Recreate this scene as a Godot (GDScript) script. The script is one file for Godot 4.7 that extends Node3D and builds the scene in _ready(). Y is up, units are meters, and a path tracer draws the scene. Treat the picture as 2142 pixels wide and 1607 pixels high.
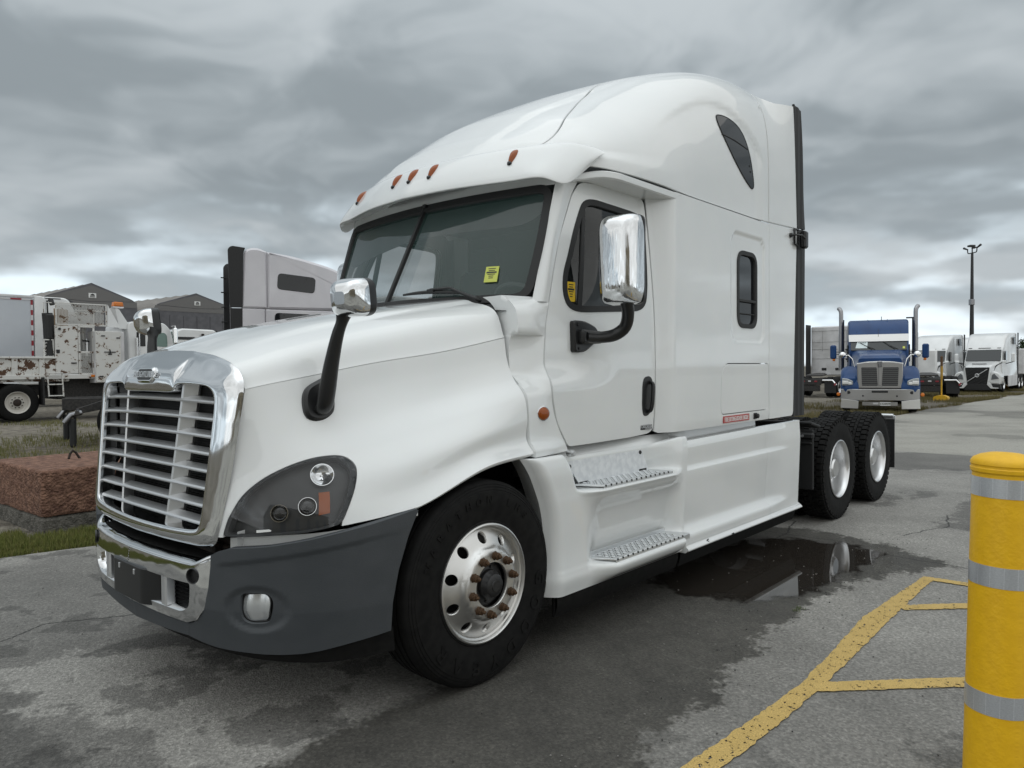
extends Node3D
# A dealer's truck lot under an overcast sky. Truck axis: x runs from bumper to rear, +z is the driver's side, y is up, metres.

class Mb:
	var v := PackedVector3Array()
	var n := PackedVector3Array()
	var t := PackedVector2Array()
	var c := PackedColorArray()
	var ix := PackedInt32Array()
	var xf := Transform3D()
	var tint := Color(0, 0, 0, 0)
	func add(p: Vector3, nn: Vector3, uv := Vector2.ZERO) -> int:
		v.append(xf * p)
		n.append((xf.basis * nn).normalized())
		t.append(uv)
		if tint.a > 0.0:
			c.append(tint)
		return v.size() - 1
	func tri(a: int, b: int, d: int) -> void:
		var g := (v[b] - v[a]).cross(v[d] - v[a])
		if g.dot(n[a] + n[b] + n[d]) > 0.0:
			ix.append(a); ix.append(d); ix.append(b)
		else:
			ix.append(a); ix.append(b); ix.append(d)
	func quad(a: int, b: int, d: int, e: int) -> void:
		tri(a, b, d)
		tri(a, d, e)
	func face(pts: Array, nn: Vector3, uvs: Array = []) -> void:
		var k := []
		for i in pts.size():
			k.append(add(pts[i], nn, uvs[i] if uvs.size() > i else Vector2(pts[i].x, pts[i].y)))
		for i in range(1, pts.size() - 1):
			tri(k[0], k[i], k[i + 1])
	func fq(a: Vector3, b: Vector3, d: Vector3, e: Vector3, hint: Vector3) -> void:
		var g := (d - a).cross(e - b)
		if g.dot(hint) < 0.0:
			g = -g
		face([a, b, d, e], g.normalized())
	func mesh() -> ArrayMesh:
		var m := ArrayMesh.new()
		if v.size() == 0:
			return m
		var a := []
		a.resize(Mesh.ARRAY_MAX)
		a[Mesh.ARRAY_VERTEX] = v
		a[Mesh.ARRAY_NORMAL] = n
		a[Mesh.ARRAY_TEX_UV] = t
		if c.size() == v.size():
			a[Mesh.ARRAY_COLOR] = c
		a[Mesh.ARRAY_INDEX] = ix
		m.add_surface_from_arrays(Mesh.PRIMITIVE_TRIANGLES, a)
		return m
	func mirrored() -> Mb:
		var o := Mb.new()
		for p in v:
			o.v.append(Vector3(p.x, p.y, -p.z))
		for p in n:
			o.n.append(Vector3(p.x, p.y, -p.z))
		o.t = t.duplicate()
		o.c = c.duplicate()
		for i in range(0, ix.size(), 3):
			o.ix.append(ix[i]); o.ix.append(ix[i + 2]); o.ix.append(ix[i + 1])
		return o
	func join(o: Mb) -> void:
		var base := v.size()
		v.append_array(o.v); n.append_array(o.n); t.append_array(o.t); c.append_array(o.c)
		for i in o.ix:
			ix.append(base + i)
	func box(ce: Vector3, s: Vector3, bev := 0.008, b := Basis()) -> Mb:
		var h := s * 0.5
		bev = minf(bev, minf(h.x, minf(h.y, h.z)) * 0.6)
		var q := func(p: Vector3) -> Vector3: return ce + b * p
		for ax in 3:
			var u := (ax + 1) % 3
			var w := (ax + 2) % 3
			for sg in [-1.0, 1.0]:
				var pts := []
				for k in [[-1, -1], [1, -1], [1, 1], [-1, 1]]:
					var p := Vector3.ZERO
					p[ax] = sg * h[ax]
					p[u] = k[0] * (h[u] - bev)
					p[w] = k[1] * (h[w] - bev)
					pts.append(q.call(p))
				var nn := Vector3.ZERO
				nn[ax] = sg
				face(pts, b * nn, [Vector2(0, 0), Vector2(s[u], 0), Vector2(s[u], s[w]), Vector2(0, s[w])])
		if bev <= 0.0:
			return self
		for ax in 3:
			var u := (ax + 1) % 3
			var w := (ax + 2) % 3
			for k in [[-1, -1], [1, -1], [1, 1], [-1, 1]]:
				var pts := []
				for e in [[-1, 0], [1, 0], [1, 1], [-1, 1]]:
					var p := Vector3.ZERO
					p[ax] = e[0] * (h[ax] - bev)
					p[u] = k[0] * (h[u] - (bev if e[1] == 0 else 0.0))
					p[w] = k[1] * (h[w] - (0.0 if e[1] == 0 else bev))
					pts.append(q.call(p))
				var nn := Vector3.ZERO
				nn[u] = k[0]; nn[w] = k[1]
				face(pts, (b * nn).normalized())
		for sx in [-1, 1]:
			for sy in [-1, 1]:
				for sz in [-1, 1]:
					var d := Vector3(sx, sy, sz)
					face([q.call(d * Vector3(h.x, h.y - bev, h.z - bev)), q.call(d * Vector3(h.x - bev, h.y, h.z - bev)), q.call(d * Vector3(h.x - bev, h.y - bev, h.z))], (b * d).normalized())
		return self
	func surf(fn: Callable, u0: float, u1: float, nu: int, v0: float, v1: float, nv: int, sg := 1.0) -> Mb:
		var base := v.size()
		var eu := (u1 - u0) * 0.002
		var ev := (v1 - v0) * 0.002
		for i in nu + 1:
			for j in nv + 1:
				var a := lerpf(u0, u1, i / float(nu))
				var b := lerpf(v0, v1, j / float(nv))
				var p: Vector3 = fn.call(a, b)
				var pu: Vector3 = fn.call(a + eu, b) - fn.call(a - eu, b)
				var pv: Vector3 = fn.call(a, b + ev) - fn.call(a, b - ev)
				add(p, pu.cross(pv).normalized() * sg, Vector2(i / float(nu), j / float(nv)))
		for i in nu:
			for j in nv:
				var k := base + i * (nv + 1) + j
				quad(k, k + nv + 1, k + nv + 2, k + 1)
		return self
	func tube(pts: Array, r, k := 10, caps := true) -> Mb:
		var d: Vector3 = (pts[1] - pts[0]).normalized()
		var side := d.cross(Vector3.UP)
		if side.length() < 0.1:
			side = d.cross(Vector3.RIGHT)
		side = side.normalized()
		var base := v.size()
		var m := pts.size()
		for i in m:
			var dir: Vector3 = (pts[mini(i + 1, m - 1)] - pts[maxi(i - 1, 0)]).normalized()
			side = (side - dir * side.dot(dir)).normalized()
			var up := dir.cross(side)
			var rr: float = r[i] if r is Array else r
			for j in k + 1:
				var a := TAU * j / k
				var o := side * cos(a) + up * sin(a)
				add(pts[i] + o * rr, o, Vector2(j / float(k), i))
		for i in m - 1:
			for j in k:
				var q := base + i * (k + 1) + j
				quad(q, q + 1, q + k + 2, q + k + 1)
		if caps:
			for e in [0, m - 1]:
				var dir: Vector3 = (pts[1] - pts[0]).normalized() * -1.0 if e == 0 else (pts[m - 1] - pts[m - 2]).normalized()
				var cc := add(pts[e], dir)
				var ring := []
				for j in k + 1:
					ring.append(add(xf.affine_inverse() * v[base + e * (k + 1) + j], dir))
				for j in k:
					tri(cc, ring[j], ring[j + 1])
		return self
	# Turns a profile of (radius, height) about the local z axis; breaks the shading at corners sharper than 35 degrees.
	func lathe(prof: Array, at: Transform3D, k := 32) -> Mb:
		var m := prof.size()
		for i in m - 1:
			var a: Vector2 = prof[i]
			var b: Vector2 = prof[i + 1]
			if a.is_equal_approx(b):
				continue
			var nn := Vector2((b - a).y, -(b - a).x).normalized()
			var na := nn
			var nb := nn
			if i > 0:
				var q: Vector2 = (a - prof[i - 1])
				var pn := Vector2(q.y, -q.x).normalized()
				if pn.dot(nn) > 0.82:
					na = (pn + nn).normalized()
			if i < m - 2:
				var q: Vector2 = (prof[i + 2] - b)
				var pn := Vector2(q.y, -q.x).normalized()
				if pn.dot(nn) > 0.82:
					nb = (pn + nn).normalized()
			var base := v.size()
			for j in k + 1:
				var an := TAU * j / k
				var e := Vector3(cos(an), sin(an), 0)
				add(at * (e * a.x + Vector3(0, 0, a.y)), at.basis * (e * na.x + Vector3(0, 0, na.y)), Vector2(j / float(k), i))
				add(at * (e * b.x + Vector3(0, 0, b.y)), at.basis * (e * nb.x + Vector3(0, 0, nb.y)), Vector2(j / float(k), i + 1))
			for j in k:
				quad(base + j * 2, base + j * 2 + 2, base + j * 2 + 3, base + j * 2 + 1)
		return self
	# A flat outline pushed out along local z from z0 to z1, its front edge chamfered.
	func prism(pts: PackedVector2Array, z0: float, z1: float, at: Transform3D, bev := 0.004) -> Mb:
		if Geometry2D.is_polygon_clockwise(pts):
			pts = pts.duplicate()
			pts.reverse()
		var m := pts.size()
		var ins := PackedVector2Array()
		var nrm := []
		for i in m:
			var a := (pts[i] - pts[(i + m - 1) % m]).normalized()
			var b := (pts[(i + 1) % m] - pts[i]).normalized()
			var nn := Vector2(a.y, -a.x) + Vector2(b.y, -b.x)
			nn = nn.normalized()
			nrm.append(nn)
			ins.append(pts[i] - nn * bev)
		var tr := Geometry2D.triangulate_polygon(pts)
		var sgn := signf(z1 - z0)
		for side in 2:
			var base := v.size()
			for i in m:
				var p: Vector2 = ins[i] if side == 1 else pts[i]
				add(at * Vector3(p.x, p.y, z1 if side == 1 else z0), at.basis * Vector3(0, 0, sgn if side == 1 else -sgn), p)
			for i in range(0, tr.size(), 3):
				tri(base + tr[i], base + tr[i + 1], base + tr[i + 2])
		var zb := z1 - sgn * bev
		for i in m:
			var j := (i + 1) % m
			var e := (pts[j] - pts[i]).normalized()
			var en := Vector2(e.y, -e.x)
			var na: Vector2 = nrm[i] if nrm[i].dot(en) > 0.85 else en
			var nb: Vector2 = nrm[j] if nrm[j].dot(en) > 0.85 else en
			var q := [add(at * Vector3(pts[i].x, pts[i].y, z0), at.basis * Vector3(na.x, na.y, 0)), add(at * Vector3(pts[j].x, pts[j].y, z0), at.basis * Vector3(nb.x, nb.y, 0)), add(at * Vector3(pts[j].x, pts[j].y, zb), at.basis * Vector3(nb.x, nb.y, 0)), add(at * Vector3(pts[i].x, pts[i].y, zb), at.basis * Vector3(na.x, na.y, 0))]
			quad(q[0], q[1], q[2], q[3])
			if bev > 0.0:
				var ba := Vector3(na.x, na.y, sgn).normalized()
				var bb := Vector3(nb.x, nb.y, sgn).normalized()
				q = [add(at * Vector3(pts[i].x, pts[i].y, zb), at.basis * ba), add(at * Vector3(pts[j].x, pts[j].y, zb), at.basis * bb), add(at * Vector3(ins[j].x, ins[j].y, z1), at.basis * bb), add(at * Vector3(ins[i].x, ins[i].y, z1), at.basis * ba)]
				quad(q[0], q[1], q[2], q[3])
		return self
	func nrm_of(fn: Callable, p: Vector2, e: float, sg: float) -> Vector3:
		var pu: Vector3 = fn.call(p.x + e, p.y) - fn.call(p.x - e, p.y)
		var pv: Vector3 = fn.call(p.x, p.y + e) - fn.call(p.x, p.y - e)
		return pu.cross(pv).normalized() * sg
	# A curved sheet fn(u, v) trimmed by an outline and by holes in (u, v); its edges are folded inward by «fold» metres.
	func patch(fn: Callable, outline: PackedVector2Array, holes: Array, du: float, dv: float, sg := 1.0, fold := 0.016, eps := 0.003) -> Mb:
		var lo := outline[0]
		var hi := outline[0]
		for p in outline:
			lo = lo.min(p)
			hi = hi.max(p)
		var nx := maxi(1, ceili((hi.x - lo.x) / du))
		var ny := maxi(1, ceili((hi.y - lo.y) / dv))
		var cs := Vector2((hi.x - lo.x) / nx, (hi.y - lo.y) / ny)
		var marks := PackedByteArray()
		marks.resize(nx * ny)
		var loops := [outline] + holes
		for l in loops:
			for i in l.size():
				var a: Vector2 = l[i]
				var b: Vector2 = l[(i + 1) % l.size()]
				var steps := maxi(1, ceili(maxf(absf(b.x - a.x) / cs.x, absf(b.y - a.y) / cs.y) * 5.0))
				for s in steps + 1:
					var g := (a.lerp(b, s / float(steps)) - lo) / cs
					for ox in [-0.02, 0.02]:
						for oy in [-0.02, 0.02]:
							var gx := floori(g.x + ox)
							var gy := floori(g.y + oy)
							if gx >= 0 and gy >= 0 and gx < nx and gy < ny:
								marks[gx * ny + gy] = 1
		var seen := {}
		var vert := func(p: Vector2) -> int:
			var key := Vector2i(roundi(p.x * 40000.0), roundi(p.y * 40000.0))
			if not seen.has(key):
				seen[key] = add(fn.call(p.x, p.y), nrm_of(fn, p, eps, sg), p)
			return seen[key]
		for i in nx:
			for j in ny:
				var a := lo + Vector2(i, j) * cs
				var cell := PackedVector2Array([a, a + Vector2(cs.x, 0), a + cs, a + Vector2(0, cs.y)])
				if marks[i * ny + j] == 0:
					var mid := a + cs * 0.5
					var inside := Geometry2D.is_point_in_polygon(mid, outline)
					for h in holes:
						if inside and Geometry2D.is_point_in_polygon(mid, h):
							inside = false
					if inside:
						quad(vert.call(cell[0]), vert.call(cell[1]), vert.call(cell[2]), vert.call(cell[3]))
					continue
				var polys := Geometry2D.intersect_polygons(cell, outline)
				for h in holes:
					var nxt := []
					for pl in polys:
						for q in Geometry2D.clip_polygons(pl, h):
							if not Geometry2D.is_polygon_clockwise(q):
								nxt.append(q)
					polys.assign(nxt)
				for pl in polys:
					var tr := Geometry2D.triangulate_polygon(pl)
					for k in range(0, tr.size(), 3):
						tri(vert.call(pl[tr[k]]), vert.call(pl[tr[k + 1]]), vert.call(pl[tr[k + 2]]))
		if fold != 0.0:
			for l in loops:
				var is_hole: bool = l != outline
				var cw := Geometry2D.is_polygon_clockwise(l)
				var ring := []
				for i in l.size():
					var a: Vector2 = l[i]
					var b: Vector2 = l[(i + 1) % l.size()]
					var steps := maxi(1, ceili(maxf(absf(b.x - a.x) / du, absf(b.y - a.y) / dv)))
					for s in steps:
						ring.append(a.lerp(b, s / float(steps)))
				for i in ring.size():
					var a: Vector2 = ring[i]
					var b: Vector2 = ring[(i + 1) % ring.size()]
					var pa: Vector3 = fn.call(a.x, a.y)
					var pb: Vector3 = fn.call(b.x, b.y)
					var na := nrm_of(fn, a, eps, sg)
					var nb := nrm_of(fn, b, eps, sg)
					var side := (pb - pa).cross(na).normalized()
					if cw != is_hole:
						side = -side
					side *= sg
					var q := [add(pa, (na + side).normalized()), add(pb, (nb + side).normalized()), add(pb - nb * fold, side), add(pa - na * fold, side)]
					quad(q[0], q[1], q[2], q[3])
		return self

# ---- small helpers ----
var M := {}
var names := {}

func numbered(called: String) -> String:
	var k: int = names.get(called, 0)
	names[called] = k + 1
	return called if k == 0 else "%s_%03d" % [called, k]

func part(called: String, mb, mat: Material, parent: Node, label := "") -> MeshInstance3D:
	var o := MeshInstance3D.new()
	o.name = called
	o.mesh = mb.mesh() if mb is Mb else mb
	o.material_override = mat
	if label:
		o.set_meta("label", label)
	parent.add_child(o, true)
	return o

func thing(called: String, label: String, category: String, at := Vector3.ZERO, turn := 0.0, group := "") -> Node3D:
	var o := Node3D.new()
	o.name = numbered(called)
	o.set_meta("label", label)
	o.set_meta("category", category)
	if group:
		o.set_meta("group", group)
	add_child(o)
	o.position = at
	o.rotation.y = turn
	return o

func single(called: String, mb, mat: Material, label: String, category: String, group := "") -> MeshInstance3D:
	var o := part(numbered(called), mb, mat, self, label)
	o.set_meta("category", category)
	if group:
		o.set_meta("group", group)
	return o

func struct(called: String, mb, mat: Material, label: String, category := "ground") -> MeshInstance3D:
	var o := part(numbered(called), mb, mat, self, label)
	o.set_meta("kind", "structure")
	o.set_meta("category", category)
	return o

func lin(r: float, g: float, b: float, a := 1.0) -> Color:
	var c := Color(r, g, b).linear_to_srgb()
	c.a = a
	return c

func mat(called: String, col: Color, rough := 0.6, metal := 0.0, extra := {}) -> StandardMaterial3D:
	var m := StandardMaterial3D.new()
	m.resource_name = called
	m.albedo_color = col
	m.roughness = rough
	m.metallic = metal
	for k in extra:
		m.set(k, extra[k])
	if col.a < 0.999:
		m.transparency = BaseMaterial3D.TRANSPARENCY_ALPHA
	M[called] = m
	return m

func cub(xs: Array, ys: Array, x: float) -> float:
	var k := xs.size()
	if x <= xs[0]:
		return ys[0] + (x - xs[0]) * (ys[1] - ys[0]) / (xs[1] - xs[0])
	var i := 0
	while i < k - 2 and x > xs[i + 1]:
		i += 1
	var d: float = xs[i + 1] - xs[i]
	var t: float = (x - xs[i]) / d
	var m0: float = (ys[i + 1] - ys[i]) / d if i == 0 else (ys[i + 1] - ys[i - 1]) / (xs[i + 1] - xs[i - 1])
	var m1: float = (ys[i + 1] - ys[i]) / d if i == k - 2 else (ys[i + 2] - ys[i]) / (xs[i + 2] - xs[i])
	if t > 1.0:
		return ys[k - 1] + (x - xs[k - 1]) * m1
	var t2 := t * t
	var t3 := t2 * t
	return (2 * t3 - 3 * t2 + 1) * ys[i] + (t3 - 2 * t2 + t) * m0 * d + (-2 * t3 + 3 * t2) * ys[i + 1] + (t3 - t2) * m1 * d

func cr_at(P: Array, t: float):
	var k := P.size()
	var i := clampi(floori(t), 0, k - 2)
	var f := t - i
	var b = P[i]
	var c = P[i + 1]
	var a = P[i - 1] if i > 0 else P[0] * 2.0 - P[1]
	var d = P[i + 2] if i + 2 < k else P[k - 1] * 2.0 - P[k - 2]
	return (b * 2.0 + (c - a) * f + (a * 2.0 - b * 5.0 + c * 4.0 - d) * f * f + (b * 3.0 - a - c * 3.0 + d) * f * f * f) * 0.5

func grid_at(G: Array, u: float, v: float) -> Vector3:
	var i := clampi(floori(u), 0, G.size() - 2)
	var row := []
	var lo := maxi(i - 1, 0)
	var hi := mini(i + 2, G.size() - 1)
	for k in range(lo, hi + 1):
		row.append(cr_at(G[k], v))
	if lo == i:
		row.push_front(row[0] * 2.0 - row[1])
	if hi == i + 1:
		row.append(row[-1] * 2.0 - row[-2])
	var f := u - i
	var a: Vector3 = row[0]
	var b: Vector3 = row[1]
	var c: Vector3 = row[2]
	var d: Vector3 = row[3]
	return (b * 2.0 + (c - a) * f + (a * 2.0 - b * 5.0 + c * 4.0 - d) * f * f + (b * 3.0 - a - c * 3.0 + d) * f * f * f) * 0.5

func loop(pts: Array, per := 6) -> PackedVector2Array:  # a closed smooth outline through the points
	var o := PackedVector2Array()
	var k := pts.size()
	for i in k:
		var a: Vector2 = pts[(i + k - 1) % k]
		var b: Vector2 = pts[i]
		var c: Vector2 = pts[(i + 1) % k]
		var d: Vector2 = pts[(i + 2) % k]
		for s in per:
			var f := s / float(per)
			o.append(0.5 * (2.0 * b + (c - a) * f + (2.0 * a - 5.0 * b + 4.0 * c - d) * f * f + (3.0 * b - a - 3.0 * c + d) * f * f * f))
	return o

func rounded(pts: Array, r, seg := 5) -> PackedVector2Array:  # a polygon with its corners rounded
	var o := PackedVector2Array()
	var k := pts.size()
	for i in k:
		var p: Vector2 = pts[i]
		var a: Vector2 = pts[(i + k - 1) % k] - p
		var b: Vector2 = pts[(i + 1) % k] - p
		var rr: float = r[i] if r is Array else r
		if rr <= 0.0:
			o.append(p)
			continue
		var d := minf(rr, minf(a.length(), b.length()) * 0.49)
		var pa := p + a.normalized() * d
		var pb := p + b.normalized() * d
		for s in seg + 1:
			var f := s / float(seg)
			o.append(pa * (1 - f) * (1 - f) + p * 2.0 * f * (1 - f) + pb * f * f)
	return o

func rrect(w: float, h: float, r: float, seg := 5) -> PackedVector2Array:
	return rounded([Vector2(-w / 2, -h / 2), Vector2(w / 2, -h / 2), Vector2(w / 2, h / 2), Vector2(-w / 2, h / 2)], r, seg)

func rect(x0: float, y0: float, x1: float, y1: float) -> PackedVector2Array:
	return PackedVector2Array([Vector2(x0, y0), Vector2(x1, y0), Vector2(x1, y1), Vector2(x0, y1)])

func circle(r: float, k := 24, c := Vector2.ZERO) -> PackedVector2Array:
	var o := PackedVector2Array()
	for i in k:
		o.append(c + Vector2(cos(TAU * i / k), sin(TAU * i / k)) * r)
	return o

func grown(p: PackedVector2Array, d: float) -> PackedVector2Array:
	var q := Geometry2D.offset_polygon(p, d, Geometry2D.JOIN_ROUND)
	var best := p
	var area := 0.0
	for l in q:
		var r := Rect2(l[0], Vector2.ZERO)
		for e in l:
			r = r.expand(e)
		if r.get_area() > area:
			area = r.get_area()
			best = l
	return best

func V2(a: Array) -> Array:
	var o := []
	for i in range(0, a.size(), 2):
		o.append(Vector2(a[i], a[i + 1]))
	return o

func frame_at(p: Vector3, z: Vector3, up := Vector3.UP) -> Transform3D:  # local z looks along «z»
	z = z.normalized()
	var x := up.cross(z).normalized()
	return Transform3D(Basis(x, z.cross(x), z), p)

func text_mesh(s: String, size: float, depth: float, bold := true) -> Array:  # [mesh arrays, width]
	var f := SystemFont.new()
	f.font_names = PackedStringArray(["Droid Sans"])
	f.font_weight = 700 if bold else 400
	var t := TextMesh.new()
	t.text = s
	t.font = f
	t.font_size = 32
	t.pixel_size = size / 23.0
	t.depth = depth
	t.curve_step = 2.0
	return [t.surface_get_arrays(0) if t.get_surface_count() > 0 else [], t.get_aabb().size.x]

func add_text(mb: Mb, s: String, size: float, depth: float, at: Transform3D, squeeze := 1.0) -> void:
	var ta := text_mesh(s, size, depth)
	if ta[0].is_empty():
		return
	var base := mb.v.size()
	var vs: PackedVector3Array = ta[0][Mesh.ARRAY_VERTEX]
	var ns: PackedVector3Array = ta[0][Mesh.ARRAY_NORMAL]
	for i in vs.size():
		mb.add(at * (vs[i] * Vector3(squeeze, 1, 1)), at.basis * ns[i])
	var ti: PackedInt32Array = ta[0][Mesh.ARRAY_INDEX]
	for i in range(0, ti.size(), 3):
		mb.tri(base + ti[i], base + ti[i + 1], base + ti[i + 2])

func noise(sd: int, freq: float, oct := 4) -> FastNoiseLite:
	var n := FastNoiseLite.new()
	n.seed = sd
	n.frequency = freq
	n.fractal_octaves = oct
	n.noise_type = FastNoiseLite.TYPE_SIMPLEX_SMOOTH
	return n

func tile(sd: int, freq: float, oct: int, size: int) -> PackedByteArray:
	var im := noise(sd, freq, oct).get_seamless_image(size, size)
	im.convert(Image.FORMAT_L8)
	return im.get_data()

func tex_of(size_x: int, size_y: int, data: PackedByteArray) -> ImageTexture:
	var im := Image.create_from_data(size_x, size_y, false, Image.FORMAT_RGB8, data)
	return ImageTexture.create_from_image(im)

# A texture that goes between two linear colours by a tiled noise, pushed by a contrast.
func blend_tex(sd: int, freq: float, oct: int, a: Color, b: Color, contrast := 1.0, mid := 0.5, size := 256) -> ImageTexture:
	var d := tile(sd, freq, oct, size)
	var lut := []
	for i in 256:
		var f := clampf((i / 255.0 - mid) * contrast + 0.5, 0, 1)
		var c := Color(lerpf(a.r, b.r, f), lerpf(a.g, b.g, f), lerpf(a.b, b.b, f)).linear_to_srgb()
		lut.append([int(c.r * 255), int(c.g * 255), int(c.b * 255)])
	var o := PackedByteArray()
	o.resize(d.size() * 3)
	for i in d.size():
		var l: Array = lut[d[i]]
		o[i * 3] = l[0]
		o[i * 3 + 1] = l[1]
		o[i * 3 + 2] = l[2]
	return tex_of(size, size, o)

func bump_tex(sd: int, freq: float, oct: int, strength: float, size := 256) -> ImageTexture:
	var im := noise(sd, freq, oct).get_seamless_image(size, size)
	im.bump_map_to_normal_map(strength)
	return ImageTexture.create_from_image(im)

func tri_map(m: StandardMaterial3D, scale: float, world := false) -> StandardMaterial3D:
	m.uv1_triplanar = true
	m.uv1_world_triplanar = world
	m.uv1_scale = Vector3.ONE * scale
	return m

func loft(mb: Mb, rings: Array, smooth := false, caps := true) -> Mb:
	var m := rings.size()
	var k: int = rings[0].size()
	if smooth:
		var base := mb.v.size()
		for i in m:
			for j in k + 1:
				var jj := j % k
				var du: Vector3 = rings[mini(i + 1, m - 1)][jj] - rings[maxi(i - 1, 0)][jj]
				var dv: Vector3 = rings[i][(jj + 1) % k] - rings[i][(jj + k - 1) % k]
				mb.add(rings[i][jj], dv.cross(du).normalized(), Vector2(j / float(k), i / float(m)))
		for i in m - 1:
			for j in k:
				var q := base + i * (k + 1) + j
				mb.quad(q, q + 1, q + k + 2, q + k + 1)
	else:
		for j in k:
			var jn := (j + 1) % k
			var base := mb.v.size()
			for i in m:
				var du: Vector3 = rings[mini(i + 1, m - 1)][j] - rings[maxi(i - 1, 0)][j]
				var nn: Vector3 = (rings[i][jn] - rings[i][j]).cross(du).normalized()
				mb.add(rings[i][j], nn, Vector2(0, i))
				mb.add(rings[i][jn], nn, Vector2(1, i))
			for i in m - 1:
				mb.quad(base + i * 2, base + i * 2 + 1, base + i * 2 + 3, base + i * 2 + 2)
	if caps:
		for e in [0, m - 1]:
			var nn: Vector3 = (rings[0][0] - rings[1][0]) if e == 0 else (rings[m - 1][0] - rings[m - 2][0])
			mb.face(rings[e], nn.normalized())
	return mb

# ---- the white truck's body as functions ----
const FEN := [
	[Vector3(-1.03, 1.493, .765), Vector3(-1.045, 1.40, .762), Vector3(-1.065, 1.28, .752), Vector3(-1.085, 1.15, .740), Vector3(-1.105, 1.03, .728), Vector3(-1.125, .93, .715), Vector3(-1.135, .84, .705)],
	[Vector3(-.93, 1.513, .782), Vector3(-.94, 1.40, .80), Vector3(-.95, 1.28, .822), Vector3(-.96, 1.16, .85), Vector3(-.97, 1.05, .885), Vector3(-.985, .95, .90), Vector3(-1.0, .835, .905)],
	[Vector3(-.75, 1.545, .812), Vector3(-.75, 1.43, .84), Vector3(-.75, 1.30, .89), Vector3(-.75, 1.19, .955), Vector3(-.75, 1.08, 1.02), Vector3(-.76, .97, 1.055), Vector3(-.77, .865, 1.07)],
	[Vector3(-.42, 1.605, .86), Vector3(-.42, 1.49, .885), Vector3(-.42, 1.37, .94), Vector3(-.42, 1.255, 1.03), Vector3(-.42, 1.14, 1.12), Vector3(-.42, 1.03, 1.148), Vector3(-.42, .95, 1.19)],
	[Vector3(0, 1.665, .91), Vector3(0, 1.55, .93), Vector3(0, 1.44, .975), Vector3(0, 1.34, 1.075), Vector3(0, 1.24, 1.155), Vector3(0, 1.15, 1.158), Vector3(0, 1.087, 1.21)],
	[Vector3(.40, 1.745, .965), Vector3(.4, 1.62, .985), Vector3(.4, 1.52, 1.03), Vector3(.4, 1.42, 1.11), Vector3(.4, 1.30, 1.13), Vector3(.4, 1.19, 1.122), Vector3(.4, 1.115, 1.175)]]
const HOOD := [
	[Vector3(-1.03, 1.672, 0), Vector3(-1.03, 1.664, .3), Vector3(-1.03, 1.638, .53), Vector3(-1.03, 1.585, .70), Vector3(-1.03, 1.493, .765)],
	[Vector3(-.93, 1.700, 0), Vector3(-.93, 1.694, .3), Vector3(-.93, 1.668, .54), Vector3(-.93, 1.614, .715), Vector3(-.93, 1.513, .782)],
	[Vector3(-.75, 1.752, 0), Vector3(-.75, 1.747, .3), Vector3(-.75, 1.723, .56), Vector3(-.75, 1.664, .74), Vector3(-.75, 1.545, .812)],
	[Vector3(-.42, 1.830, 0), Vector3(-.42, 1.827, .31), Vector3(-.42, 1.806, .585), Vector3(-.42, 1.738, .785), Vector3(-.42, 1.605, .86)],
	[Vector3(0, 1.912, 0), Vector3(0, 1.910, .32), Vector3(0, 1.893, .62), Vector3(0, 1.822, .83), Vector3(0, 1.665, .91)],
	[Vector3(.40, 1.975, 0), Vector3(.4, 1.974, .33), Vector3(.4, 1.962, .66), Vector3(.4, 1.905, .885), Vector3(.4, 1.745, .965)]]
const BUM := [Vector2(-1.225, 0), Vector2(-1.215, .25), Vector2(-1.19, .5), Vector2(-1.145, .70), Vector2(-1.06, .86), Vector2(-.94, 1.0), Vector2(-.80, 1.10), Vector2(-.63, 1.17), Vector2(-.44, 1.205)]

func fen(u: float, v: float) -> Vector3:
	return grid_at(FEN, u, v)

func fen_in(u: float, v: float) -> Vector3:  # the floor of the headlight, set back from the lens
	var p := grid_at(FEN, u, v)
	return p + Vector3(0.045, 0.0, -0.045)

func fen_lens(u: float, v: float) -> Vector3:
	var p := grid_at(FEN, u, v)
	return p + Vector3(-0.004, 0.0, 0.004)

func hood(u: float, v: float) -> Vector3:
	var p := grid_at(HOOD, u, absf(v))
	p.z = absf(p.z) * (1.0 if v >= 0 else -1.0)
	# the raised panel down the middle of the bonnet
	var edge := lerpf(0.50, 0.70, clampf((p.x + 1.0) / 1.4, 0, 1))
	p.y += 0.014 * smoothstep(edge + 0.035, edge - 0.035, absf(p.z)) * smoothstep(-0.95, -0.5, p.x)
	return p

func bum(u: float, v: float) -> Vector3:
	var p: Vector2 = cr_at(BUM, u)
	var x := p.x + 0.03 * clampf((0.55 - v) / 0.25, 0, 1.5)
	# soft ridge under the top edge of the corner piece
	var e: float = smoothstep(2.95, 3.3, u) * smoothstep(7.9, 6.0, u)
	var yc := lerpf(0.735, 0.845, clampf((u - 2.8) / 4.4, 0, 1))
	var k: float = 0.008 * smoothstep(yc - 0.008, yc + 0.018, v) * e
	var d := 0.0
	# hollow round the fog lamp
	var q := Vector2((u - 4.05) * 0.16, v - 0.565)
	d += 0.012 * smoothstep(0.105, 0.075, Vector2(q.x * 0.75, q.y).length())
	return Vector3(x + (d - k) * 0.75, v, p.y + (k - d) * 0.66)

func bum_in(u: float, v: float) -> Vector3:
	var p: Vector2 = cr_at(BUM, u)
	return Vector3(p.x + 0.03, v, p.y - 0.02)

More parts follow.
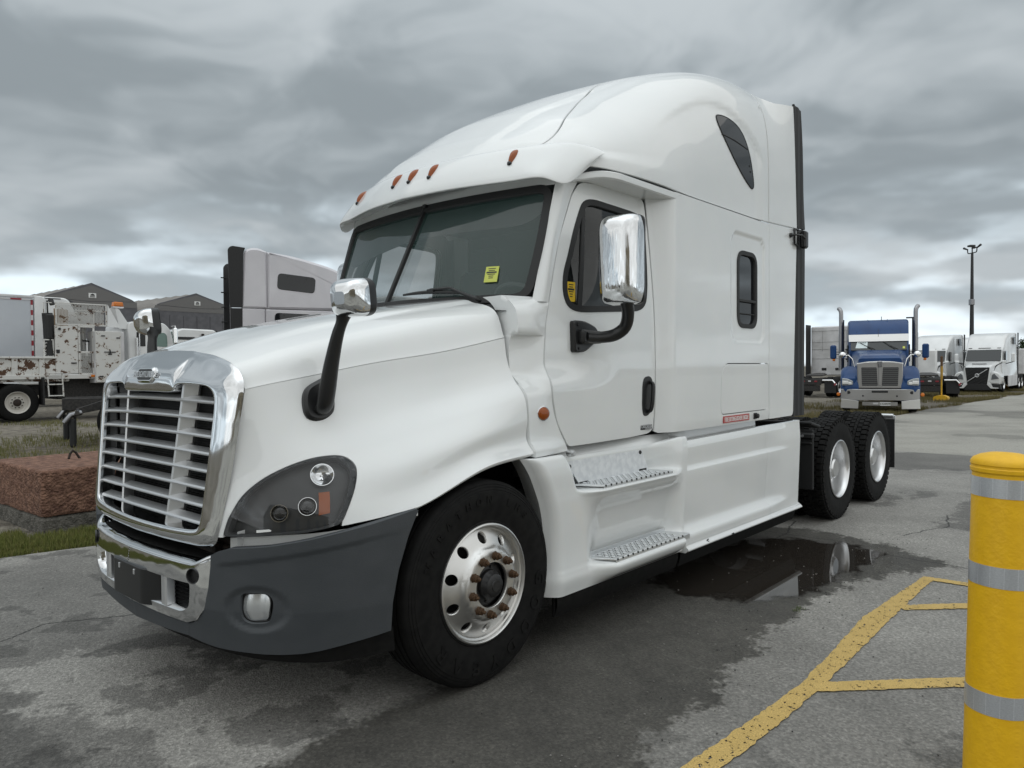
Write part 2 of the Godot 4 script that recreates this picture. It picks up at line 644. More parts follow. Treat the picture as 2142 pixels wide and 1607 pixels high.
const DY := [1.0, 1.15, 1.5, 1.95, 2.3, 2.65, 2.8]
const DZ := [1.06, 1.085, 1.10, 1.09, 1.06, 1.02, 1.0]
func side(x: float, y: float) -> float:
	var door := cub(DY, DZ, y) - 0.05 * smoothstep(1.3, 0.55, x) + 0.07 * smoothstep(1.35, 0.6, x) * smoothstep(1.62, 1.45, y)
	var sl := 1.17 - 0.04 * pow(clampf((1.2 - y) / 0.2, 0, 1), 2.0)
	var z := lerpf(door, sl, smoothstep(1.72, 1.95, x))
	if x > 2.6 and y > 1.65 and y < 2.75:
		var q := (Vector2(x - 3.122, y - 2.206).abs() - Vector2(0.29, 0.415)) + Vector2(0.09, 0.09)
		var d := q.max(Vector2.ZERO).length() + minf(maxf(q.x, q.y), 0.0) - 0.09
		z -= 0.017 * smoothstep(0.042, -0.004, d)
	return z

func skin(x: float, y: float) -> Vector3:
	return Vector3(x, y, side(x, y))

func skin_in(x: float, y: float) -> Vector3:
	return Vector3(x, y, side(x, y) - 0.045)

func skin_glass(x: float, y: float) -> Vector3:
	return Vector3(x, y, side(x, y) - 0.014)

func skin_out(x: float, y: float) -> Vector3:
	return Vector3(x, y, side(x, y) + 0.006)

const RX := [.60, .70, .80, .90, 1.05, 1.2, 1.6, 2.0, 2.4, 2.8, 3.2, 3.5]
const RH := [2.87, 2.965, 3.055, 3.130, 3.240, 3.345, 3.55, 3.735, 3.90, 4.015, 4.075, 4.085]
const RW := [.30, .66, .86, .99, 1.08, 1.125, 1.162, 1.17, 1.17, 1.17, 1.17, 1.17]
const RN := [2.2, 2.2, 2.15, 2.1, 2.1, 2.1, 2.3, 2.75, 3.5, 4.3, 4.8, 5.0]
func roof(x: float, t: float) -> Vector3:
	var h := cub(RX, RH, x)
	var w := cub(RX, RW, x)
	var n := cub(RX, RN, x)
	var s := 1.0 - t
	var d := pow(pow(absf(t), n) + pow(absf(s), n), 1.0 / n)
	var p := Vector3(x, 2.795 + (h - 2.795) * t / d, w * s / d)
	# raised middle of the cap
	var edge := lerpf(0.50, 0.56, clampf((x - 0.6) / 1.0, 0, 1))
	p.y += 0.016 * smoothstep(edge + 0.035, edge - 0.035, absf(p.z)) * smoothstep(0.70, 0.84, x) * smoothstep(2.5, 1.7, x)
	# the brow over the sleeper's side, and the flare behind the sun visor's tail
	if x > 1.5 and t < 0.6:
		var arc := 0.425 - pow((x - 2.5) / 1.35, 2.0) * 0.30
		p.z -= 0.020 * smoothstep(arc + 0.012, arc - 0.02, t) * smoothstep(1.75, 2.3, x) * smoothstep(3.45, 3.25, x)
	p.z += 0.022 * smoothstep(0.20, 0.10, t) * smoothstep(2.1, 1.1, x)
	return p

func roof_out(x: float, t: float) -> Vector3:
	var p := roof(x, t)
	return p + Vector3(0, 0.002, 0.005)

func wind(z: float, y: float) -> Vector3:
	var f := (y - 1.978) / 0.668
	return Vector3(lerpf(.331, .669, f) + lerpf(.27, .14, f) * z * z, y, z)

func wind_in(z: float, y: float) -> Vector3:
	return wind(z, y) + Vector3(0.03, -0.012, 0)

func wind_glass(z: float, y: float) -> Vector3:
	return wind(z, y) + Vector3(0.012, -0.006, 0)

const VL := [Vector3(.49, 2.69, 0), Vector3(.535, 2.69, .4), Vector3(.64, 2.69, .78), Vector3(.69, 2.685, .99), Vector3(.81, 2.655, 1.095), Vector3(1.0, 2.775, 1.122), Vector3(1.10, 2.85, 1.13)]
const VU := [Vector3(.62, 2.905, 0), Vector3(.66, 2.908, .4), Vector3(.765, 2.912, .76), Vector3(.845, 2.912, .955), Vector3(.94, 2.91, 1.055), Vector3(1.065, 2.91, 1.105), Vector3(1.135, 2.90, 1.13)]
func visor(u: float, v: float) -> Vector3:  # v: 0 back edge of the underside, 1 lip, 2 top edge, 3 tucked into the roof
	var au := absf(u)
	var a: Vector3 = cr_at(VL, au)
	var b: Vector3 = cr_at(VU, au)
	var out := Vector3(-0.8, 0.25, 0) if au < 2.5 else Vector3(-0.8, 0.2, 0).lerp(Vector3(0, 0.1, 0.9), clampf((au - 2.5) / 1.8, 0, 1))
	var back: Vector3 = a + Vector3(0.19, 0.05, 0).lerp(Vector3(0.03, 0.05, -0.1), smoothstep(2.6, 4.5, au))
	var p: Vector3 = cr_at([back, a + Vector3(0.02, -0.004, 0).lerp(Vector3(0, 0, -0.02), smoothstep(3, 5, au)), a + Vector3(-0.004, 0.014, 0), a.lerp(b, 0.5) + out * 0.022, b, b + Vector3(0.07, 0.028, 0).lerp(Vector3(0.03, 0.03, -0.05), smoothstep(2.6, 4.5, au))], v)
	if u < 0:
		p.z = -p.z
	return p

func pair(called: String, mb: Mb, m: Material, parent: Node, other_parent: Node = null) -> MeshInstance3D:
	var o := part(called, mb, m, parent)
	part(called, mb.mirrored(), m, parent if other_parent == null else other_parent)
	return o

const G_IN := [0, 1.475, .26, 1.475, .30, 1.50, .345, 1.512, .45, 1.512, .57, 1.505, .625, 1.475, .643, 1.42, .638, 1.30, .628, 1.15, .618, 1.02, .609, .94, .595, .90, .55, .882, .40, .873, .2, .868, 0, .866]
const G_OUT := [0, 1.676, .26, 1.669, .32, 1.663, .40, 1.655, .50, 1.642, .66, 1.603, .745, 1.558, .784, 1.49, .774, 1.33, .754, 1.15, .735, 1.02, .717, .90, .692, .835, .60, .805, .42, .797, .2, .792, 0, .79]
const G_OUTX := [-1.03, -1.03, -1.03, -1.03, -1.03, -1.03, -1.035, -1.045, -1.065, -1.088, -1.108, -1.13, -1.135, -1.14, -1.155, -1.165, -1.17]

func face_x(y: float, z: float) -> float:
	return -(1.135 + (1.487 - y) * 0.1) + 0.085 * z * z

func grille_rings() -> Array:
	var rings := []
	for lp in 6:
		var half := []
		for i in 17:
			var zi: float = G_IN[i * 2]
			var yi: float = G_IN[i * 2 + 1]
			var zo: float = G_OUT[i * 2]
			var yo: float = G_OUT[i * 2 + 1]
			var fx := face_x(yi, zi)
			var p: Vector3
			match lp:
				0: p = Vector3(fx + 0.075, yi, zi)
				1: p = Vector3(fx + 0.012, yi, zi)
				2: p = Vector3(fx - 0.006, lerpf(yi, yo, 0.08), lerpf(zi, zo, 0.08))
				3:
					var f := 0.5
					p = Vector3(lerpf(face_x(lerpf(yi, yo, f), lerpf(zi, zo, f)) - 0.012, G_OUTX[i], 0.16 if i > 5 else (0.08 if i < 2 else 0.34)), lerpf(yi, yo, f), lerpf(zi, zo, f))
				4:
					var f := 0.86
					p = Vector3(lerpf(face_x(yo, zo) - 0.01, G_OUTX[i], 0.5 if i > 5 else 0.72), lerpf(yi, yo, f), lerpf(zi, zo, f))
				5: p = Vector3(G_OUTX[i], yo, zo)
			half.append(p)
		var full := half.duplicate()
		for i in range(15, 0, -1):
			full.append(Vector3(half[i].x, half[i].y, -half[i].z))
		rings.append(full)
	return rings

func grille_fn(rings: Array, a: float, b: float) -> Vector3:  # a runs round 0..32, b from the opening (0) to the outer edge (5)
	var k := 32
	var cols := []
	var i := floori(a)
	var f := a - i
	for lp in 6:
		var r: Array = rings[lp]
		var p0: Vector3 = r[posmod(i - 1, k)]
		var p1: Vector3 = r[posmod(i, k)]
		var p2: Vector3 = r[posmod(i + 1, k)]
		var p3: Vector3 = r[posmod(i + 2, k)]
		cols.append((p1 * 2.0 + (p2 - p0) * f + (p0 * 2.0 - p1 * 5.0 + p2 * 4.0 - p3) * f * f + (p1 * 3.0 - p0 - p2 * 3.0 + p3) * f * f * f) * 0.5)
	return cr_at(cols, b)

# ---- wheels (axis z, outer face towards +z at z = 0) ----
func tyre_mesh(drive: bool) -> Mb:
	var mb := Mb.new()
	var pr := []
	if drive:
		pr = V2([.288, -.25, .31, -.268, .37, -.283, .44, -.283, .482, -.272, .496, -.255, .497, -.03, .484, -.014, .478, -.006, .468, -.004, .44, .0, .38, .001, .325, -.010, .308, -.012, .304, -.008, .297, -.010, .288, -.03])
	else:
		pr = V2([.288, -.262, .30, -.275, .36, -.288, .43, -.290, .475, -.28, .50, -.262, .508, -.25])
		for g in [-.212, -.168, -.122, -.078]:
			pr += [Vector2(.511, g - .007), Vector2(.499, g - .005), Vector2(.499, g + .005), Vector2(.511, g + .007)]
		pr += V2([.509, -.036, .503, -.024, .492, -.014, .490, -.016, .487, -.011, .479, -.008, .477, -.010, .474, -.006, .464, -.003, .462, -.005, .458, -.001, .43, .002, .40, .003, .36, -.001, .318, -.011, .310, -.012, .306, -.008, .298, -.010, .288, -.03])
	mb.lathe(pr, Transform3D(), 96)
	if drive:
		var rows := [[-.043, .052, 0.0, .047], [-.098, .046, 0.5, .05], [-.142, .030, 0.0, .060], [-.186, .046, 0.5, .05], [-.241, .052, 0.0, .047]]
		var cnt := 50
		for r in rows:
			for i in cnt:
				var a: float = TAU * (i + r[2]) / cnt
				var b := Basis(Vector3(0, 0, 1), a)
				mb.box(b * Vector3(0.505, 0, r[0]), Vector3(0.026, r[3], r[1]), 0.0, b)
				if r[2] == 0.0 and r[0] > -.1:
					mb.box(b * Vector3(0.486, 0, -.012), Vector3(0.026, r[3] * 0.8, 0.02), 0.0, b)
	return mb

func letters_round(mb: Mb, s: String, size: float, rad: float, a0: float, a1: float) -> void:
	for i in s.length():
		if s[i] == " ":
			continue
		var a := deg_to_rad(lerpf(a0, a1, i / float(s.length() - 1)))
		var up := Vector3(cos(a), sin(a), 0)
		var x := Vector3(sin(a), -cos(a), 0)
		add_text(mb, s[i], size, 0.004, Transform3D(Basis(x, up, Vector3(0, 0, 1)), up * rad + Vector3(0, 0, 0.0052)), 1.25)

func steer_wheel(parent: Node, at: Transform3D) -> void:
	var w := part("front_wheel", tyre_mesh(false), M.rubber, parent)
	w.transform = at
	var tx := Mb.new()
	letters_round(tx, "MARATHON LHS", 0.036, 0.415, 158, 46)
	letters_round(tx, "GOODYEAR", 0.066, 0.408, -8, -138)
	part("raised_lettering", tx, M.rubber, w)
	var rim := Mb.new()
	rim.lathe(V2([.262, -.05, .268, -.036, .272, -.022, .281, -.018, .284, -.006, .290, .0, .297, -.003, .299, -.012, .29, -.03, .284, -.06, .26, -.2]), Transform3D(), 72)
	var hh := func(x: float, y: float) -> Vector3:
		var r := sqrt(x * x + y * y)
		return Vector3(x, y, cub([.09, .166, .176, .186, .20, .24, .262, .276], [.040, .040, .032, .012, .0, -.022, -.036, -.042], r))
	var holes := [circle(.112, 40)]
	for i in 10:
		var a := TAU * (i + 0.5) / 10.0 + 0.05
		holes.append(circle(.0285, 16, Vector2(cos(a), sin(a)) * .229))
	rim.patch(hh, circle(.274, 72), holes, .016, .016, 1.0, .022)
	part("rim", rim, M.alloy, w)
	var back := Mb.new()
	back.lathe(V2([.0, -.10, .27, -.10]), Transform3D(), 24)
	part("brake_drum", back, M.black, w)
	var hub := Mb.new()
	hub.lathe(V2([.111, -.02, .105, .005, .075, .012, .072, .030, .060, .042, .056, .058, .048, .064, .03, .066, .028, .070, .0, .070]), Transform3D(), 32)
	for i in 6:
		var a := TAU * i / 6.0 + .3
		hub.tube([Vector3(cos(a), sin(a), 0) * .086 + Vector3(0, 0, .0), Vector3(cos(a), sin(a), 0) * .086 + Vector3(0, 0, .018)], .007, 6)
	part("hub_cap", hub, M.dark_metal, w)
	var nut := Mb.new()
	nut.lathe(V2([.023, 0, .023, .005, .019, .007, .019, .026, .015, .029, .010, .029, .010, .042, .008, .044, .0, .048]), Transform3D(), 6)
	var nm := nut.mesh()
	for i in 10:
		var a := TAU * i / 10.0 + 0.18
		var o := part("lug_nut", nm, M.rust, w)
		o.position = Vector3(cos(a) * .143, sin(a) * .143, .040)
		o.rotation.z = a * 3.1

func drive_wheel(parent: Node, tyre: ArrayMesh, rim: ArrayMesh, at: Transform3D, called := "drive_wheel") -> void:
	var w := part(called, tyre, M.rubber2, parent)
	w.transform = at
	part("rim", rim, M.alloy2, w)

func drive_rim(deep: bool) -> Mb:
	var rim := Mb.new()
	rim.lathe(V2([.0, -.155, .10, -.155, .12, -.15, .18, -.15, .20, -.162, .235, -.165, .255, -.150, .262, -.10, .268, -.05, .276, -.02, .284, -.006, .290, .0, .297, -.003, .299, -.012, .29, -.03, .284, -.06, .26, -.25]), Transform3D(), 64)
	if deep:
		for i in 10:
			var a := TAU * i / 10.0
			rim.tube([Vector3(cos(a), sin(a), 0) * .143 + Vector3(0, 0, -.155), Vector3(cos(a), sin(a), 0) * .143 + Vector3(0, 0, -.11)], .016, 6)
		rim.lathe(V2([.10, -.155, .10, -.06, .085, -.045, .0, -.045]), Transform3D(), 24)
	return rim

func build_truck() -> void:
	var T := thing("semi_truck", "large white sleeper semi truck with chrome grille and dark grey bumper in the foreground", "truck")
	truck_front(T)
	truck_bumper(T)
	truck_cab(T)
	truck_roof(T)
	truck_sleeper(T)
	truck_skirts(T)
	truck_chassis(T)
	truck_interior(T)

func truck_front(T: Node) -> void:
	var mb := Mb.new()
	mb.patch(hood, rect(0, -3.985, 5, 3.985), [], .12, .12, -1.0, .02)
	part("hood", mb, M.paint, T)
	# fender with the wheel arch as its lower edge, and the headlight opening
	var hl := loop(V2([.106, 5.62, .111, 5.3, .171, 4.704, .346, 3.981, .74, 3.454, 1.26, 3.093, 1.723, 2.926, 2.04, 2.963, 2.219, 3.097, 2.305, 3.313, 2.336, 3.553, 2.313, 3.847, 2.219, 4.497, 2.111, 5.127, 2.042, 5.5, 1.976, 5.6, 1.773, 5.65, 1.466, 5.68, 1.083, 5.665, .657, 5.675, .25, 5.69]), 4)
	mb = Mb.new()
	var whole := PackedVector2Array([Vector2(0, 0.02), Vector2(5, 0.02), Vector2(5, 6), Vector2(3.0, 6), Vector2(2.7, 5.85), Vector2(2.25, 5.72), Vector2(1.94, 5.66), Vector2(1.0, 5.73), Vector2(0, 5.74)])
	var notch := hl.duplicate()
	for i in notch.size():
		if notch[i].y > 5.5:
			notch[i].y += .35
	var best := whole
	for q in Geometry2D.clip_polygons(whole, notch):
		if q.size() > 40:
			best = q
	mb.patch(fen, best, [], .09, .1, -1.0, .035)
	pair("fender", mb, M.paint, T)
	mb = Mb.new()
	for i in 32:  # inner return of the arch, so that the lip has depth
		var u0 := lerpf(2.9, 5.0, i / 32.0)
		var u1 := lerpf(2.9, 5.0, (i + 1) / 32.0)
		var a := fen(u0, 5.99)
		var b := fen(u1, 5.99)
		mb.fq(a + Vector3(0, .002, -.034), b + Vector3(0, .002, -.034), b + Vector3(0, .05, -.45), a + Vector3(0, .05, -.45), Vector3(0, -1, 0))
	pair("wheel_arch_liner", mb, M.black, T)
	# headlight
	var rim_gap := grown(hl, -0.012)
	for s in 2:
		var hb := Mb.new()
		hb.patch(fen_in, grown(hl, .02), [], .12, .12, -1.0, 0.0)
		hb.patch(fen_lens, rim_gap, [grown(hl, -0.085)], .1, .1, -1.0, .05)
		var lens := Mb.new()
		lens.patch(fen_lens, rim_gap, [], .1, .1, -1.0, 0.004)
		var refl := Mb.new()
		var glassy := Mb.new()
		var glassy2 := Mb.new()
		for q in [[1.85, 3.55, .048, 1], [1.543, 4.678, .038, 0], [1.085, 4.858, .036, 0]]:
			var p := fen(q[0], q[1])
			var nn := fen(q[0] + .02, q[1]) - fen(q[0] - .02, q[1])
			nn = nn.cross(fen(q[0], q[1] - .02) - fen(q[0], q[1] + .02)).normalized()
			if nn.z < 0:
				nn = -nn
			var f := frame_at(p - nn * .034, nn)
			if q[3] == 1:
				refl.lathe(V2([.0, -.016, .02, -.012, .036, .0, q[2], .018, q[2] + .003, .018, q[2] + .003, -.02]), f, 32)
				hb.lathe(V2([.0, .012, .008, .010, .01, -.02]), f * Transform3D(Basis(), Vector3(.012, 0, 0)), 12)
			else:
				refl.lathe(V2([q[2] - .003, .006, q[2] - .001, .014, q[2] + .001, .014, q[2] + .002, -.01]), f, 32)
				(glassy if q[0] > 1.3 else glassy2).lathe(V2([.0, .020, .014, .018, .026, .010, .036, -.004]), f, 24)
		var am := Mb.new()
		am.patch(func(u, v): return fen_in(u, v) + Vector3(-.012, 0, .012), PackedVector2Array(V2([1.689, 4.28, 1.855, 4.31, 1.841, 5.133, 1.676, 5.16])), [], .1, .2, -1.0, .012)
		var lab := Mb.new()
		lab.patch(func(u, v): return fen_lens(u, v) + Vector3(-.002, 0, .002), PackedVector2Array(V2([.741, 5.411, .96, 5.411, 1.0, 5.45, .996, 5.492, .746, 5.509])), [], .1, .2, -1.0, 0.0)
		var ms := [hb, lens, refl, glassy, am, lab, glassy2]
		if s == 1:
			for i in ms.size():
				ms[i] = ms[i].mirrored()
		var hn := part("headlight", ms[0], M.lamp_grey, T)
		part("lens", ms[1], M.lens, hn)
		part("reflector", ms[2], M.chrome, hn)
		part("projector", ms[3], M.dark_glass, hn)
		part("projector", ms[6], M.dark_glass, hn)
		part("turn_signal", ms[4], M.amber, hn)
		if s == 0:
			part("label", ms[5], M.white_print, hn)
	# grille
	var rings := grille_rings()
	mb = Mb.new()
	mb.surf(func(a, b): return grille_fn(rings, a, b), 0.0, 32.0, 160, 0.0, 5.0, 26, 1.0)
	part("grille_surround", mb, M.chrome, T)
	for i in 8:
		var y := 1.444 - .0752 * i
		var zw := cub([.86, 1.02, 1.30, 1.42, 1.5], [.60, .622, .642, .646, .63], y) + .004
		var secs := []
		for k in 25:
			var z := lerpf(-zw, zw, k / 24.0)
			var x := face_x(y, z) + .012
			var sag := -.012 * pow(absf(z) / zw, 2.0)
			var pts := []
			for q in [[.050, .020], [.026, .013], [.007, .007], [.0, .0], [.004, -.007], [.026, -.007], [.050, -.001]]:
				pts.append(Vector3(x + q[0], y + q[1] + sag, z))
			secs.append(pts)
		mb = Mb.new()
		loft(mb, secs)
		part("grille_bar", mb, M.silver, T)
	for sg in [-1.0, 1.0]:
		var secs := []
		for k in 13:
			var y := lerpf(.866, 1.52, k / 12.0)
			var zi: float = cub([.866, 1.2, 1.5], [.262, .296, .322], y)
			var x := face_x(y, zi) + .020
			secs.append([Vector3(x + .062, y, sg * (zi + .012)), Vector3(x + .006, y, sg * (zi - .004)), Vector3(x, y, sg * (zi + .002)), Vector3(x + .004, y, sg * (zi + .014)), Vector3(x + .058, y, sg * (zi + .047)), Vector3(x + .07, y, sg * (zi + .044))])
		mb = Mb.new()
		loft(mb, secs)
		part("grille_upright", mb, M.silver, T)
	mb = Mb.new()
	mb.box(Vector3(-1.00, 1.18, 0), Vector3(.05, .72, 1.16), .0)
	for i in 60:
		mb.box(Vector3(-1.03, .84 + i * .0115, 0), Vector3(.01, .004, 1.14), 0.0)
	part("radiator", mb, M.radiator, T)
	for sg in [-1.0, 1.0]:
		part("radiator_frame", Mb.new().box(Vector3(-1.035, 1.18, sg * .56), Vector3(.02, .66, .11), .004), M.dark_metal, T)
	# maker's badge on the nose
	var bf := frame_at(Vector3(-1.135, 1.556, 0), Vector3(-1, .20, 0))
	mb = Mb.new()
	mb.prism(rrect(.196, .080, .036, 8), -.03, .012, bf, .009)
	var bd := part("badge", mb, M.chrome, T)
	mb = Mb.new()
	mb.prism(rrect(.168, .054, .025, 8), .0, .0135, bf, .001)
	part("badge_field", mb, M.dark_metal, bd)
	mb = Mb.new()
	add_text(mb, "FREIGHTLINER", .030, .004, bf * Transform3D(Basis(), Vector3(0, 0, .0145)), .84)
	part("badge_lettering", mb, M.silver, bd)
	# bonnet mirrors
	for s in 2:
		var base := Mb.new()
		var p0 := fen(2.13, .95)
		var nn := Vector3(-.08, .22, 1).normalized()
		var f := frame_at(p0, nn)
		base.prism(loop(V2([-.072, -.085, .0, -.105, .062, -.07, .075, .0, .07, .07, .045, .10, .0, .085, -.06, .05, -.082, -.01]), 5), -.03, .022, f, .014)
		var arm := Mb.new()
		var secs := []
		var pts := [p0 + Vector3(-.005, -.05, .0), p0 + Vector3(-.01, -.035, .055), p0 + Vector3(-.012, .04, .085), p0 + Vector3(-.008, .16, .115), p0 + Vector3(.0, .28, .15), p0 + Vector3(.012, .345, .17), p0 + Vector3(.02, .40, .18)]
		var wd := [.034, .040, .041, .036, .030, .029, .050]
		for k in 25:
			var t := k / 24.0 * 6.0
			var c: Vector3 = cr_at(pts, t)
			var w: float = cr_at(wd, t)
			var dirv: Vector3 = (cr_at(pts, minf(t + .05, 6.0)) - cr_at(pts, maxf(t - .05, 0.0))).normalized()
			var sx := Vector3(1, 0, 0)
			sx = (sx - dirv * sx.dot(dirv)).normalized()
			var sz := dirv.cross(sx)
			var ring := []
			for a in 14:
				var an := TAU * a / 14.0
				ring.append(c + sx * cos(an) * w + sz * sin(an) * w * .72)
			secs.append(ring)
		loft(arm, secs, true)
		var hc := Vector3(-.705, 1.885, 1.085)
		var hf := Transform3D(Basis(Vector3.UP, .22) * Basis(Vector3(0, 0, 1), .10), hc)
		var shell := Mb.new()
		var blk := Mb.new()
		var rr := []
		for k in 12:
			var t := k / 11.0
			var ring := []
			var sc := sqrt(1.0 - pow(1.0 - t, 2.6) * .93) if t < 1 else 1.0
			for a in 40:
				var an := TAU * a / 40.0
				var ca := signf(cos(an)) * pow(absf(cos(an)), .5)
				var sa := signf(sin(an)) * pow(absf(sin(an)), .5)
				ring.append(hf * Vector3(-.075 + .095 * t, sa * .084 * lerpf(sc, 1, .08), ca * .092 * lerpf(sc, 1, .08)))
			rr.append(ring)
		loft(shell, rr, true)
		var r2 := []
		for q in [[.016, 1.0], [.02, 1.02], [.055, 1.02], [.062, .98], [.060, .9]]:
			var ring := []
			for a in 40:
				var an := TAU * a / 40.0
				var ca := signf(cos(an)) * pow(absf(cos(an)), .5)
				var sa := signf(sin(an)) * pow(absf(sin(an)), .5)
				ring.append(hf * Vector3(q[0], sa * .082 * q[1], ca * .092 * q[1]))
			r2.append(ring)
		loft(blk, r2, true)
		var all := [base, arm, shell, blk]
		if s == 1:
			for i in 4:
				all[i] = all[i].mirrored()
		var mr := part("bonnet_mirror", all[3], M.black, T)
		part("mirror_shell", all[2], M.chrome, mr)
		part("mirror_arm", all[1], M.black, mr)
		part("mirror_base", all[0], M.black, mr)

func truck_bumper(T: Node) -> void:
	var mb := Mb.new()
	# chrome middle: an outline over the bumper curve with two openings and a tow hole on each side
	var oR := V2([-2.84, .775, -2.66, .748, -2.3, .733, 2.3, .733, 2.66, .748, 2.84, .775, 2.86, .74, 2.78, .64, 2.63, .545, 2.36, .49, 2.05, .468, -2.05, .468, -2.36, .49, -2.63, .545, -2.78, .64, -2.86, .74])
	var big := rounded(V2([-2.28, .650, 2.28, .650, 2.22, .55, 1.95, .513, -1.95, .513, -2.22, .55]), [.25, .25, .12, .2, .2, .12])
	# the openings are cut in metres of u; the plate covers their middle
	var tl := circle(1.0, 20)
	var th := PackedVector2Array()
	var th2 := PackedVector2Array()
	for p in tl:
		th.append(Vector2(2.36 + p.x * .17,   .685 + p.y * .030))
		th2.append(Vector2(-2.36 + p.x * .17,   .685 + p.y * .030))
	var chrome_fn := func(u: float, v: float) -> Vector3:
		var b := bum_in(absf(u), v)
		var bow := .018 * pow(clampf((v - .62) / .17, -1, 1), 2.0)
		var p := Vector3(b.x - .042 + bow + .02 * smoothstep(2.4, 2.9, absf(u)), v, b.z + .024 * smoothstep(0.4, 1.2, absf(u)))
		if u < 0:
			p.z = -p.z
		return p
	mb.patch(chrome_fn, PackedVector2Array(oR), [big, th, th2], .10, .012, 1.0, .05)
	# rolled top edge
	var secs := []
	for k in 61:
		var u := lerpf(-2.84, 2.84, k / 60.0)
		var p: Vector3 = chrome_fn.call(u, lerpf(.733, .778, smoothstep(2.25, 2.86, absf(u))))
		var ring := []
		for q in [[.10, .026], [.05, .020], [.022, .014], [.006, .007], [-.002, -.003], [.0, -.012], [.02, -.014], [.10, -.014]]:
			ring.append(p + Vector3(q[0], q[1], 0))
		secs.append(ring)
	loft(mb, secs, true)
	var cb := part("chrome_bumper", mb, M.chrome, T)
	for sg in [-1.0, 1.0]:
		var dp: Vector3 = chrome_fn.call(sg * 1.33, .59)
		part("bumper_divider", Mb.new().box(dp + Vector3(.03, 0, 0), Vector3(.05, .16, .05), .008), M.silver, cb)
		mb = Mb.new()
		for i in 9:
			var secs2 := []
			for k in 9:
				var p: Vector3 = chrome_fn.call(sg * lerpf(.9, 2.3, k / 8.0), .512 + i * .018)
				p.x += .052
				secs2.append([p + Vector3(0, -.004, 0), p + Vector3(-.008, 0, 0), p + Vector3(0, .004, 0), p + Vector3(.01, 0, 0)])
			loft(mb, secs2)
		for k in 36:
			var p: Vector3 = chrome_fn.call(sg * lerpf(.9, 2.3, k / 35.0), .585)
			mb.box(p + Vector3(.058, 0, 0), Vector3(.006, .16, .004), 0.0)
		part("bumper_mesh", mb, M.black, cb)
	for sg in [-2.36, 2.36]:
		mb = Mb.new()
		var hp: Vector3 = chrome_fn.call(sg, .685)
		mb.lathe(V2([.0, -.012, .026, -.012, .030, .004, .034, .006, .036, -.002]), frame_at(hp, Vector3(-1, 0, signf(sg) * .35)), 24)
		part("tow_hole", mb, M.black, cb)
	mb = Mb.new()
	mb.surf(func(u, v): return chrome_fn.call(u, v) + Vector3(.075, 0, 0), -2.8, 2.8, 40, .46, .74, 4)
	part("bumper_backing", mb, M.black, cb)
	mb = Mb.new()
	mb.prism(rounded(V2([-1.245, -.175, -1.245, .175, -1.19, .272, -1.13, .272, -1.13, -.272, -1.19, -.272]), .025), .0, .168, Transform3D(Basis(Vector3(1, 0, 0), Vector3(0, 0, -1), Vector3(0, 1, 0)), Vector3(0, .49, 0)), .006)
	var lp := part("plate_bracket", mb, M.black, T)
	for sg in [-.09, .09]:
		part("bolt", Mb.new().box(Vector3(-1.246, .628, sg), Vector3(.008, .026, .013), .003), M.silver, lp)
	# grey corner pieces
	var low := []
	for i in 13:
		low.append(Vector2(lerpf(2.0, 7.18, i / 12.0), cub([2.0, 2.7, 3.6, 4.4, 5.2, 6.2, 7.18], [.402, .386, .377, .371, .376, .401, .424], lerpf(2.0, 7.18, i / 12.0))))
	var ol := PackedVector2Array(low)
	for q in V2([7.296, .543, 7.458, .684, 7.727, .83, 8.0, .938, 7.95, .944, 7.304, .921, 6.492, .895, 5.364, .861, 4.374, .835, 3.423, .822, 3.1, .806, 2.88, .785, 2.87, .74, 2.79, .64, 2.64, .545, 2.37, .486, 2.08, .46]):
		ol.append(q)
	var fogh := loop(V2([3.66, .58, 3.70, .625, 3.95, .632, 4.30, .630, 4.44, .605, 4.44, .56, 4.34, .515, 4.15, .503, 3.85, .503, 3.68, .525]), 4)
	mb = Mb.new()
	mb.patch(bum, ol, [fogh], .11, .011, 1.0, .045)
	pair("bumper_corner", mb, M.grey_plastic, T)
	mb = Mb.new()
	mb.patch(bum, PackedVector2Array(V2([0, .455, 2.07, .457, 1.99, .403, 0, .385])), [], .2, .03, 1.0, .03)
	pair("bumper_valance", mb, M.grey_plastic, T)
	mb = Mb.new()
	var lip := func(u: float, v: float) -> Vector3:
		var p := bum(u, .39)
		var top := cub([0, 2.0, 2.7, 3.6, 4.4, 5.2, 6.2, 7.18], [.385, .402, .386, .377, .371, .376, .401, .424], u)
		return Vector3(p.x + .012 + .02 * v, lerpf(top + .01, cub([0, 2.5, 4, 5.5, 7.2], [.372, .36, .333, .316, .318], u), v), p.z - .012 - .014 * v)
	mb.surf(lip, 0.0, 7.2, 60, 0.0, 1.0, 6)
	pair("bumper_lip", mb, M.rubber, T)
	# fog lamps
	for s in 2:
		var bz := Mb.new()
		var ln := Mb.new()
		var bowl := Mb.new()
		var rim := PackedVector2Array()
		for p in fogh:
			rim.append(Vector2(4.05, .567) + (p - Vector2(4.05, .567)) * .90)
		bz.patch(func(u, v): return bum(u, v) + Vector3(.012, 0, -.009), fogh, [rim], .08, .02, 1.0, .03)
		var inner := PackedVector2Array()
		for p in fogh:
			inner.append(Vector2(4.05, .567) + (p - Vector2(4.05, .567)) * .86)
		ln.patch(func(u, v): return bum(u, v) + Vector3(.016 - .010 * sin(clampf((v - .50) / .13, 0, 1) * PI) + .004 * sin(u * 14.0), 0, -.012), inner, [], .05, .008, 1.0, .02)
		bowl.patch(func(u, v): return bum(u, v) + Vector3(.045, 0, -.033), fogh, [], .06, .02, 1.0, 0.0)
		var ms := [bz, ln, bowl]
		if s == 1:
			for i in 3:
				ms[i] = ms[i].mirrored()
		var fl := part("fog_lamp", ms[0], M.black, T)
		part("lens", ms[1], M.fog_lens, fl)
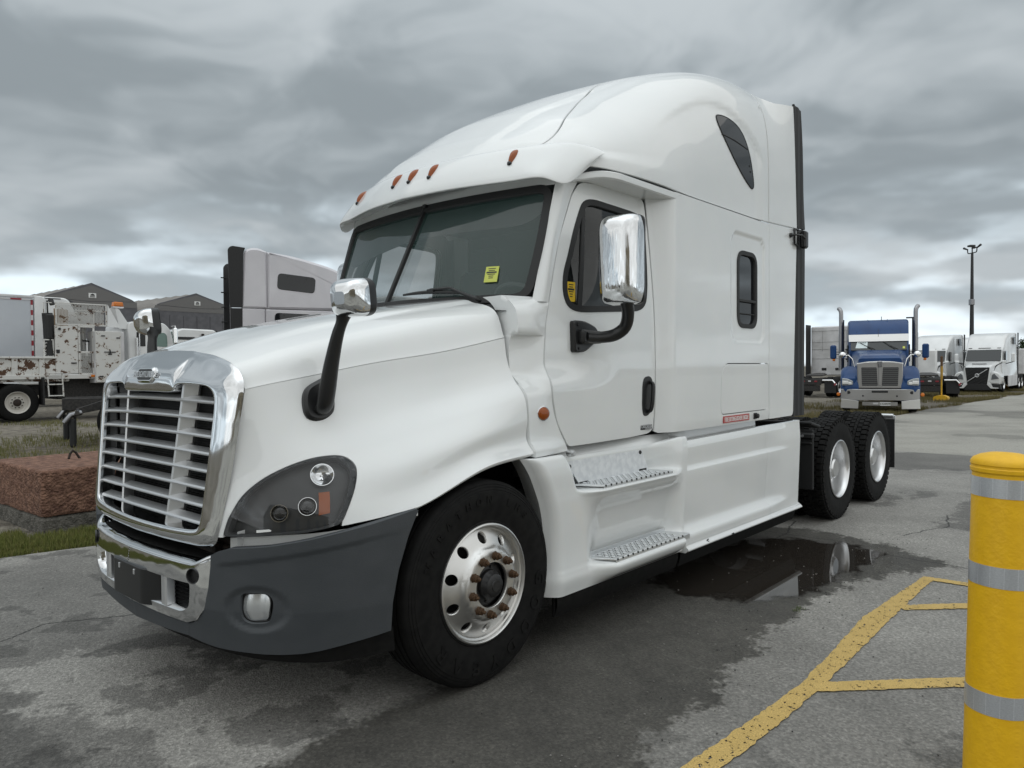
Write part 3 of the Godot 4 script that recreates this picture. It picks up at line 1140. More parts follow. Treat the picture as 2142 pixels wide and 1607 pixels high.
		part("lamp_well", ms[2], M.black_rough, fl)
	# white strip between headlight and bumper, and the dark cavity behind the bumper
	mb = Mb.new()
	mb.surf(func(u, v):
		var p := bum(lerpf(3.25, 7.9, u), .86)
		var y0 := cub([0, .25, .5, .75, 1], [.79, .80, .83, .87, .90], u)
		var y1 := cub([0, .25, .5, .75, 1], [.850, .865, .875, .895, .925], u)
		return Vector3(p.x + .06, lerpf(y0, y1, v), p.z - .05), 0.0, 1.0, 40, 0.0, 1.0, 4)
	mb.fq(Vector3(-1.075, .785, .765), Vector3(-1.075, .885, .765), Vector3(-.9, .885, .70), Vector3(-.9, .785, .70), Vector3(-1, 0, -1))
	pair("bumper_top_filler", mb, M.paint, T)
	mb = Mb.new()
	mb.box(Vector3(-.84, .68, 0), Vector3(.12, .36, 1.7), .0)
	mb.tube([Vector3(-.98, .815, -.62), Vector3(-1.0, .815, .7)], .035, 10)
	mb.tube([Vector3(-.95, .76, -.62), Vector3(-1.02, .77, .72)], .028, 10)
	mb.box(Vector3(-1.03, .77, .3), Vector3(.1, .05, .5), .01)
	mb.box(Vector3(-1.03, .77, -.3), Vector3(.1, .05, .3), .01)
	part("front_crossmember", mb, M.rusty_dark, T)
	mb = Mb.new()
	mb.surf(func(u, v):
		var b := bum_in(absf(u), .8)
		return Vector3(b.x + .0 + v * .16, .755 + .01 * v, signf(u) * b.z), -2.7, 2.7, 40, 0.0, 1.0, 2)
	part("bumper_step_pad", mb, M.rubber, T)

func door_front(y: float) -> float:
	return cub([1.10, 1.26, 1.41, 1.60, 1.82, 2.046, 2.34, 2.62, 2.72], [.80, .681, .632, .640, .667, .728, .835, .975, 1.05], y)

const DOOR := [1.09, 2.725, 1.045, 2.70, .975, 2.622, .828, 2.339, .728, 2.046, .667, 1.822, .645, 1.602, .635, 1.412, .681, 1.259, .80, 1.112, 1.113, 1.110, 1.447, 1.112, 1.70, 1.122, 1.755, 1.14, 1.760, 1.25, 1.762, 1.9, 1.762, 2.5, 1.758, 2.70, 1.74, 2.735, 1.404, 2.742]
const WIN := [1.084, 2.592, 1.17, 2.617, 1.32, 2.615, 1.485, 2.611, 1.63, 2.605, 1.705, 2.585, 1.728, 2.51, 1.722, 2.35, 1.710, 2.20, 1.690, 2.08, 1.655, 2.00, 1.56, 1.958, 1.35, 1.943, 1.172, 1.932, .971, 1.922, .88, 1.94, .842, 1.985, .833, 2.054, .850, 2.141, .90, 2.25, .958, 2.383, 1.03, 2.52]

func truck_cab(T: Node) -> void:
	var door := rounded(V2(DOOR), [.03, .03, .03, .05, .05, .05, .05, .05, .05, .03, .03, .03, .05, .04, .02, .02, .02, .02, .04, .03], 3)
	var win := loop(V2(WIN), 3)
	for s in 2:
		var mb := Mb.new()
		mb.patch(skin, door, [win], .04, .04, 1.0, .022)
		var seal := Mb.new()
		seal.patch(func(x, y): return skin(x, y) + Vector3(0, 0, .004), grown(win, .012), [grown(win, -.026)], .03, .03, 1.0, .026)
		var gl := Mb.new()
		gl.patch(skin_glass, grown(win, -.018), [], .06, .06, 1.0, 0.0)
		var dv := Mb.new()
		dv.patch(func(x, y): return skin(x, y) + Vector3(0, 0, -.004), PackedVector2Array(V2([.956, 1.935, .985, 1.935, 1.10, 2.60, 1.075, 2.60])), [], .04, .04, 1.0, .03)
		var hp := Mb.new()
		hp.patch(func(x, y): return skin(x, y) + Vector3(0, 0, .003), rounded(V2([1.628, 1.505, 1.70, 1.515, 1.735, 1.49, 1.738, 1.31, 1.71, 1.25, 1.635, 1.24, 1.612, 1.31, 1.612, 1.45]), .04), [], .02, .02, 1.0, .02)
		var grip := Mb.new()
		var gp := []
		for q in [[1.705, 1.475, .0], [1.70, 1.455, .03], [1.69, 1.37, .036], [1.685, 1.29, .03], [1.685, 1.27, .0]]:
			gp.append(skin(q[0], q[1]) + Vector3(0, 0, q[2]))
		var gs := []
		for k in 17:
			gs.append(cr_at(gp, k / 16.0 * 4.0))
		grip.tube(gs, .013, 8)
		var ms := [mb, seal, gl, dv, hp, grip]
		if s == 1:
			for i in ms.size():
				ms[i] = ms[i].mirrored()
		var d := part("door", ms[0], M.paint, T)
		part("window_seal", ms[1], M.black_rough, d)
		part("window_glass", ms[2], M.tint_glass, d)
		part("window_divider", ms[3], M.black_rough, d)
		part("handle", ms[4], M.black, d)
		part("handle_grip", ms[5], M.black, d)
		door_mirror(d, s == 1)
		if s == 0:
			var bf := frame_at(skin(1.671, 1.169) + Vector3(0, 0, .002), Vector3(-.1, 0, 1))
			var b := Mb.new()
			b.prism(rect(-.062, -.017, .062, .015), -.004, .005, bf, .002)
			part("model_badge", b, M.dark_metal, d)
			b = Mb.new()
			add_text(b, "CASCADIA", .020, .003, bf * Transform3D(Basis(), Vector3(0, .004, .006)), .85)
			add_text(b, "EVOLUTION", .009, .003, bf * Transform3D(Basis(), Vector3(.02, -.011, .006)), .95)
			part("model_lettering", b, M.silver, d)
			sticker(d, skin(.905, 2.03) + Vector3(0, 0, -.011), Vector3(-.05, .0, 1), .072, .118, M.yellow_print, .03)
	# cowl between bonnet and door
	var rows := [[1.985, .93, 1.005], [1.955, .985, 1.035], [1.90, 1.035, 1.06], [1.84, 1.05, 1.068], [1.785, 1.052, 1.066], [1.762, 1.035, 1.058], [1.752, 1.0, 1.046], [1.70, .985, 1.042], [1.60, .985, 1.045], [1.545, .995, 1.05], [1.50, 1.045, 1.075], [1.44, 1.105, 1.108], [1.38, 1.122, 1.117], [1.30, 1.128, 1.116], [1.22, 1.13, 1.11], [1.17, 1.138, 1.108], [1.14, 1.165, 1.118], [1.12, 1.175, 1.12], [1.085, 1.17, 1.11]]
	var cg := [[], [], []]
	for r in rows:
		var xr := door_front(r[0]) - .008
		cg[0].append(Vector3(.418, r[0], r[1]))
		cg[1].append(Vector3((.418 + xr) * .5, r[0], (r[1] + r[2]) * .5 + .004))
		cg[2].append(Vector3(xr, r[0], side(xr, r[0]) if r[0] < 1.97 else r[2]))
	var mb := Mb.new()
	mb.patch(func(u, v): return grid_at(cg, u, v), PackedVector2Array(V2([0, 0, 2, 0, 2, 17.9, 0, 17.9])), [], .12, .25, -1.0, .03)
	for i in 36:
		var a := grid_at(cg, 0, i * .5)
		var b := grid_at(cg, 0, minf(i * .5 + .5, 17.9))
		mb.fq(a, b, b + Vector3(.012, 0, -.16), a + Vector3(.012, 0, -.16), Vector3(-1, 0, 0))
	pair("cowl_panel", mb, M.paint, T)
	mb = Mb.new()  # top of the cowl, below the windscreen
	mb.surf(func(u, v):
		var z := lerpf(-1.0, 1.0, u)
		var a := wind(z, 1.965)
		return a.lerp(Vector3(.41, 1.955 - .03 * z * z, z * .96), v) - Vector3(0, .012 + .02 * v, 0), 0.0, 1.0, 40, 0.0, 1.0, 3)
	part("cowl_top", mb, M.black_rough, T)
	var sf := frame_at(grid_at(cg, 1.05, 12.75) + Vector3(0, 0, .002), Vector3(-.12, .03, 1))
	mb = Mb.new()
	mb.lathe(V2([.040, -.004, .040, .004, .036, .012, .024, .020, .010, .024, .0, .025]), sf * Transform3D(Basis().scaled(Vector3(1.1, .92, 1)), Vector3.ZERO), 28)
	var sg := part("side_turn_signal", mb, M.amber, T)
	mb = Mb.new()
	mb.lathe(V2([.043, -.006, .043, .004, .040, .006]), sf * Transform3D(Basis().scaled(Vector3(1.1, .92, 1)), Vector3.ZERO), 28)
	part("signal_bezel", mb, M.chrome, sg)
	# windscreen
	var ws := rounded(V2([-.985, 1.965, .985, 1.965, 1.0, 2.3, .985, 2.655, -.985, 2.655, -1.0, 2.3]), [.10, .10, .3, .09, .09, .3], 8)
	mb = Mb.new()
	mb.patch(wind_glass, grown(ws, -.02), [], .05, .05, 1.0, 0.0)
	var wg := part("windscreen", mb, M.screen_glass, T)
	mb = Mb.new()
	mb.patch(func(z, y): return wind(z, y) + Vector3(-.006, .004, 0), grown(ws, .012), [grown(ws, -.034)], .04, .04, 1.0, .028)
	part("windscreen_seal", mb, M.black_rough, wg)
	mb = Mb.new()
	var secs := []
	for k in 9:
		var y := lerpf(1.97, 2.645, k / 8.0)
		var p := wind(0, y) + Vector3(-.004, .002, 0)
		secs.append([p + Vector3(.02, 0, -.014), p + Vector3(-.004, 0, -.012), p + Vector3(-.008, 0, 0), p + Vector3(-.004, 0, .012), p + Vector3(.02, 0, .014)])
	loft(mb, secs)
	part("windscreen_divider", mb, M.black_rough, wg)
	mb = Mb.new()
	mb.patch(wind_in, loop(V2([-.93, 2.60, -.96, 2.50, -.93, 2.42, -.86, 2.36, -.70, 2.35, 0, 2.44, .70, 2.44, .86, 2.46, .93, 2.51, .955, 2.57, .93, 2.62, .5, 2.635, -.5, 2.635]), 5), [], .05, .05, 1.0, .004)
	part("sun_shade", mb, M.shade_black, wg)
	sticker(wg, wind(.735, 2.13) + Vector3(.006, 0, 0), Vector3(-1, .45, .35), .085, .105, M.lime_print, .02)
	# header strip above the windscreen, pillars
	mb = Mb.new()
	mb.surf(func(u, v): return wind(lerpf(-1.0, 1.0, u), lerpf(2.663, 2.80, v)), 0.0, 1.0, 40, 0.0, 1.0, 4)
	part("roof_header", mb, M.paint, T)
	mb = Mb.new()
	var hk := wind(.02, 2.66)
	mb.box(hk + Vector3(-.02, 0, 0), Vector3(.03, .02, .03), .005)
	part("header_sensor", mb, M.black, T)
	mb = Mb.new()
	mb.surf(func(u, v):
		var y := lerpf(1.955, 2.735, v)
		var a := wind(.99 + .012, minf(y, 2.70))
		a.y = y
		var xd := door_front(y) - .008
		var b := Vector3(xd, y, side(xd, y))
		var m := (a + b) * .5 + Vector3(-.012, 0, .02)
		return cr_at([a, m, b], u * 2.0), 0.0, 1.0, 12, 0.0, 1.0, 40, -1.0)
	pair("windscreen_pillar", mb, M.paint, T)
	# door jamb line of the roof rail, and the overhanging rain ledge above the door
	mb = Mb.new()
	secs = []
	for k in 33:
		var f := k / 32.0
		var x := lerpf(.875, 2.02, f)
		var zo := lerpf(1.045, 1.172, smoothstep(0.0, .35, f))
		var zi := side(x, 2.70) - .05
		var y := lerpf(2.735, 2.782, smoothstep(0.0, .25, f))
		var dep := lerpf(.045, .05, f) * (1.0 - smoothstep(.93, 1.0, f) * .6)
		secs.append([Vector3(x, y, zi), Vector3(x, y, zo - .006), Vector3(x, y - .006, zo), Vector3(x, y - dep + .008, zo - .002), Vector3(x, y - dep, zo - .012), Vector3(x, y - dep - .006, zi)])
	loft(mb, secs)
	pair("rain_ledge", mb, M.paint, T)
	# sill under the door and sleeper
	mb = Mb.new()
	mb.surf(func(u, v):
		var x := lerpf(.70, 3.46, u)
		var zt := lerpf(1.045, 1.12, smoothstep(1.2, 2.1, x))
		return Vector3(x, lerpf(1.106, .94, v), zt - .05 + .05 * sin(v * PI * .9) * (1.0 - smoothstep(1.6, 2.3, x)) + .02 * v), 0.0, 1.0, 50, 0.0, 1.0, 10, -1.0)
	pair("cab_sill", mb, M.paint, T)
	# wipers
	var blades := [[.42, [.33, .60], [.28, 2.035, .72, 2.01], [.80, 1.97]]]
	for sgn in [1.0, -1.0]:
		mb = Mb.new()
		var z0 := .17 if sgn > 0 else -.72
		var z1 := .62 if sgn > 0 else -.22
		var pb := []
		for k in 9:
			var f := k / 8.0
			pb.append(wind(lerpf(z0, z1, f), lerpf(2.035, 2.02, f) + .012 * sin(f * PI)) + Vector3(-.028, 0, 0))
		mb.tube(pb, [.007, .009, .011, .012, .013, .013, .012, .011, .008], 6)
		mb.box(pb[4] + Vector3(-.008, .008, 0), Vector3(.02, .02, .06), .004)
		var hub := Vector3(.44, 1.968, .74 if sgn > 0 else -.10)
		var mid: Vector3 = wind(z1 - .09, 2.055) + Vector3(-.045, 0, 0)
		mb.tube([pb[4] + Vector3(-.014, .014, 0), mid, wind(z1 + .02, 2.01) + Vector3(-.04, 0, 0), hub + Vector3(-.03, .01, 0), hub], [.007, .009, .010, .012, .013], 8)
		part("wiper", mb, M.black, T)

func sticker(parent: Node, at: Vector3, facing: Vector3, w: float, h: float, m: Material, r: float) -> void:
	var mb := Mb.new()
	var f := frame_at(at, facing)
	mb.prism(rect(-w / 2, -h / 2, w / 2, h / 2), -.001, .002, f, .0)
	var o := part("sticker", mb, m, parent)
	mb = Mb.new()
	for i in 6:
		var ww := w * (.8 if i != 1 else .5) * (.7 + .3 * sin(i * 7.3))
		mb.box(Vector3(-w * .02, h * (.36 - i * .12), .0022), Vector3(ww, h * (.05 if i != 2 else .10), .001), 0.0)
	var p := part("printed_lines", mb, M.black, o)
	p.transform = f

func door_mirror(d: Node, other: bool) -> void:
	var base := Mb.new()
	var f := frame_at(skin(.985, 1.76), Vector3(-.05, .05, 1))
	base.prism(rounded(V2([-.118, -.095, -.02, -.095, .115, -.02, .115, .055, .0, .095, -.118, .095]), [.02, .04, .06, .06, .05, .02]), -.01, .03, f, .010)
	base.prism(rounded(V2([-.085, -.048, .11, -.042, .11, .032, -.085, .04]), .02), .02, .07, f, .014)
	var bolts := Mb.new()
	for q in [[-.08, .07], [-.08, -.072]]:
		bolts.tube([f * Vector3(q[0], q[1], .028), f * Vector3(q[0], q[1], .036)], .009, 8)
	var arm := Mb.new()
	var pts := [f * Vector3(-.04, -.005, .05), f * Vector3(.06, -.008, .085), f * Vector3(.13, .005, .14), f * Vector3(.155, .05, .20), f * Vector3(.12, .125, .25), f * Vector3(.075, .20, .272)]
	var sm := []
	var rd := []
	for k in 21:
		sm.append(cr_at(pts, k / 20.0 * 5.0))
		rd.append(cr_at([.036, .036, .038, .038, .037, .04], k / 20.0 * 5.0))
	arm.tube(sm, rd, 14)
	# head: a tall rounded shell, its convex chrome back towards the front of the truck
	var hf := Transform3D(Basis(Vector3.UP, .10), Vector3(1.015, 2.205, 1.325))
	var shell := Mb.new()
	var prof := func(u: float, v: float) -> Vector3:  # u round the front, v from bottom to top
		var a := lerpf(-PI * .5, PI * .5, u)
		var ca := pow(maxf(cos(a), 0.0), .55)
		var sa := signf(sin(a)) * pow(absf(sin(a)), .62)
		var e := pow(absf(v), 7.0)
		var k := pow(maxf(1.0 - e, 0.0), 1.0 / 3.2)
		return hf * Vector3(.06 - .155 * ca * lerpf(k, 1.0, .0), v * .262 + .012 * ca * 0.0, sa * .128 * lerpf(k, 1.0, .55))
	shell.surf(prof, 0.001, 0.999, 40, -0.9999, 0.9999, 48, 1.0)
	var blk := Mb.new()
	blk.prism(rrect(.256, .524, .05, 6), -.006, .02, Transform3D(Basis(hf.basis * Vector3(0, 0, -1), Vector3.UP, hf.basis * Vector3(1, 0, 0)), hf * Vector3(.06, 0, 0)), .008)
	var ms := [base, bolts, arm, shell, blk]
	if other:
		for i in 5:
			ms[i] = ms[i].mirrored()
	part("mirror_base", ms[0], M.black, d)
	part("mirror_bolts", ms[1], M.dark_metal, d).set_meta("kind", "stuff")
	part("mirror_arm", ms[2], M.black, d)
	part("mirror_shell", ms[3], M.chrome_streaked, d)
	part("mirror_back", ms[4], M.black, d)

func truck_roof(T: Node) -> void:
	var seam := V2([.615, .17, .733, .246, .93, .38, 1.148, .495, 1.40, .575, 1.633, .632, 1.98, .698, 2.22, .75, 2.38, .84, 2.45, 1.0])
	var sm := PackedVector2Array()
	for i in 55:
		sm.append(cr_at(seam, i / 54.0 * 9.0))
	sm[54] = Vector2(2.45, 1.0)
	var cap := PackedVector2Array([Vector2(.61, 1.0), Vector2(.61, .17)])
	for p in sm:
		cap.append(p + Vector2(-.004, .003) if p.y < .99 else p + Vector2(-.004, 0))
	var mb := Mb.new()
	mb.patch(roof, cap, [], .05, .02, 1.0, .02, .002)
	pair("roof_cap", mb, M.paint, T)
	var shell := PackedVector2Array([Vector2(.70, .005), Vector2(3.50, .005), Vector2(3.50, 1.0)])
	for i in range(54, -1, -1):
		shell.append(sm[i] + (Vector2(.004, -.003) if sm[i].y < .99 else Vector2(.004, 0)))
	mb = Mb.new()
	mb.patch(roof, shell, [], .04, .014, 1.0, .02, .002)
	var rs := pair("roof_shell", mb, M.paint, T)
	var tri := loop(V2([2.655, .374, 2.711, .381, 2.858, .374, 3.007, .355, 3.12, .318, 3.199, .261, 3.246, .185, 3.225, .160, 3.15, .172, 3.017, .211, 2.851, .27, 2.704, .333]), 5)
	mb = Mb.new()
	mb.patch(roof_out, tri, [], .03, .01, 1.0, .01, .002)
	var tw := pair("roof_window", mb, M.smoked, T)
	mb = Mb.new()
	var ring := []
	for p in grown(tri, .002):
		ring.append(roof(p.x, p.y) + Vector3(0, 0, .003))
	ring.append(ring[0])
	mb.tube(ring, .005, 6, false)
	part("window_seal", mb, M.black_rough, tw)
	mb = Mb.new()
	mb.tube([roof(2.705, .325) + Vector3(0, 0, .004), roof(2.9, .315) + Vector3(0, 0, .005), roof(3.14, .30) + Vector3(0, 0, .004)], .006, 6)
	for q in [[3.17, .245], [3.185, .225]]:
		mb.box(roof(q[0], q[1]) + Vector3(0, 0, .006), Vector3(.014, .014, .006), .003)
	part("window_divider", mb, M.black_rough, tw)
	# sun visor and its five marker lamps
	mb = Mb.new()
	mb.surf(visor, -6.0, 6.0, 120, 0.0, 5.0, 30, 1.0)
	var vs := part("sun_visor", mb, M.paint, T)
	for e in [-6.0, 6.0]:
		var pts := []
		for k in 13:
			pts.append(visor(e, k / 12.0 * 5.0))
		mb = Mb.new()
		mb.face(pts, Vector3(1, 0, 0))
		part("visor_end", mb, M.paint, vs)
	for u in [-1.97, -.45, 0.0, .45, 1.97]:
		var c := visor(u, 2.95)
		var d := visor(u, 3.88)
		var nn := (visor(u + .05, 3.4) - visor(u - .05, 3.4)).cross(visor(u, 3.5) - visor(u, 3.3)).normalized()
		if nn.x > 0:
			nn = -nn
		var ax := (d - c).normalized()
		var f := Transform3D(Basis(ax.cross(nn).normalized(), ax, nn), (c + d) * .5)
		var lamp := Mb.new()
		lamp.surf(func(a, b):
			var r := 1.0 - pow(maxf(b, 0.0), 2.2)
			var w := (.026 + .008 * cos(a * TAU - PI * .5)) * (1.0 if sin(a * TAU) > 0 else 1.0)
			return f * Vector3(cos(a * TAU) * w * b, sin(a * TAU) * .075 * b - .004, .030 * r - .004), 0.0, 1.0, 32, 0.0, 1.0, 10)
		var lo := part("marker_lamp", lamp, M.amber, vs)
		lamp = Mb.new()
		lamp.lathe(V2([.0, .014, .012, .010, .016, .0]), f * Transform3D(Basis(), Vector3(0, -.062, .002)), 10)
		part("lamp_foot", lamp, M.dark_glass, vs)

func ext_z(x: float, y: float) -> Vector3:
	var s := pow(clampf((y - 2.795) / 1.29, 0, 1), 5.0)
	var zr := 1.17 * pow(maxf(1.0 - s, 0.01), .2)
	return Vector3(x, y, lerpf(zr, 1.168, smoothstep(3.5, 4.15, x)))

func truck_sleeper(T: Node) -> void:
	var hatch := rounded(V2([2.622, 1.205, 3.50, 1.205, 3.512, 1.597, 2.70, 1.597, 2.632, 1.52, 2.615, 1.30]), [.06, .05, .05, .07, .1, .08])
	var win := rrect(.352, .60, .105, 8)
	for i in win.size():
		win[i] += Vector2(3.120, 2.195)
	var body := PackedVector2Array(V2([1.771, 1.132, 1.80, 1.121, 3.516, 1.121, 3.516, 2.783, 1.771, 2.783]))
	for s in 2:
		var mb := Mb.new()
		mb.patch(skin, body, [grown(hatch, .0035), win], .03, .03, 1.0, .02)
		var ht := Mb.new()
		ht.patch(skin, grown(hatch, -.0035), [], .04, .04, 1.0, .02)
		var seal := Mb.new()
		seal.patch(func(x, y): return skin(x, y) + Vector3(0, 0, .007), grown(win, .012), [grown(win, -.022)], .03, .03, 1.0, .03)
		var gl := Mb.new()
		gl.patch(skin_glass, grown(win, -.012), [], .06, .06, 1.0, 0.0)
		var bar := Mb.new()
		bar.box(Vector3(3.12, 2.105, 1.156), Vector3(.31, .022, .012), .003)
		bar.box(Vector3(3.12, 2.0, 1.150), Vector3(.29, .008, .008), .002)
		var ms := [mb, ht, seal, gl, bar]
		if s == 1:
			for i in ms.size():
				ms[i] = ms[i].mirrored()
		var o := part("sleeper_side", ms[0], M.paint, T)
		part("luggage_hatch", ms[1], M.paint, o)
		part("window_seal", ms[2], M.black_rough, o)
		part("window_glass", ms[3], M.smoked, o)
		part("window_divider", ms[4], M.black_rough, o)
		if s == 0:
			var f := frame_at(skin(2.885, 1.164) + Vector3(0, 0, .004), Vector3(0, 0, 1))
			var st := Mb.new()
			st.prism(rect(-.232, -.027, .232, .025), -.003, .001, f, 0.0)
			part("warning_sticker", st, M.red_print, o)
			st = Mb.new()
			add_text(st, "FIRE EXTINGUISHER INSIDE", .034, .0012, f * Transform3D(Basis(), Vector3(0, -.002, .0016)), .69)
			part("sticker_lettering", st, M.white_print, o)
			st = Mb.new()
			st.box(skin(3.235, 1.163) + Vector3(0, 0, .004), Vector3(.055, .05, .012), .005)
			st.lathe(V2([.02, .0, .02, .02, .016, .024, .0, .025]), frame_at(skin(3.245, 1.163) + Vector3(0, 0, .006), Vector3(0, 0, 1)), 16)
			part("hatch_lock", st, M.dark_metal, o)
	var mb := Mb.new()
	mb.patch(ext_z, PackedVector2Array(V2([3.527, 2.806, 4.15, 2.835, 4.075, 3.925, 3.80, 3.90, 3.527, 3.93])), [], .06, .05, 1.0, .03)
	pair("upper_side_extender", mb, M.paint, T)
	mb = Mb.new()
	mb.patch(ext_z, rounded(V2([3.527, 1.121, 4.06, 1.124, 4.147, 2.82, 3.527, 2.792]), [.01, .05, .01, .01]), [], .1, .1, 1.0, .03)
	pair("lower_side_extender", mb, M.paint, T)
	mb = Mb.new()
	var fl := func(x: float, y: float) -> Vector3:
		return Vector3(x, y, 1.166 + .004 * sin((x - 4.05) * 60.0))
	mb.patch(fl, PackedVector2Array(V2([4.16, 2.845, 4.36, 2.85, 4.255, 3.93, 4.085, 3.95])), [], .02, .2, 1.0, .02)
	mb.patch(fl, PackedVector2Array(V2([4.07, 1.115, 4.345, 1.11, 4.36, 2.842, 4.155, 2.83])), [], .02, .2, 1.0, .02)
	pair("extender_flap", mb, M.black_rough, T)
	mb = Mb.new()
	mb.box(Vector3(4.23, 2.735, 1.205), Vector3(.075, .16, .06), .015)
	mb.tube([Vector3(3.985, 2.75, 1.175), Vector3(3.99, 2.75, 1.215), Vector3(4.1, 2.758, 1.235), Vector3(4.2, 2.745, 1.225)], .008, 6)
	mb.lathe(V2([.0, .02, .02, .018, .022, .0]), frame_at(Vector3(3.985, 2.75, 1.172), Vector3(0, 0, 1)), 10)
	mb.tube([Vector3(4.15, 2.82, 1.18), Vector3(4.05, 2.815, 1.185), Vector3(4.05, 2.68, 1.185), Vector3(4.15, 2.675, 1.18)], .011, 6)
	part("extender_latch", mb, M.black, T)
	mb = Mb.new()
	mb.box(Vector3(3.47, 2.45, 0), Vector3(.04, 2.66, 2.22), .0)
	part("sleeper_back", mb, M.paint, T)

const SKP := [[1.085, 1.16], [1.083, 1.212], [1.0, 1.23], [.90, 1.23], [.865, 1.23], [.82, 1.23], [.70, 1.225], [.55, 1.22], [.46, 1.224], [.42, 1.23], [.375, 1.234], [.30, 1.22]]
const SKS := [[1.05, 1.098], [1.02, 1.10], [.95, 1.088], [.875, 1.072], [.868, 1.272], [.83, 1.276], [.72, 1.208], [.55, 1.160], [.438, 1.132], [.425, 1.312], [.365, 1.312], [.30, 1.222]]
func front_skirt(u: float, v: float) -> Vector3:
	var a := []
	var b := []
	for i in 12:
		a.append(Vector2(SKP[i][0], SKP[i][1]))
		b.append(Vector2(SKS[i][0], SKS[i][1]))
	var p: Vector2 = cr_at(a, v)
	var q: Vector2 = cr_at(b, v)
	var x0 := lerpf(.33, 1.99, u)
	var lo := smoothstep(3.0, 8.0, v)
	var w := smoothstep(lerpf(.60, .66, lo), lerpf(.80, .92, lo), x0) * smoothstep(lerpf(1.93, 1.99, lo), lerpf(1.66, 1.80, lo), x0)
	var r := p.lerp(q, w)
	var xf := cub([.30, .5, .66, .824, .989, 1.085], [.513, .515, .505, .465, .386, .325], clampf(p.x, .30, 1.085))
	var xr := lerpf(1.925, 1.995, (r.x - .3) / .75)
	var x := lerpf(xf, xr, u)
	var e := clampf((x - xf) / .09, 0.0, 1.0)
	return Vector3(x, r.x, r.y - .075 * pow(1.0 - e, 2.5))

func tread(x0: float, x1: float, y: float, z0: float, z1: float, T: Node) -> void:
	var mb := Mb.new()
	var at := Transform3D(Basis(Vector3(1, 0, 0), Vector3(0, 0, -1), Vector3(0, 1, 0)), Vector3(0, y, 0))
	mb.prism(PackedVector2Array([Vector2(x0, -z0), Vector2(x0 + .085, -z1), Vector2(x1 + .05, -z1), Vector2(x1, -z0)]), -.004, .006, at, .002)
	mb.box(Vector3((x0 + x1) / 2 + .065, y - .012, z1 + .002), Vector3(x1 - x0 - .04, .034, .006), .002)
	mb.box(Vector3((x0 + x1) / 2, y + .014, z0 - .002), Vector3(x1 - x0 - .01, .028, .004), .001)
	var dark := Mb.new()
	var nx := int((x1 - x0 - .12) / .030)
	var nz := int((z1 - z0 - .02) / .026)
	for i in nx:
		for j in nz:
			var c := Vector3(x0 + .085 + i * .030, y + .006, z0 + .018 + j * .026)
			var b := Basis(Vector3.UP, PI * .25 if (i + j) % 2 == 0 else -PI * .25)
			mb.box(c + Vector3(0, .002, 0), Vector3(.024, .005, .007), .0015, b)
			dark.box(c + Vector3(.015, .0005, .0), Vector3(.009, .0016, .006), 0.0)
	for i in int((x1 - x0 - .06) / .055):
		dark.box(Vector3(x0 + .10 + i * .055, y + .002, z1 + .004), Vector3(.012, .012, .005), 0.0)
	var o := part("step_tread", mb, M.tread_metal, T)
	part("tread_holes", dark, M.black_rough, o)

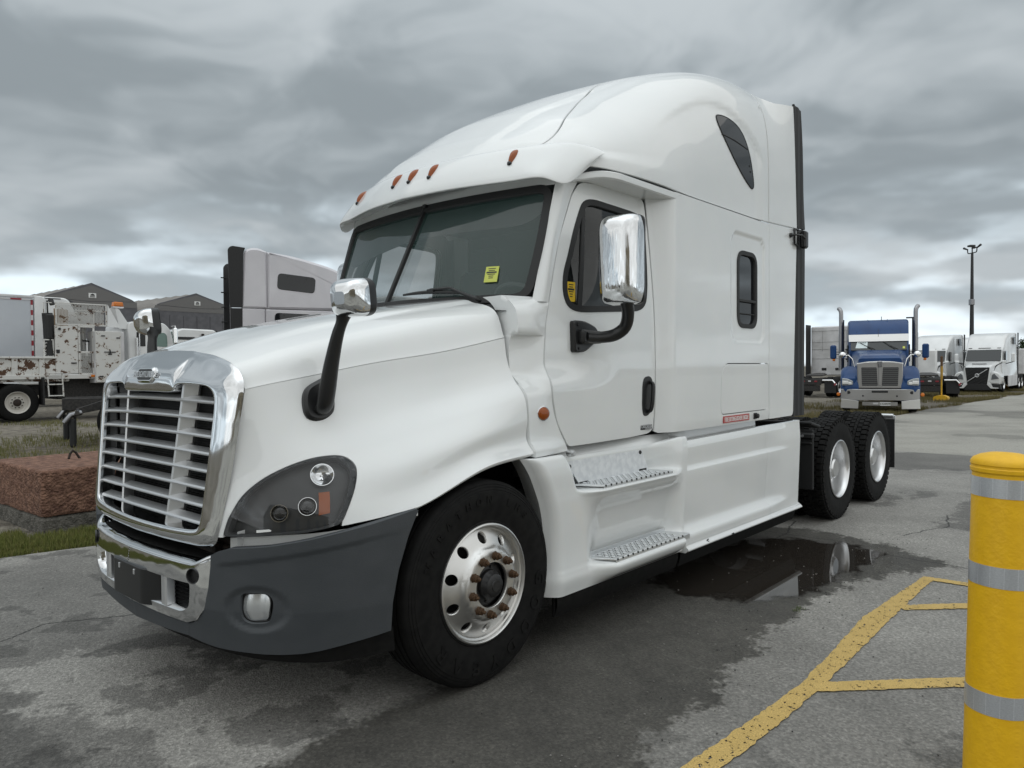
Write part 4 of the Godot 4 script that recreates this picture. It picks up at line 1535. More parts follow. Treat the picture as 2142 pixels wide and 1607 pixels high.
func truck_skirts(T: Node) -> void:
	var mb := Mb.new()
	mb.surf(front_skirt, 0.0, 1.0, 90, 0.0, 11.0, 110, -1.0)
	for i in 60:  # front and rear returns
		var v0 := i / 60.0 * 11.0
		var v1 := (i + 1) / 60.0 * 11.0
		for u in [0.0, 1.0]:
			var a := front_skirt(u, v0)
			var b := front_skirt(u, v1)
			var dx := .05 if u == 0.0 else -.01
			mb.fq(a, b, b + Vector3(dx, 0, -.13), a + Vector3(dx, 0, -.13), Vector3(-1 if u == 0.0 else 1, 0, 0))
	pair("step_fairing", mb, M.paint, T)
	mb = Mb.new()
	var kf := frame_at(Vector3(1.19, .958, 1.104), Vector3(0, .10, 1))
	mb.prism(PackedVector2Array(V2([-.30, -.078, .475, -.078, .40, .082, -.425, .082])), -.004, .003, kf, .001)
	var kp := part("kick_plate", mb, M.scuffed_plate, T)
	for q in [[-.385, .035], [.385, .05]]:
		part("fastener", Mb.new().lathe(V2([.013, .0, .013, .006, .008, .010, .0, .010]), kf * Transform3D(Basis(), Vector3(q[0], q[1], .002)), 12), M.black_rough, kp)
	for q in [[-.26, -.072], [.40, -.066]]:
		part("stamped_label", Mb.new().box(kf * Vector3(q[0], q[1], .005), Vector3(.085, .012, .003), 0.0), M.black_rough, kp)
	tread(.835, 1.665, .880, 1.085, 1.268, T)
	tread(.90, 1.825, .440, 1.145, 1.305, T)
	mb = Mb.new()
	mb.tube([Vector3(.80, 1.075, 1.10), Vector3(.80, 1.075, 1.135)], .024, 6)
	mb.tube([Vector3(.80, 1.075, 1.13), Vector3(.80, 1.075, 1.15)], .014, 6)
	part("hinge_bolt", mb, M.silver, T)
	# rear skirt panel
	var prof_y := [.283, .298, .310, .328, .345, .400, .425, .455, .50, .70, .845, .862, .880, 1.00, 1.02, 1.05]
	var prof_z := [1.240, 1.262, 1.262, 1.243, 1.243, 1.240, 1.215, 1.196, 1.193, 1.208, 1.218, 1.205, 1.198, 1.205, 1.20, 1.185]
	var sk := func(u: float, v: float) -> Vector3:
		var y := v + .03 * u * smoothstep(.8, 1.05, v)
		var x := lerpf(lerpf(1.932, 2.002, (v - .3) / .75), lerpf(4.03, 4.105, (v - .3) / .75), u)
		var z := cub(prof_y, prof_z, v)
		var flat := 1.222 - .012 * smoothstep(.9, 1.05, v)
		if v < .325:
			flat = z
		z = lerpf(z, flat, smoothstep(3.32, 3.90, x))
		if x > 3.36 and x < 3.42:
			z -= .003 * (1.0 - absf(x - 3.39) / .03)
		return Vector3(x, y, z)
	mb = Mb.new()
	mb.surf(sk, 0.0, 1.0, 110, .284, 1.05, 150, 1.0)
	for i in 40:
		var v0 := lerpf(.284, 1.05, i / 40.0)
		var v1 := lerpf(.284, 1.05, (i + 1) / 40.0)
		for u in [0.0, 1.0]:
			var a: Vector3 = sk.call(u, v0)
			var b: Vector3 = sk.call(u, v1)
			mb.fq(a, b, b + Vector3(0, 0, -.06), a + Vector3(0, 0, -.06), Vector3(-1 if u == 0.0 else 1, 0, 0))
	for i in 40:
		var a: Vector3 = sk.call(i / 40.0, 1.05)
		var b: Vector3 = sk.call((i + 1) / 40.0, 1.05)
		mb.fq(a, b, b + Vector3(0, 0, -.03), a + Vector3(0, 0, -.03), Vector3(0, 1, 0))
	pair("side_skirt", mb, M.paint, T)
	mb = Mb.new()
	var rng := RandomNumberGenerator.new()
	rng.seed = 5
	for q in [[.33, .30], [.145, .318]]:
		for k in 4:
			var p: Vector3 = sk.call(q[0] + rng.randf_range(-.008, .008), q[1] + rng.randf_range(-.004, .006))
			mb.box(p + Vector3(0, 0, .001), Vector3(rng.randf_range(.008, .03), .006, .003), 0.0, Basis(Vector3(0, 0, 1), rng.randf_range(-.6, .6)))
	part("paint_chips", mb, M.black_rough, T).set_meta("kind", "stuff")
	for q in [[.56, 1.90], [1.93, 4.02]]:
		mb = Mb.new()
		mb.surf(func(u, v):
			var x := lerpf(q[0], q[1], u)
			return Vector3(x, .312 - .125 * v, 1.20 - .02 * v + .010 * sin(v * PI)), 0.0, 1.0, 30, 0.0, 1.0, 8, -1.0)
		mb.box(Vector3((q[0] + q[1]) / 2, .25, 1.17), Vector3(q[1] - q[0], .14, .02), .004)
		pair("rubber_strip", mb, M.rubber, T)

func truck_chassis(T: Node) -> void:
	var mb := Mb.new()
	for s in [-1.0, 1.0]:
		mb.box(Vector3(3.2, .76, s * .43), Vector3(8.0, .27, .09), .01)
	for x in [-.6, 1.0, 2.4, 3.9, 4.6, 5.9, 7.15]:
		mb.box(Vector3(x, .76, 0), Vector3(.12, .2, .8), .01)
	part("frame", mb, M.chassis, T)
	mb = Mb.new()
	mb.box(Vector3(1.7, .62, 0), Vector3(4.6, .5, 1.9), .03)
	mb.box(Vector3(-.1, 1.0, 0), Vector3(1.5, .7, .8), .05)
	mb.box(Vector3(.58, 1.3, 0), Vector3(.06, 1.3, 1.7), .0)
	mb.box(Vector3(2.0, 1.0, 0), Vector3(3.0, .10, 1.88), .0)
	part("underbody", mb, M.black_rough, T)
	for x in [0.0, 5.22, 6.54]:
		mb = Mb.new()
		mb.tube([Vector3(x, .5, -.9), Vector3(x, .5, .9)], .08, 14)
		if x > 1:
			mb.lathe(V2([.0, -.2, .18, -.16, .24, .0, .18, .16, .0, .2]), frame_at(Vector3(x, .52, 0), Vector3(1, 0, 0)), 20)
		part("axle", mb, M.chassis, T)
	for s in [1.0, -1.0]:
		steer_wheel(T, Transform3D(Basis(Vector3.UP, 0.0 if s > 0 else PI), Vector3(0, .505, 1.20 * s)))
	var dt := tyre_mesh(true).mesh()
	var dr := drive_rim(true).mesh()
	var k := 0
	for x in [5.22, 6.54]:
		for s in [1.0, -1.0]:
			k += 1
			drive_wheel(T, dt, dr, Transform3D(Basis(Vector3.UP, 0.0 if s > 0 else PI) * Basis(Vector3(0, 0, 1), k * .37), Vector3(x, .512, 1.213 * s)))
			drive_wheel(T, dt, dr, Transform3D(Basis(Vector3.UP, PI if s > 0 else 0.0) * Basis(Vector3(0, 0, 1), k * .7), Vector3(x, .512, .60 * s)), "inner_drive_wheel")
	# mud flaps
	mb = Mb.new()
	mb.box(Vector3(7.22, .62, .92), Vector3(.012, .62, .58), .003)
	var mf := pair("mud_flap", mb, M.black_rough, T)
	mb = Mb.new()
	mb.tube([Vector3(7.2, .95, .40), Vector3(7.2, .95, 1.2)], .024, 10)
	mb.box(Vector3(7.215, .93, .92), Vector3(.02, .05, .6), .005)
	pair("flap_bracket", mb, M.silver, T)
	mb = Mb.new()
	mb.box(Vector3(4.52, .67, .98), Vector3(.03, .58, .42), .012)
	mb.box(Vector3(4.50, .90, .98), Vector3(.05, .06, .44), .015)
	mb.box(Vector3(4.51, .83, .98), Vector3(.055, .02, .40), .006)
	mb.box(Vector3(4.62, 1.0, .86), Vector3(.26, .03, .64), .012, Basis(Vector3(0, 0, 1), -.2))
	pair("quarter_fender", mb, M.black_rough, T)
	for sg in [.9, 1.1]:
		part("fender_bolt", Mb.new().tube([Vector3(4.475, .90, sg), Vector3(4.465, .90, sg)], .014, 8), M.silver, T)
	# fifth wheel
	mb = Mb.new()
	mb.prism(rounded(V2([-.45, -.45, .12, -.45, .5, -.28, .5, -.10, .1, -.05, .1, .05, .5, .10, .5, .28, .12, .45, -.45, .45]), .06), 0.0, .05, Transform3D(Basis(Vector3(1, 0, 0), Vector3(0, 0, -1), Vector3(0, 1, 0)).rotated(Vector3(0, 0, 1), -.10), Vector3(5.75, 1.06, 0)), .015)
	mb.box(Vector3(5.75, .97, 0), Vector3(.5, .18, .9), .03)
	part("fifth_wheel", mb, M.greasy, T)
	mb = Mb.new()
	mb.box(Vector3(4.55, .93, 0), Vector3(.8, .03, .86), .005)
	for i in 4:
		var pts := []
		for j in 13:
			var f := j / 12.0
			pts.append(Vector3(4.1 + .5 * f, 1.5 - .5 * sin(f * PI * .8) - f * .35, -.3 + i * .12 + .08 * sin(f * 5.0 + i)))
		mb.tube(pts, .016, 6)
	part("deck_plate", mb, M.chassis, T)

func truck_interior(T: Node) -> void:
	var mb := Mb.new()
	var win := loop(V2(WIN), 3)
	mb.patch(skin_in, PackedVector2Array(V2([.78, 1.2, 2.0, 1.2, 2.0, 2.74, 1.12, 2.74, .74, 2.0])), [win], .08, .08, 1.0, 0.0)
	pair("door_lining", mb, M.lining, T)
	mb = Mb.new()
	mb.surf(func(u, v): return Vector3(lerpf(.75, 2.1, v), 2.74, lerpf(-1.0, 1.0, u)), 0, 1, 4, 0, 1, 4)
	mb.box(Vector3(2.12, 1.9, 0), Vector3(.03, 1.8, 2.1), 0.0)
	mb.box(Vector3(1.3, 1.15, 0), Vector3(1.6, .03, 2.0), 0.0)
	part("headliner", mb, M.lining, T)
	mb = Mb.new()
	mb.surf(func(u, v):
		var z := lerpf(-1.0, 1.0, u)
		var w := wind(z, 1.97)
		var pts := [Vector3(w.x + .02, 1.955, z), Vector3(.72, 1.96, z * .98), Vector3(.92, 1.945 + .03 * exp(-pow((z - .45) / .25, 2.0)), z * .97), Vector3(1.0, 1.82, z * .97), Vector3(.98, 1.3, z * .97)]
		return cr_at(pts, v * 4.0), 0.0, 1.0, 40, 0.0, 1.0, 24)
	part("dashboard", mb, M.dash, T)
	mb = Mb.new()
	var wf := frame_at(Vector3(1.12, 1.98, .50), Vector3(.65, .75, 0))
	var pts := []
	for i in 33:
		var a := TAU * i / 32.0
		pts.append(wf * Vector3(cos(a) * .22, sin(a) * .22, 0))
	mb.tube(pts, .016, 8, false)
	for a in [0.4, 2.7, 4.7]:
		mb.tube([wf * Vector3(0, 0, -.03), wf * Vector3(cos(a) * .22, sin(a) * .22, 0)], .013, 6)
	mb.tube([wf * Vector3(0, 0, .0), wf * Vector3(0, 0, -.3)], .04, 10)
	part("steering_wheel", mb, M.lining, T)
	for s in [.50, -.50]:
		mb = Mb.new()
		mb.box(Vector3(1.45, 1.62, s), Vector3(.5, .16, .5), .06)
		mb.box(Vector3(1.70, 2.02, s), Vector3(.16, .72, .48), .06, Basis(Vector3(0, 0, 1), -.15))
		mb.box(Vector3(1.76, 2.46, s), Vector3(.12, .2, .28), .05, Basis(Vector3(0, 0, 1), -.15))
		part("seat", mb, M.seat, T)

func _ready() -> void:
	# camera, sky, light, exposure
	var cam := Camera3D.new()
	cam.name = "camera"
	var yaw := 0.734828961
	var pitch := -0.0220736911
	var roll := -0.00797678806
	var d := Vector3(cos(yaw) * cos(pitch), sin(pitch), -sin(yaw) * cos(pitch))
	var r := d.cross(Vector3.UP).normalized()
	var u := r.cross(d)
	cam.transform = Transform3D(Basis(r * cos(roll) + u * sin(roll), u * cos(roll) - r * sin(roll), -d), Vector3(-2.57788321, 1.57585218, 3.71134451))
	cam.fov = 55.69
	cam.near = 0.05
	cam.far = 3000.0
	cam.current = true
	add_child(cam)
	var we := WorldEnvironment.new()
	we.name = "environment"
	var env := Environment.new()
	env.background_mode = Environment.BG_SKY
	env.tonemap_mode = Environment.TONE_MAPPER_LINEAR
	env.tonemap_exposure = 1.36
	env.sdfgi_enabled = true
	env.ssao_enabled = true
	env.ssil_enabled = true
	var sky := Sky.new()
	sky.sky_material = overcast()
	env.sky = sky
	we.environment = env
	add_child(we)
	var sun := DirectionalLight3D.new()
	sun.name = "sun_through_cloud"
	sun.light_energy = 0.34
	sun.light_color = Color(1.0, 0.975, 0.94)
	sun.light_angular_distance = 150.0
	sun.shadow_enabled = true
	add_child(sun)
	sun.look_at_from_position(Vector3(-4, 9, 6), Vector3.ZERO)
	materials()
	ground()
	build_truck()
	background()

func overcast() -> PanoramaSkyMaterial:
	var w := 2048
	var h := 1024
	var big := noise(14, 0.55, 6)
	var fine := noise(23, 1.9, 6)
	var warp := noise(37, 0.7, 4)
	var bank := noise(51, 3.0, 6)
	var data := PackedFloat32Array()
	data.resize(w * h * 3)
	for j in h:
		var el := PI * 0.5 - PI * (j + 0.5) / h
		var y := sin(el)
		for i in w:
			var k := (j * w + i) * 3
			if el < -0.02:
				data[k] = .17; data[k + 1] = .165; data[k + 2] = .155
				continue
			var az := TAU * ((i + 0.5) / w - 0.5)
			var cx := sin(az)
			var cz := -cos(az)
			var s := cos(el) / (maxf(y, 0.0) + 0.17)
			var px := cx * s
			var pz := cz * s
			var wx := warp.get_noise_2d(px, pz) * 0.30
			var wz := warp.get_noise_2d(px + 31.0, pz - 17.0) * 0.30
			var a := big.get_noise_2d(px + wx, pz + wz)
			var b := fine.get_noise_2d(px + wx * 1.6 + 9.0, pz + wz * 1.6)
			var m := 1.0 - absf(fine.get_noise_2d(px * 0.6 + wz + 40.0, pz * 0.6 + wx)) * 2.2
			# dark bellies against thinner, paler cloud, with ragged edges
			var t := 0.5 + a * 1.05 + b * 0.42 + (m - 0.55) * 0.16
			t = smoothstep(0.12, 0.92, t)
			var deck := lerpf(0.325, 0.40, smoothstep(0.28, 0.70, y)) + 0.42 * smoothstep(0.62, 1.0, y)
			var L := lerpf(deck * 0.74, deck * 1.24, t)
			# broken bright cloud low over the horizon
			var low := smoothstep(0.21, 0.04, y + a * 0.10 + b * 0.05)
			var c := bank.get_noise_3d(cx * 1.3, y * 6.0, cz * 1.3) + 0.35 * fine.get_noise_3d(cx * 3.0, y * 12.0, cz * 3.0)
			var puff := smoothstep(-0.22, 0.30, c)
			L = lerpf(L, lerpf(0.36, 0.80, puff), low)
			var cool := lerpf(1.0, 0.5, t)
			data[k] = L * (0.965 - 0.085 * cool)
			data[k + 1] = L * (1.01 - 0.004 * cool)
			data[k + 2] = L * (1.03 + 0.055 * cool)
	var im := Image.create_from_data(w, h, false, Image.FORMAT_RGBF, data.to_byte_array())
	var m := PanoramaSkyMaterial.new()
	m.panorama = ImageTexture.create_from_image(im)
	return m

func materials() -> void:
	var cc := {"clearcoat_enabled": true, "clearcoat": 1.0, "clearcoat_roughness": 0.03}
	var p := mat("paint", Color.WHITE, .38, 0.0, cc)
	p.albedo_texture = blend_tex(3, .012, 4, Color(.735, .755, .755), Color(.775, .79, .785), 1.6)
	tri_map(p, .35)
	var cr := mat("chrome", lin(.72, .73, .74), .07, 1.0)
	cr.normal_enabled = true
	cr.normal_texture = bump_tex(71, .012, 2, 2.0)
	cr.normal_scale = 0.35
	tri_map(cr, 1.6)
	mat("chrome_soft", lin(.78, .78, .78), .2, 1.0)
	var cs := mat("chrome_streaked", lin(.74, .75, .76), .09, 1.0)
	cs.normal_enabled = true
	cs.normal_texture = bump_tex(72, .02, 2, 3.0)
	cs.normal_scale = 0.25
	cs.uv1_triplanar = true
	cs.uv1_scale = Vector3(9.0, .7, 9.0)
	cs.roughness_texture = blend_tex(73, .03, 3, Color(.02, .02, .02), Color(.6, .6, .6), 2.4, .62)
	cs.roughness = .35
	mat("silver", lin(.66, .67, .68), .34, .8)
	var al := mat("alloy", lin(.66, .655, .64), .27, 1.0)
	al.roughness_texture = blend_tex(75, .02, 4, Color(.7, .7, .7), Color(1, 1, 1), 1.2)
	al.roughness = .40
	tri_map(al, 3.0)
	var a2 := mat("alloy2", lin(.74, .745, .75), .24, 1.0)
	a2.roughness = .30
	mat("black", lin(.011, .0115, .012), .33)
	mat("black_rough", lin(.012, .0125, .013), .62)
	mat("dark_metal", lin(.035, .035, .036), .42, .5)
	var gp := mat("grey_plastic", Color.WHITE, .5)
	gp.albedo_texture = blend_tex(77, .01, 4, Color(.040, .046, .052), Color(.050, .056, .062), 1.5)
	gp.normal_enabled = true
	gp.normal_texture = bump_tex(78, .25, 2, 2.0)
	gp.normal_scale = .12
	tri_map(gp, 2.0)
	for q in [["rubber", .0065, .0115], ["rubber2", .008, .014]]:
		var rb := mat(q[0], Color.WHITE, .75, 0.0, {"metallic_specular": .28})
		rb.albedo_texture = blend_tex(79, .03, 5, Color(q[1], q[1], q[1]), Color(q[2], q[2] * .98, q[2] * .95), 1.8)
		tri_map(rb, 2.0)
	var ru := mat("rust", Color.WHITE, .75, .2)
	ru.albedo_texture = blend_tex(81, .05, 4, Color(.03, .017, .010), Color(.12, .062, .025), 2.0)
	tri_map(ru, 14.0)
	var rd := mat("rusty_dark", Color.WHITE, .8)
	rd.albedo_texture = blend_tex(82, .03, 4, Color(.010, .009, .008), Color(.045, .024, .015), 2.2, .6)
	tri_map(rd, 3.0)
	mat("radiator", lin(.008, .008, .008), .7)
	mat("lamp_grey", lin(.028, .031, .034), .34)
	mat("lens", Color(.02, .02, .02, .03), .03)
	mat("fog_lens", lin(.62, .64, .65), .22, .7, {"clearcoat_enabled": true, "clearcoat": 1.0, "clearcoat_roughness": 0.03})
	mat("dark_glass", lin(.012, .013, .014), .04)
	mat("amber", lin(.27, .058, .003), .12, 0.0, {"backlight_enabled": true, "backlight": Color(.12, .04, .005)})
	mat("white_print", lin(.72, .73, .72), .5)
	mat("red_print", lin(.42, .05, .045), .5)
	mat("yellow_print", lin(.72, .48, .012), .55)
	mat("lime_print", lin(.52, .56, .10), .55)
	mat("screen_glass", Color(.27, .38, .365, .32), .012)
	mat("tint_glass", Color(.04, .065, .065, .52), .012)
	mat("shade_black", lin(.004, .005, .005), .5)
	mat("smoked", lin(.010, .0115, .0135), .03)
	var sp := mat("scuffed_plate", Color.WHITE, .42, .25)
	sp.albedo_texture = blend_tex(84, .03, 4, Color(.62, .64, .66), Color(.74, .76, .77), 2.0)
	tri_map(sp, 2.0)
	mat("tread_metal", lin(.70, .72, .73), .32, .75)
	var ch := mat("chassis", Color.WHITE, .6)
	ch.albedo_texture = blend_tex(85, .03, 4, Color(.010, .010, .011), Color(.035, .032, .029), 1.6)
	tri_map(ch, 1.5)
	var gr := mat("greasy", Color.WHITE, .42)
	gr.albedo_texture = blend_tex(86, .03, 4, Color(.02, .016, .013), Color(.20, .17, .14), 1.5)
	tri_map(gr, 1.2)
	mat("lining", lin(.11, .125, .125), .8)
	mat("dash", lin(.10, .115, .112), .7)
	mat("seat", lin(.09, .10, .10), .85)

func poly_sd(poly: Array, p: Vector2) -> float:  # signed distance, negative inside
	var d := 1e9
	var k := poly.size()
	var inside := false
	var j := k - 1
	for i in k:
		var a: Vector2 = poly[j]
		var b: Vector2 = poly[i]
		var e := b - a
		var w := p - a
		var h := clampf(w.dot(e) / e.length_squared(), 0.0, 1.0)
		d = minf(d, (w - e * h).length_squared())
		if (a.y > p.y) != (b.y > p.y) and p.x < (b.x - a.x) * (p.y - a.y) / (b.y - a.y) + a.x:
			inside = not inside
		j = i
	return -sqrt(d) if inside else sqrt(d)

const LIGHT := [-1.58, -0.84, -1.34, -0.81, -1.01, -0.79, -0.71, -0.40, -0.60, 0.14, -0.40, 0.47, -0.25, 0.99, -0.78, 1.03, -1.12, 1.08, -1.58, 0.56, -1.71, -0.24]
const DARK := [-1.12, 1.10, -0.78, 1.03, -0.29, 1.03, 0.10, 1.0, 0.90, 0.7, 2.95, 0.3, 4.26, 0.52, 4.51, 1.18, 4.33, 1.91, 3.90, 2.46, 3.54, 2.25, 3.02, 2.02, 2.26, 1.96, 1.86, 1.99, 1.16, 2.02, 0.45, 2.09, 0.18, 2.12, -0.14, 2.16, -1.6, 2.6, -2.2, 1.9]
const PUD := [1.9, 1.0, 2.1, 0.86, 2.47, 0.80, 3.45, 0.80, 3.95, 0.95, 4.07, 1.26, 4.12, 1.62, 4.11, 1.95, 3.75, 2.00, 3.21, 1.97, 2.70, 1.91, 2.35, 1.88, 2.12, 1.72, 2.02, 1.5, 1.9, 1.3]
const X0 := -4.0
const Z0 := -4.0
const GW := 1600
const GH := 1000

func edge_z(x: float) -> float:
	return -3.47 + 0.036 * x + 0.10 * sin(x * 0.9) + 0.05 * sin(x * 2.7 + 1.0)

func field(polys: Array, cx: int, cz: int, step: float, ox: float, oz: float, w: int, h: int) -> PackedFloat32Array:
	var f := PackedFloat32Array()
	f.resize(cx * cz)
	for j in cz:
		for i in cx:
			var p := Vector2(ox + (i + 0.5) * step, oz + (j + 0.5) * step)
			var d := 1e9
			for pl in polys:
				d = minf(d, poly_sd(pl, p))
			f[j * cx + i] = d
	var im := Image.create_from_data(cx, cz, false, Image.FORMAT_RF, f.to_byte_array())
	im.resize(w, h, Image.INTERPOLATE_BILINEAR)
	return im.get_data().to_float32_array()

func noise_bytes(sd: int, freq: float, oct: int, w: int, h: int) -> PackedByteArray:
	var im := noise(sd, freq, oct).get_image(w, h)
	im.convert(Image.FORMAT_L8)
	return im.get_data()

func asphalt_mat(called: String, rough: float) -> StandardMaterial3D:
	var m := mat(called, Color.WHITE, rough)
	var size := 512
	var cell := FastNoiseLite.new()
	cell.seed = 5
	cell.noise_type = FastNoiseLite.TYPE_CELLULAR
	cell.cellular_return_type = FastNoiseLite.RETURN_CELL_VALUE
	cell.frequency = 0.13
	var c1 := cell.get_seamless_image(size, size)
	c1.convert(Image.FORMAT_L8)
	var a := c1.get_data()
	var b := tile(6, .05, 5, size)
	var o := PackedByteArray()
	o.resize(size * size * 3)
	for i in size * size:
		var q := a[i] / 255.0
		var v := .41 * (.62 + .62 * q * q + .55 * maxf(0.0, q - .8) * 5.0 * .5) + (b[i] / 255.0 - .5) * .18
		if q < .10:
			v *= .6
		v = clampf(v, .03, .7)
		var s := pow(v, 1.0 / 2.2) * 255.0
		o[i * 3] = int(s)
		o[i * 3 + 1] = int(s * .985)
		o[i * 3 + 2] = int(s * .950)
	m.albedo_texture = tex_of(size, size, o)
	cell.cellular_return_type = FastNoiseLite.RETURN_DISTANCE
	var hb := cell.get_seamless_image(size, size)
	hb.bump_map_to_normal_map(3.0)
	m.normal_enabled = true
	m.normal_texture = ImageTexture.create_from_image(hb)
	m.normal_scale = 0.9
	return m

func ground() -> void:
	# the unpaved lot reaches to the horizon
	var mb := Mb.new()
	mb.fq(Vector3(-1500, -.03, -1500), Vector3(1500, -.03, -1500), Vector3(1500, -.03, 1500), Vector3(-1500, -.03, 1500), Vector3.UP)
	var gm := mat("gravel", Color.WHITE, .95)
	gm.albedo_texture = blend_tex(101, .02, 5, Color(.115, .10, .08), Color(.27, .245, .20), 1.8, .5, 512)
	gm.normal_enabled = true
	gm.normal_texture = bump_tex(102, .15, 3, 6.0, 512)
	tri_map(gm, .28, true)
	gm.detail_enabled = true
	gm.detail_blend_mode = BaseMaterial3D.BLEND_MODE_MUL
	gm.detail_albedo = blend_tex(103, .012, 4, Color(.55, .52, .46), Color(1, 1, 1), 2.4)
	gm.detail_uv_layer = BaseMaterial3D.DETAIL_UV_2
	gm.uv2_triplanar = true
	gm.uv2_world_triplanar = true
	gm.uv2_scale = Vector3.ONE * .021
	struct("gravel_lot", mb, gm, "brown gravel and dirt of the truck lot behind the asphalt lane")
	# far asphalt lane and yard
	mb = Mb.new()
	for i in 170:
		var x0 := -60.0 + i * 1.5
		var x1 := x0 + 1.5
		mb.face([Vector3(x0, -.012, 60), Vector3(x1, -.012, 60), Vector3(x1, -.012, edge_z(x1)), Vector3(x0, -.012, edge_z(x0))], Vector3.UP)
	var fm := asphalt_mat("asphalt_far", .85)
	fm.uv1_triplanar = true
	fm.uv1_world_triplanar = true
	fm.uv1_scale = Vector3.ONE * 1.2
	fm.detail_enabled = true
	fm.detail_blend_mode = BaseMaterial3D.BLEND_MODE_MUL
	fm.detail_albedo = far_macro()
	fm.detail_uv_layer = BaseMaterial3D.DETAIL_UV_2
	fm.uv2_triplanar = true
	fm.uv2_world_triplanar = true
	fm.uv2_scale = Vector3.ONE * .045
	struct("asphalt_lane", mb, fm, "grey cracked asphalt lane running past the trucks to the right", "road")
	# near asphalt with its stains
	mb = Mb.new()
	var nx := 160
	for i in nx + 1:
		var x := X0 + 16.0 * i / nx
		for q in [edge_z(x) + .012 * sin(x * 31.0), 0.0, 6.0]:
			var k := mb.add(Vector3(x, -.004, q), Vector3.UP, Vector2(x, q) * 1.45)
	for i in nx:
		for j in 2:
			var k := i * 3 + j
			mb.quad(k, k + 1, k + 4, k + 3)
	var nm := asphalt_mat("asphalt_near", .82)
	nm.detail_enabled = true
	nm.detail_blend_mode = BaseMaterial3D.BLEND_MODE_MUL
	nm.detail_uv_layer = BaseMaterial3D.DETAIL_UV_2
	nm.detail_albedo = near_macro()
	var ms := mb.mesh()
	var ar := ms.surface_get_arrays(0)
	var uv2 := PackedVector2Array()
	for p in mb.v:
		uv2.append(Vector2((p.x - X0) / 16.0, (p.z - Z0) / 10.0))
	ar[Mesh.ARRAY_TEX_UV2] = uv2
	var am := ArrayMesh.new()
	am.add_surface_from_arrays(Mesh.PRIMITIVE_TRIANGLES, ar)
	struct("asphalt_yard", am, nm, "weathered asphalt under the white truck with damp and dry patches", "pavement")
	# puddle beside the skirt
	mb = Mb.new()
	mb.face([Vector3(.4, .001, .3), Vector3(4.8, .001, .3), Vector3(4.8, .001, 2.5), Vector3(.4, .001, 2.5)], Vector3.UP, [Vector2(0, 0), Vector2(1, 0), Vector2(1, 1), Vector2(0, 1)])
	var pm := mat("puddle_water", Color.WHITE, .025)
	pm.transparency = BaseMaterial3D.TRANSPARENCY_ALPHA
	pm.albedo_texture = puddle_tex()
	pm.texture_repeat = false
	pm.metallic_specular = .6
	struct("puddle", mb, pm, "shallow dark puddle beside the skirt of the white truck", "puddle")
	grit()
	# painted lines
	var ym := mat("line_paint", Color.WHITE, .75)
	ym.transparency = BaseMaterial3D.TRANSPARENCY_ALPHA_SCISSOR
	ym.alpha_scissor_threshold = .5
	ym.albedo_texture = paint_tex()
	mb = Mb.new()
	var L := [[-1.4, 2.295, 2.43], [-.6, 2.29, 2.425], [0.0, 2.305, 2.42], [.5, 2.345, 2.452], [1.0, 2.372, 2.462], [1.6, 2.345, 2.458], [2.24, 2.305, 2.445], [2.8, 2.335, 2.44], [3.2, 2.36, 2.44], [3.46, 2.37, 2.45]]
	strip(mb, L)
	strip2(mb, Vector2(1.02, 2.43), Vector2(2.10, 3.50), .105)
	strip2(mb, Vector2(2.58, 2.43), Vector2(3.6, 3.45), .10)
	strip2(mb, Vector2(3.42, 2.40), Vector2(3.50, 3.6), .09)
	struct("yellow_line_marking", mb, ym, "worn yellow no parking lines painted on the asphalt by the bollard", "road marking")

func strip(mb: Mb, L: Array) -> void:
	var rng := RandomNumberGenerator.new()
	rng.seed = 8
	var prev := []
	var n := 140
	for i in n + 1:
		var f := i / float(n) * (L.size() - 1)
		var k := mini(int(f), L.size() - 2)
		var t := f - k
		var x := lerpf(L[k][0], L[k + 1][0], t)
		var a := lerpf(L[k][1], L[k + 1][1], t) + rng.randf_range(-.006, .006)
		var b := lerpf(L[k][2], L[k + 1][2], t) + rng.randf_range(-.006, .006)
		if prev.size():
			var p := [Vector3(prev[0], .002, prev[1]), Vector3(x, .002, a), Vector3(x, .002, b), Vector3(prev[0], .002, prev[2])]
			mb.face(p, Vector3.UP, [Vector2(p[0].x, p[0].z), Vector2(p[1].x, p[1].z), Vector2(p[2].x, p[2].z), Vector2(p[3].x, p[3].z)])
		prev = [x, a, b]

func strip2(mb: Mb, a: Vector2, b: Vector2, w: float) -> void:
	var rng := RandomNumberGenerator.new()
	rng.seed = int(a.x * 100)
	var d := (b - a).normalized()
	var s := Vector2(-d.y, d.x)
	var prev := []
	for i in 61:
		var p := a.lerp(b, i / 60.0)
		var l := p + s * (w * .5 + rng.randf_range(-.005, .005))
		var r := p - s * (w * .5 + rng.randf_range(-.005, .005))
		if prev.size():
			mb.face([Vector3(prev[0].x, .0025, prev[0].y), Vector3(l.x, .0025, l.y), Vector3(r.x, .0025, r.y), Vector3(prev[1].x, .0025, prev[1].y)], Vector3.UP, [prev[0], l, r, prev[1]])
		prev = [l, r]

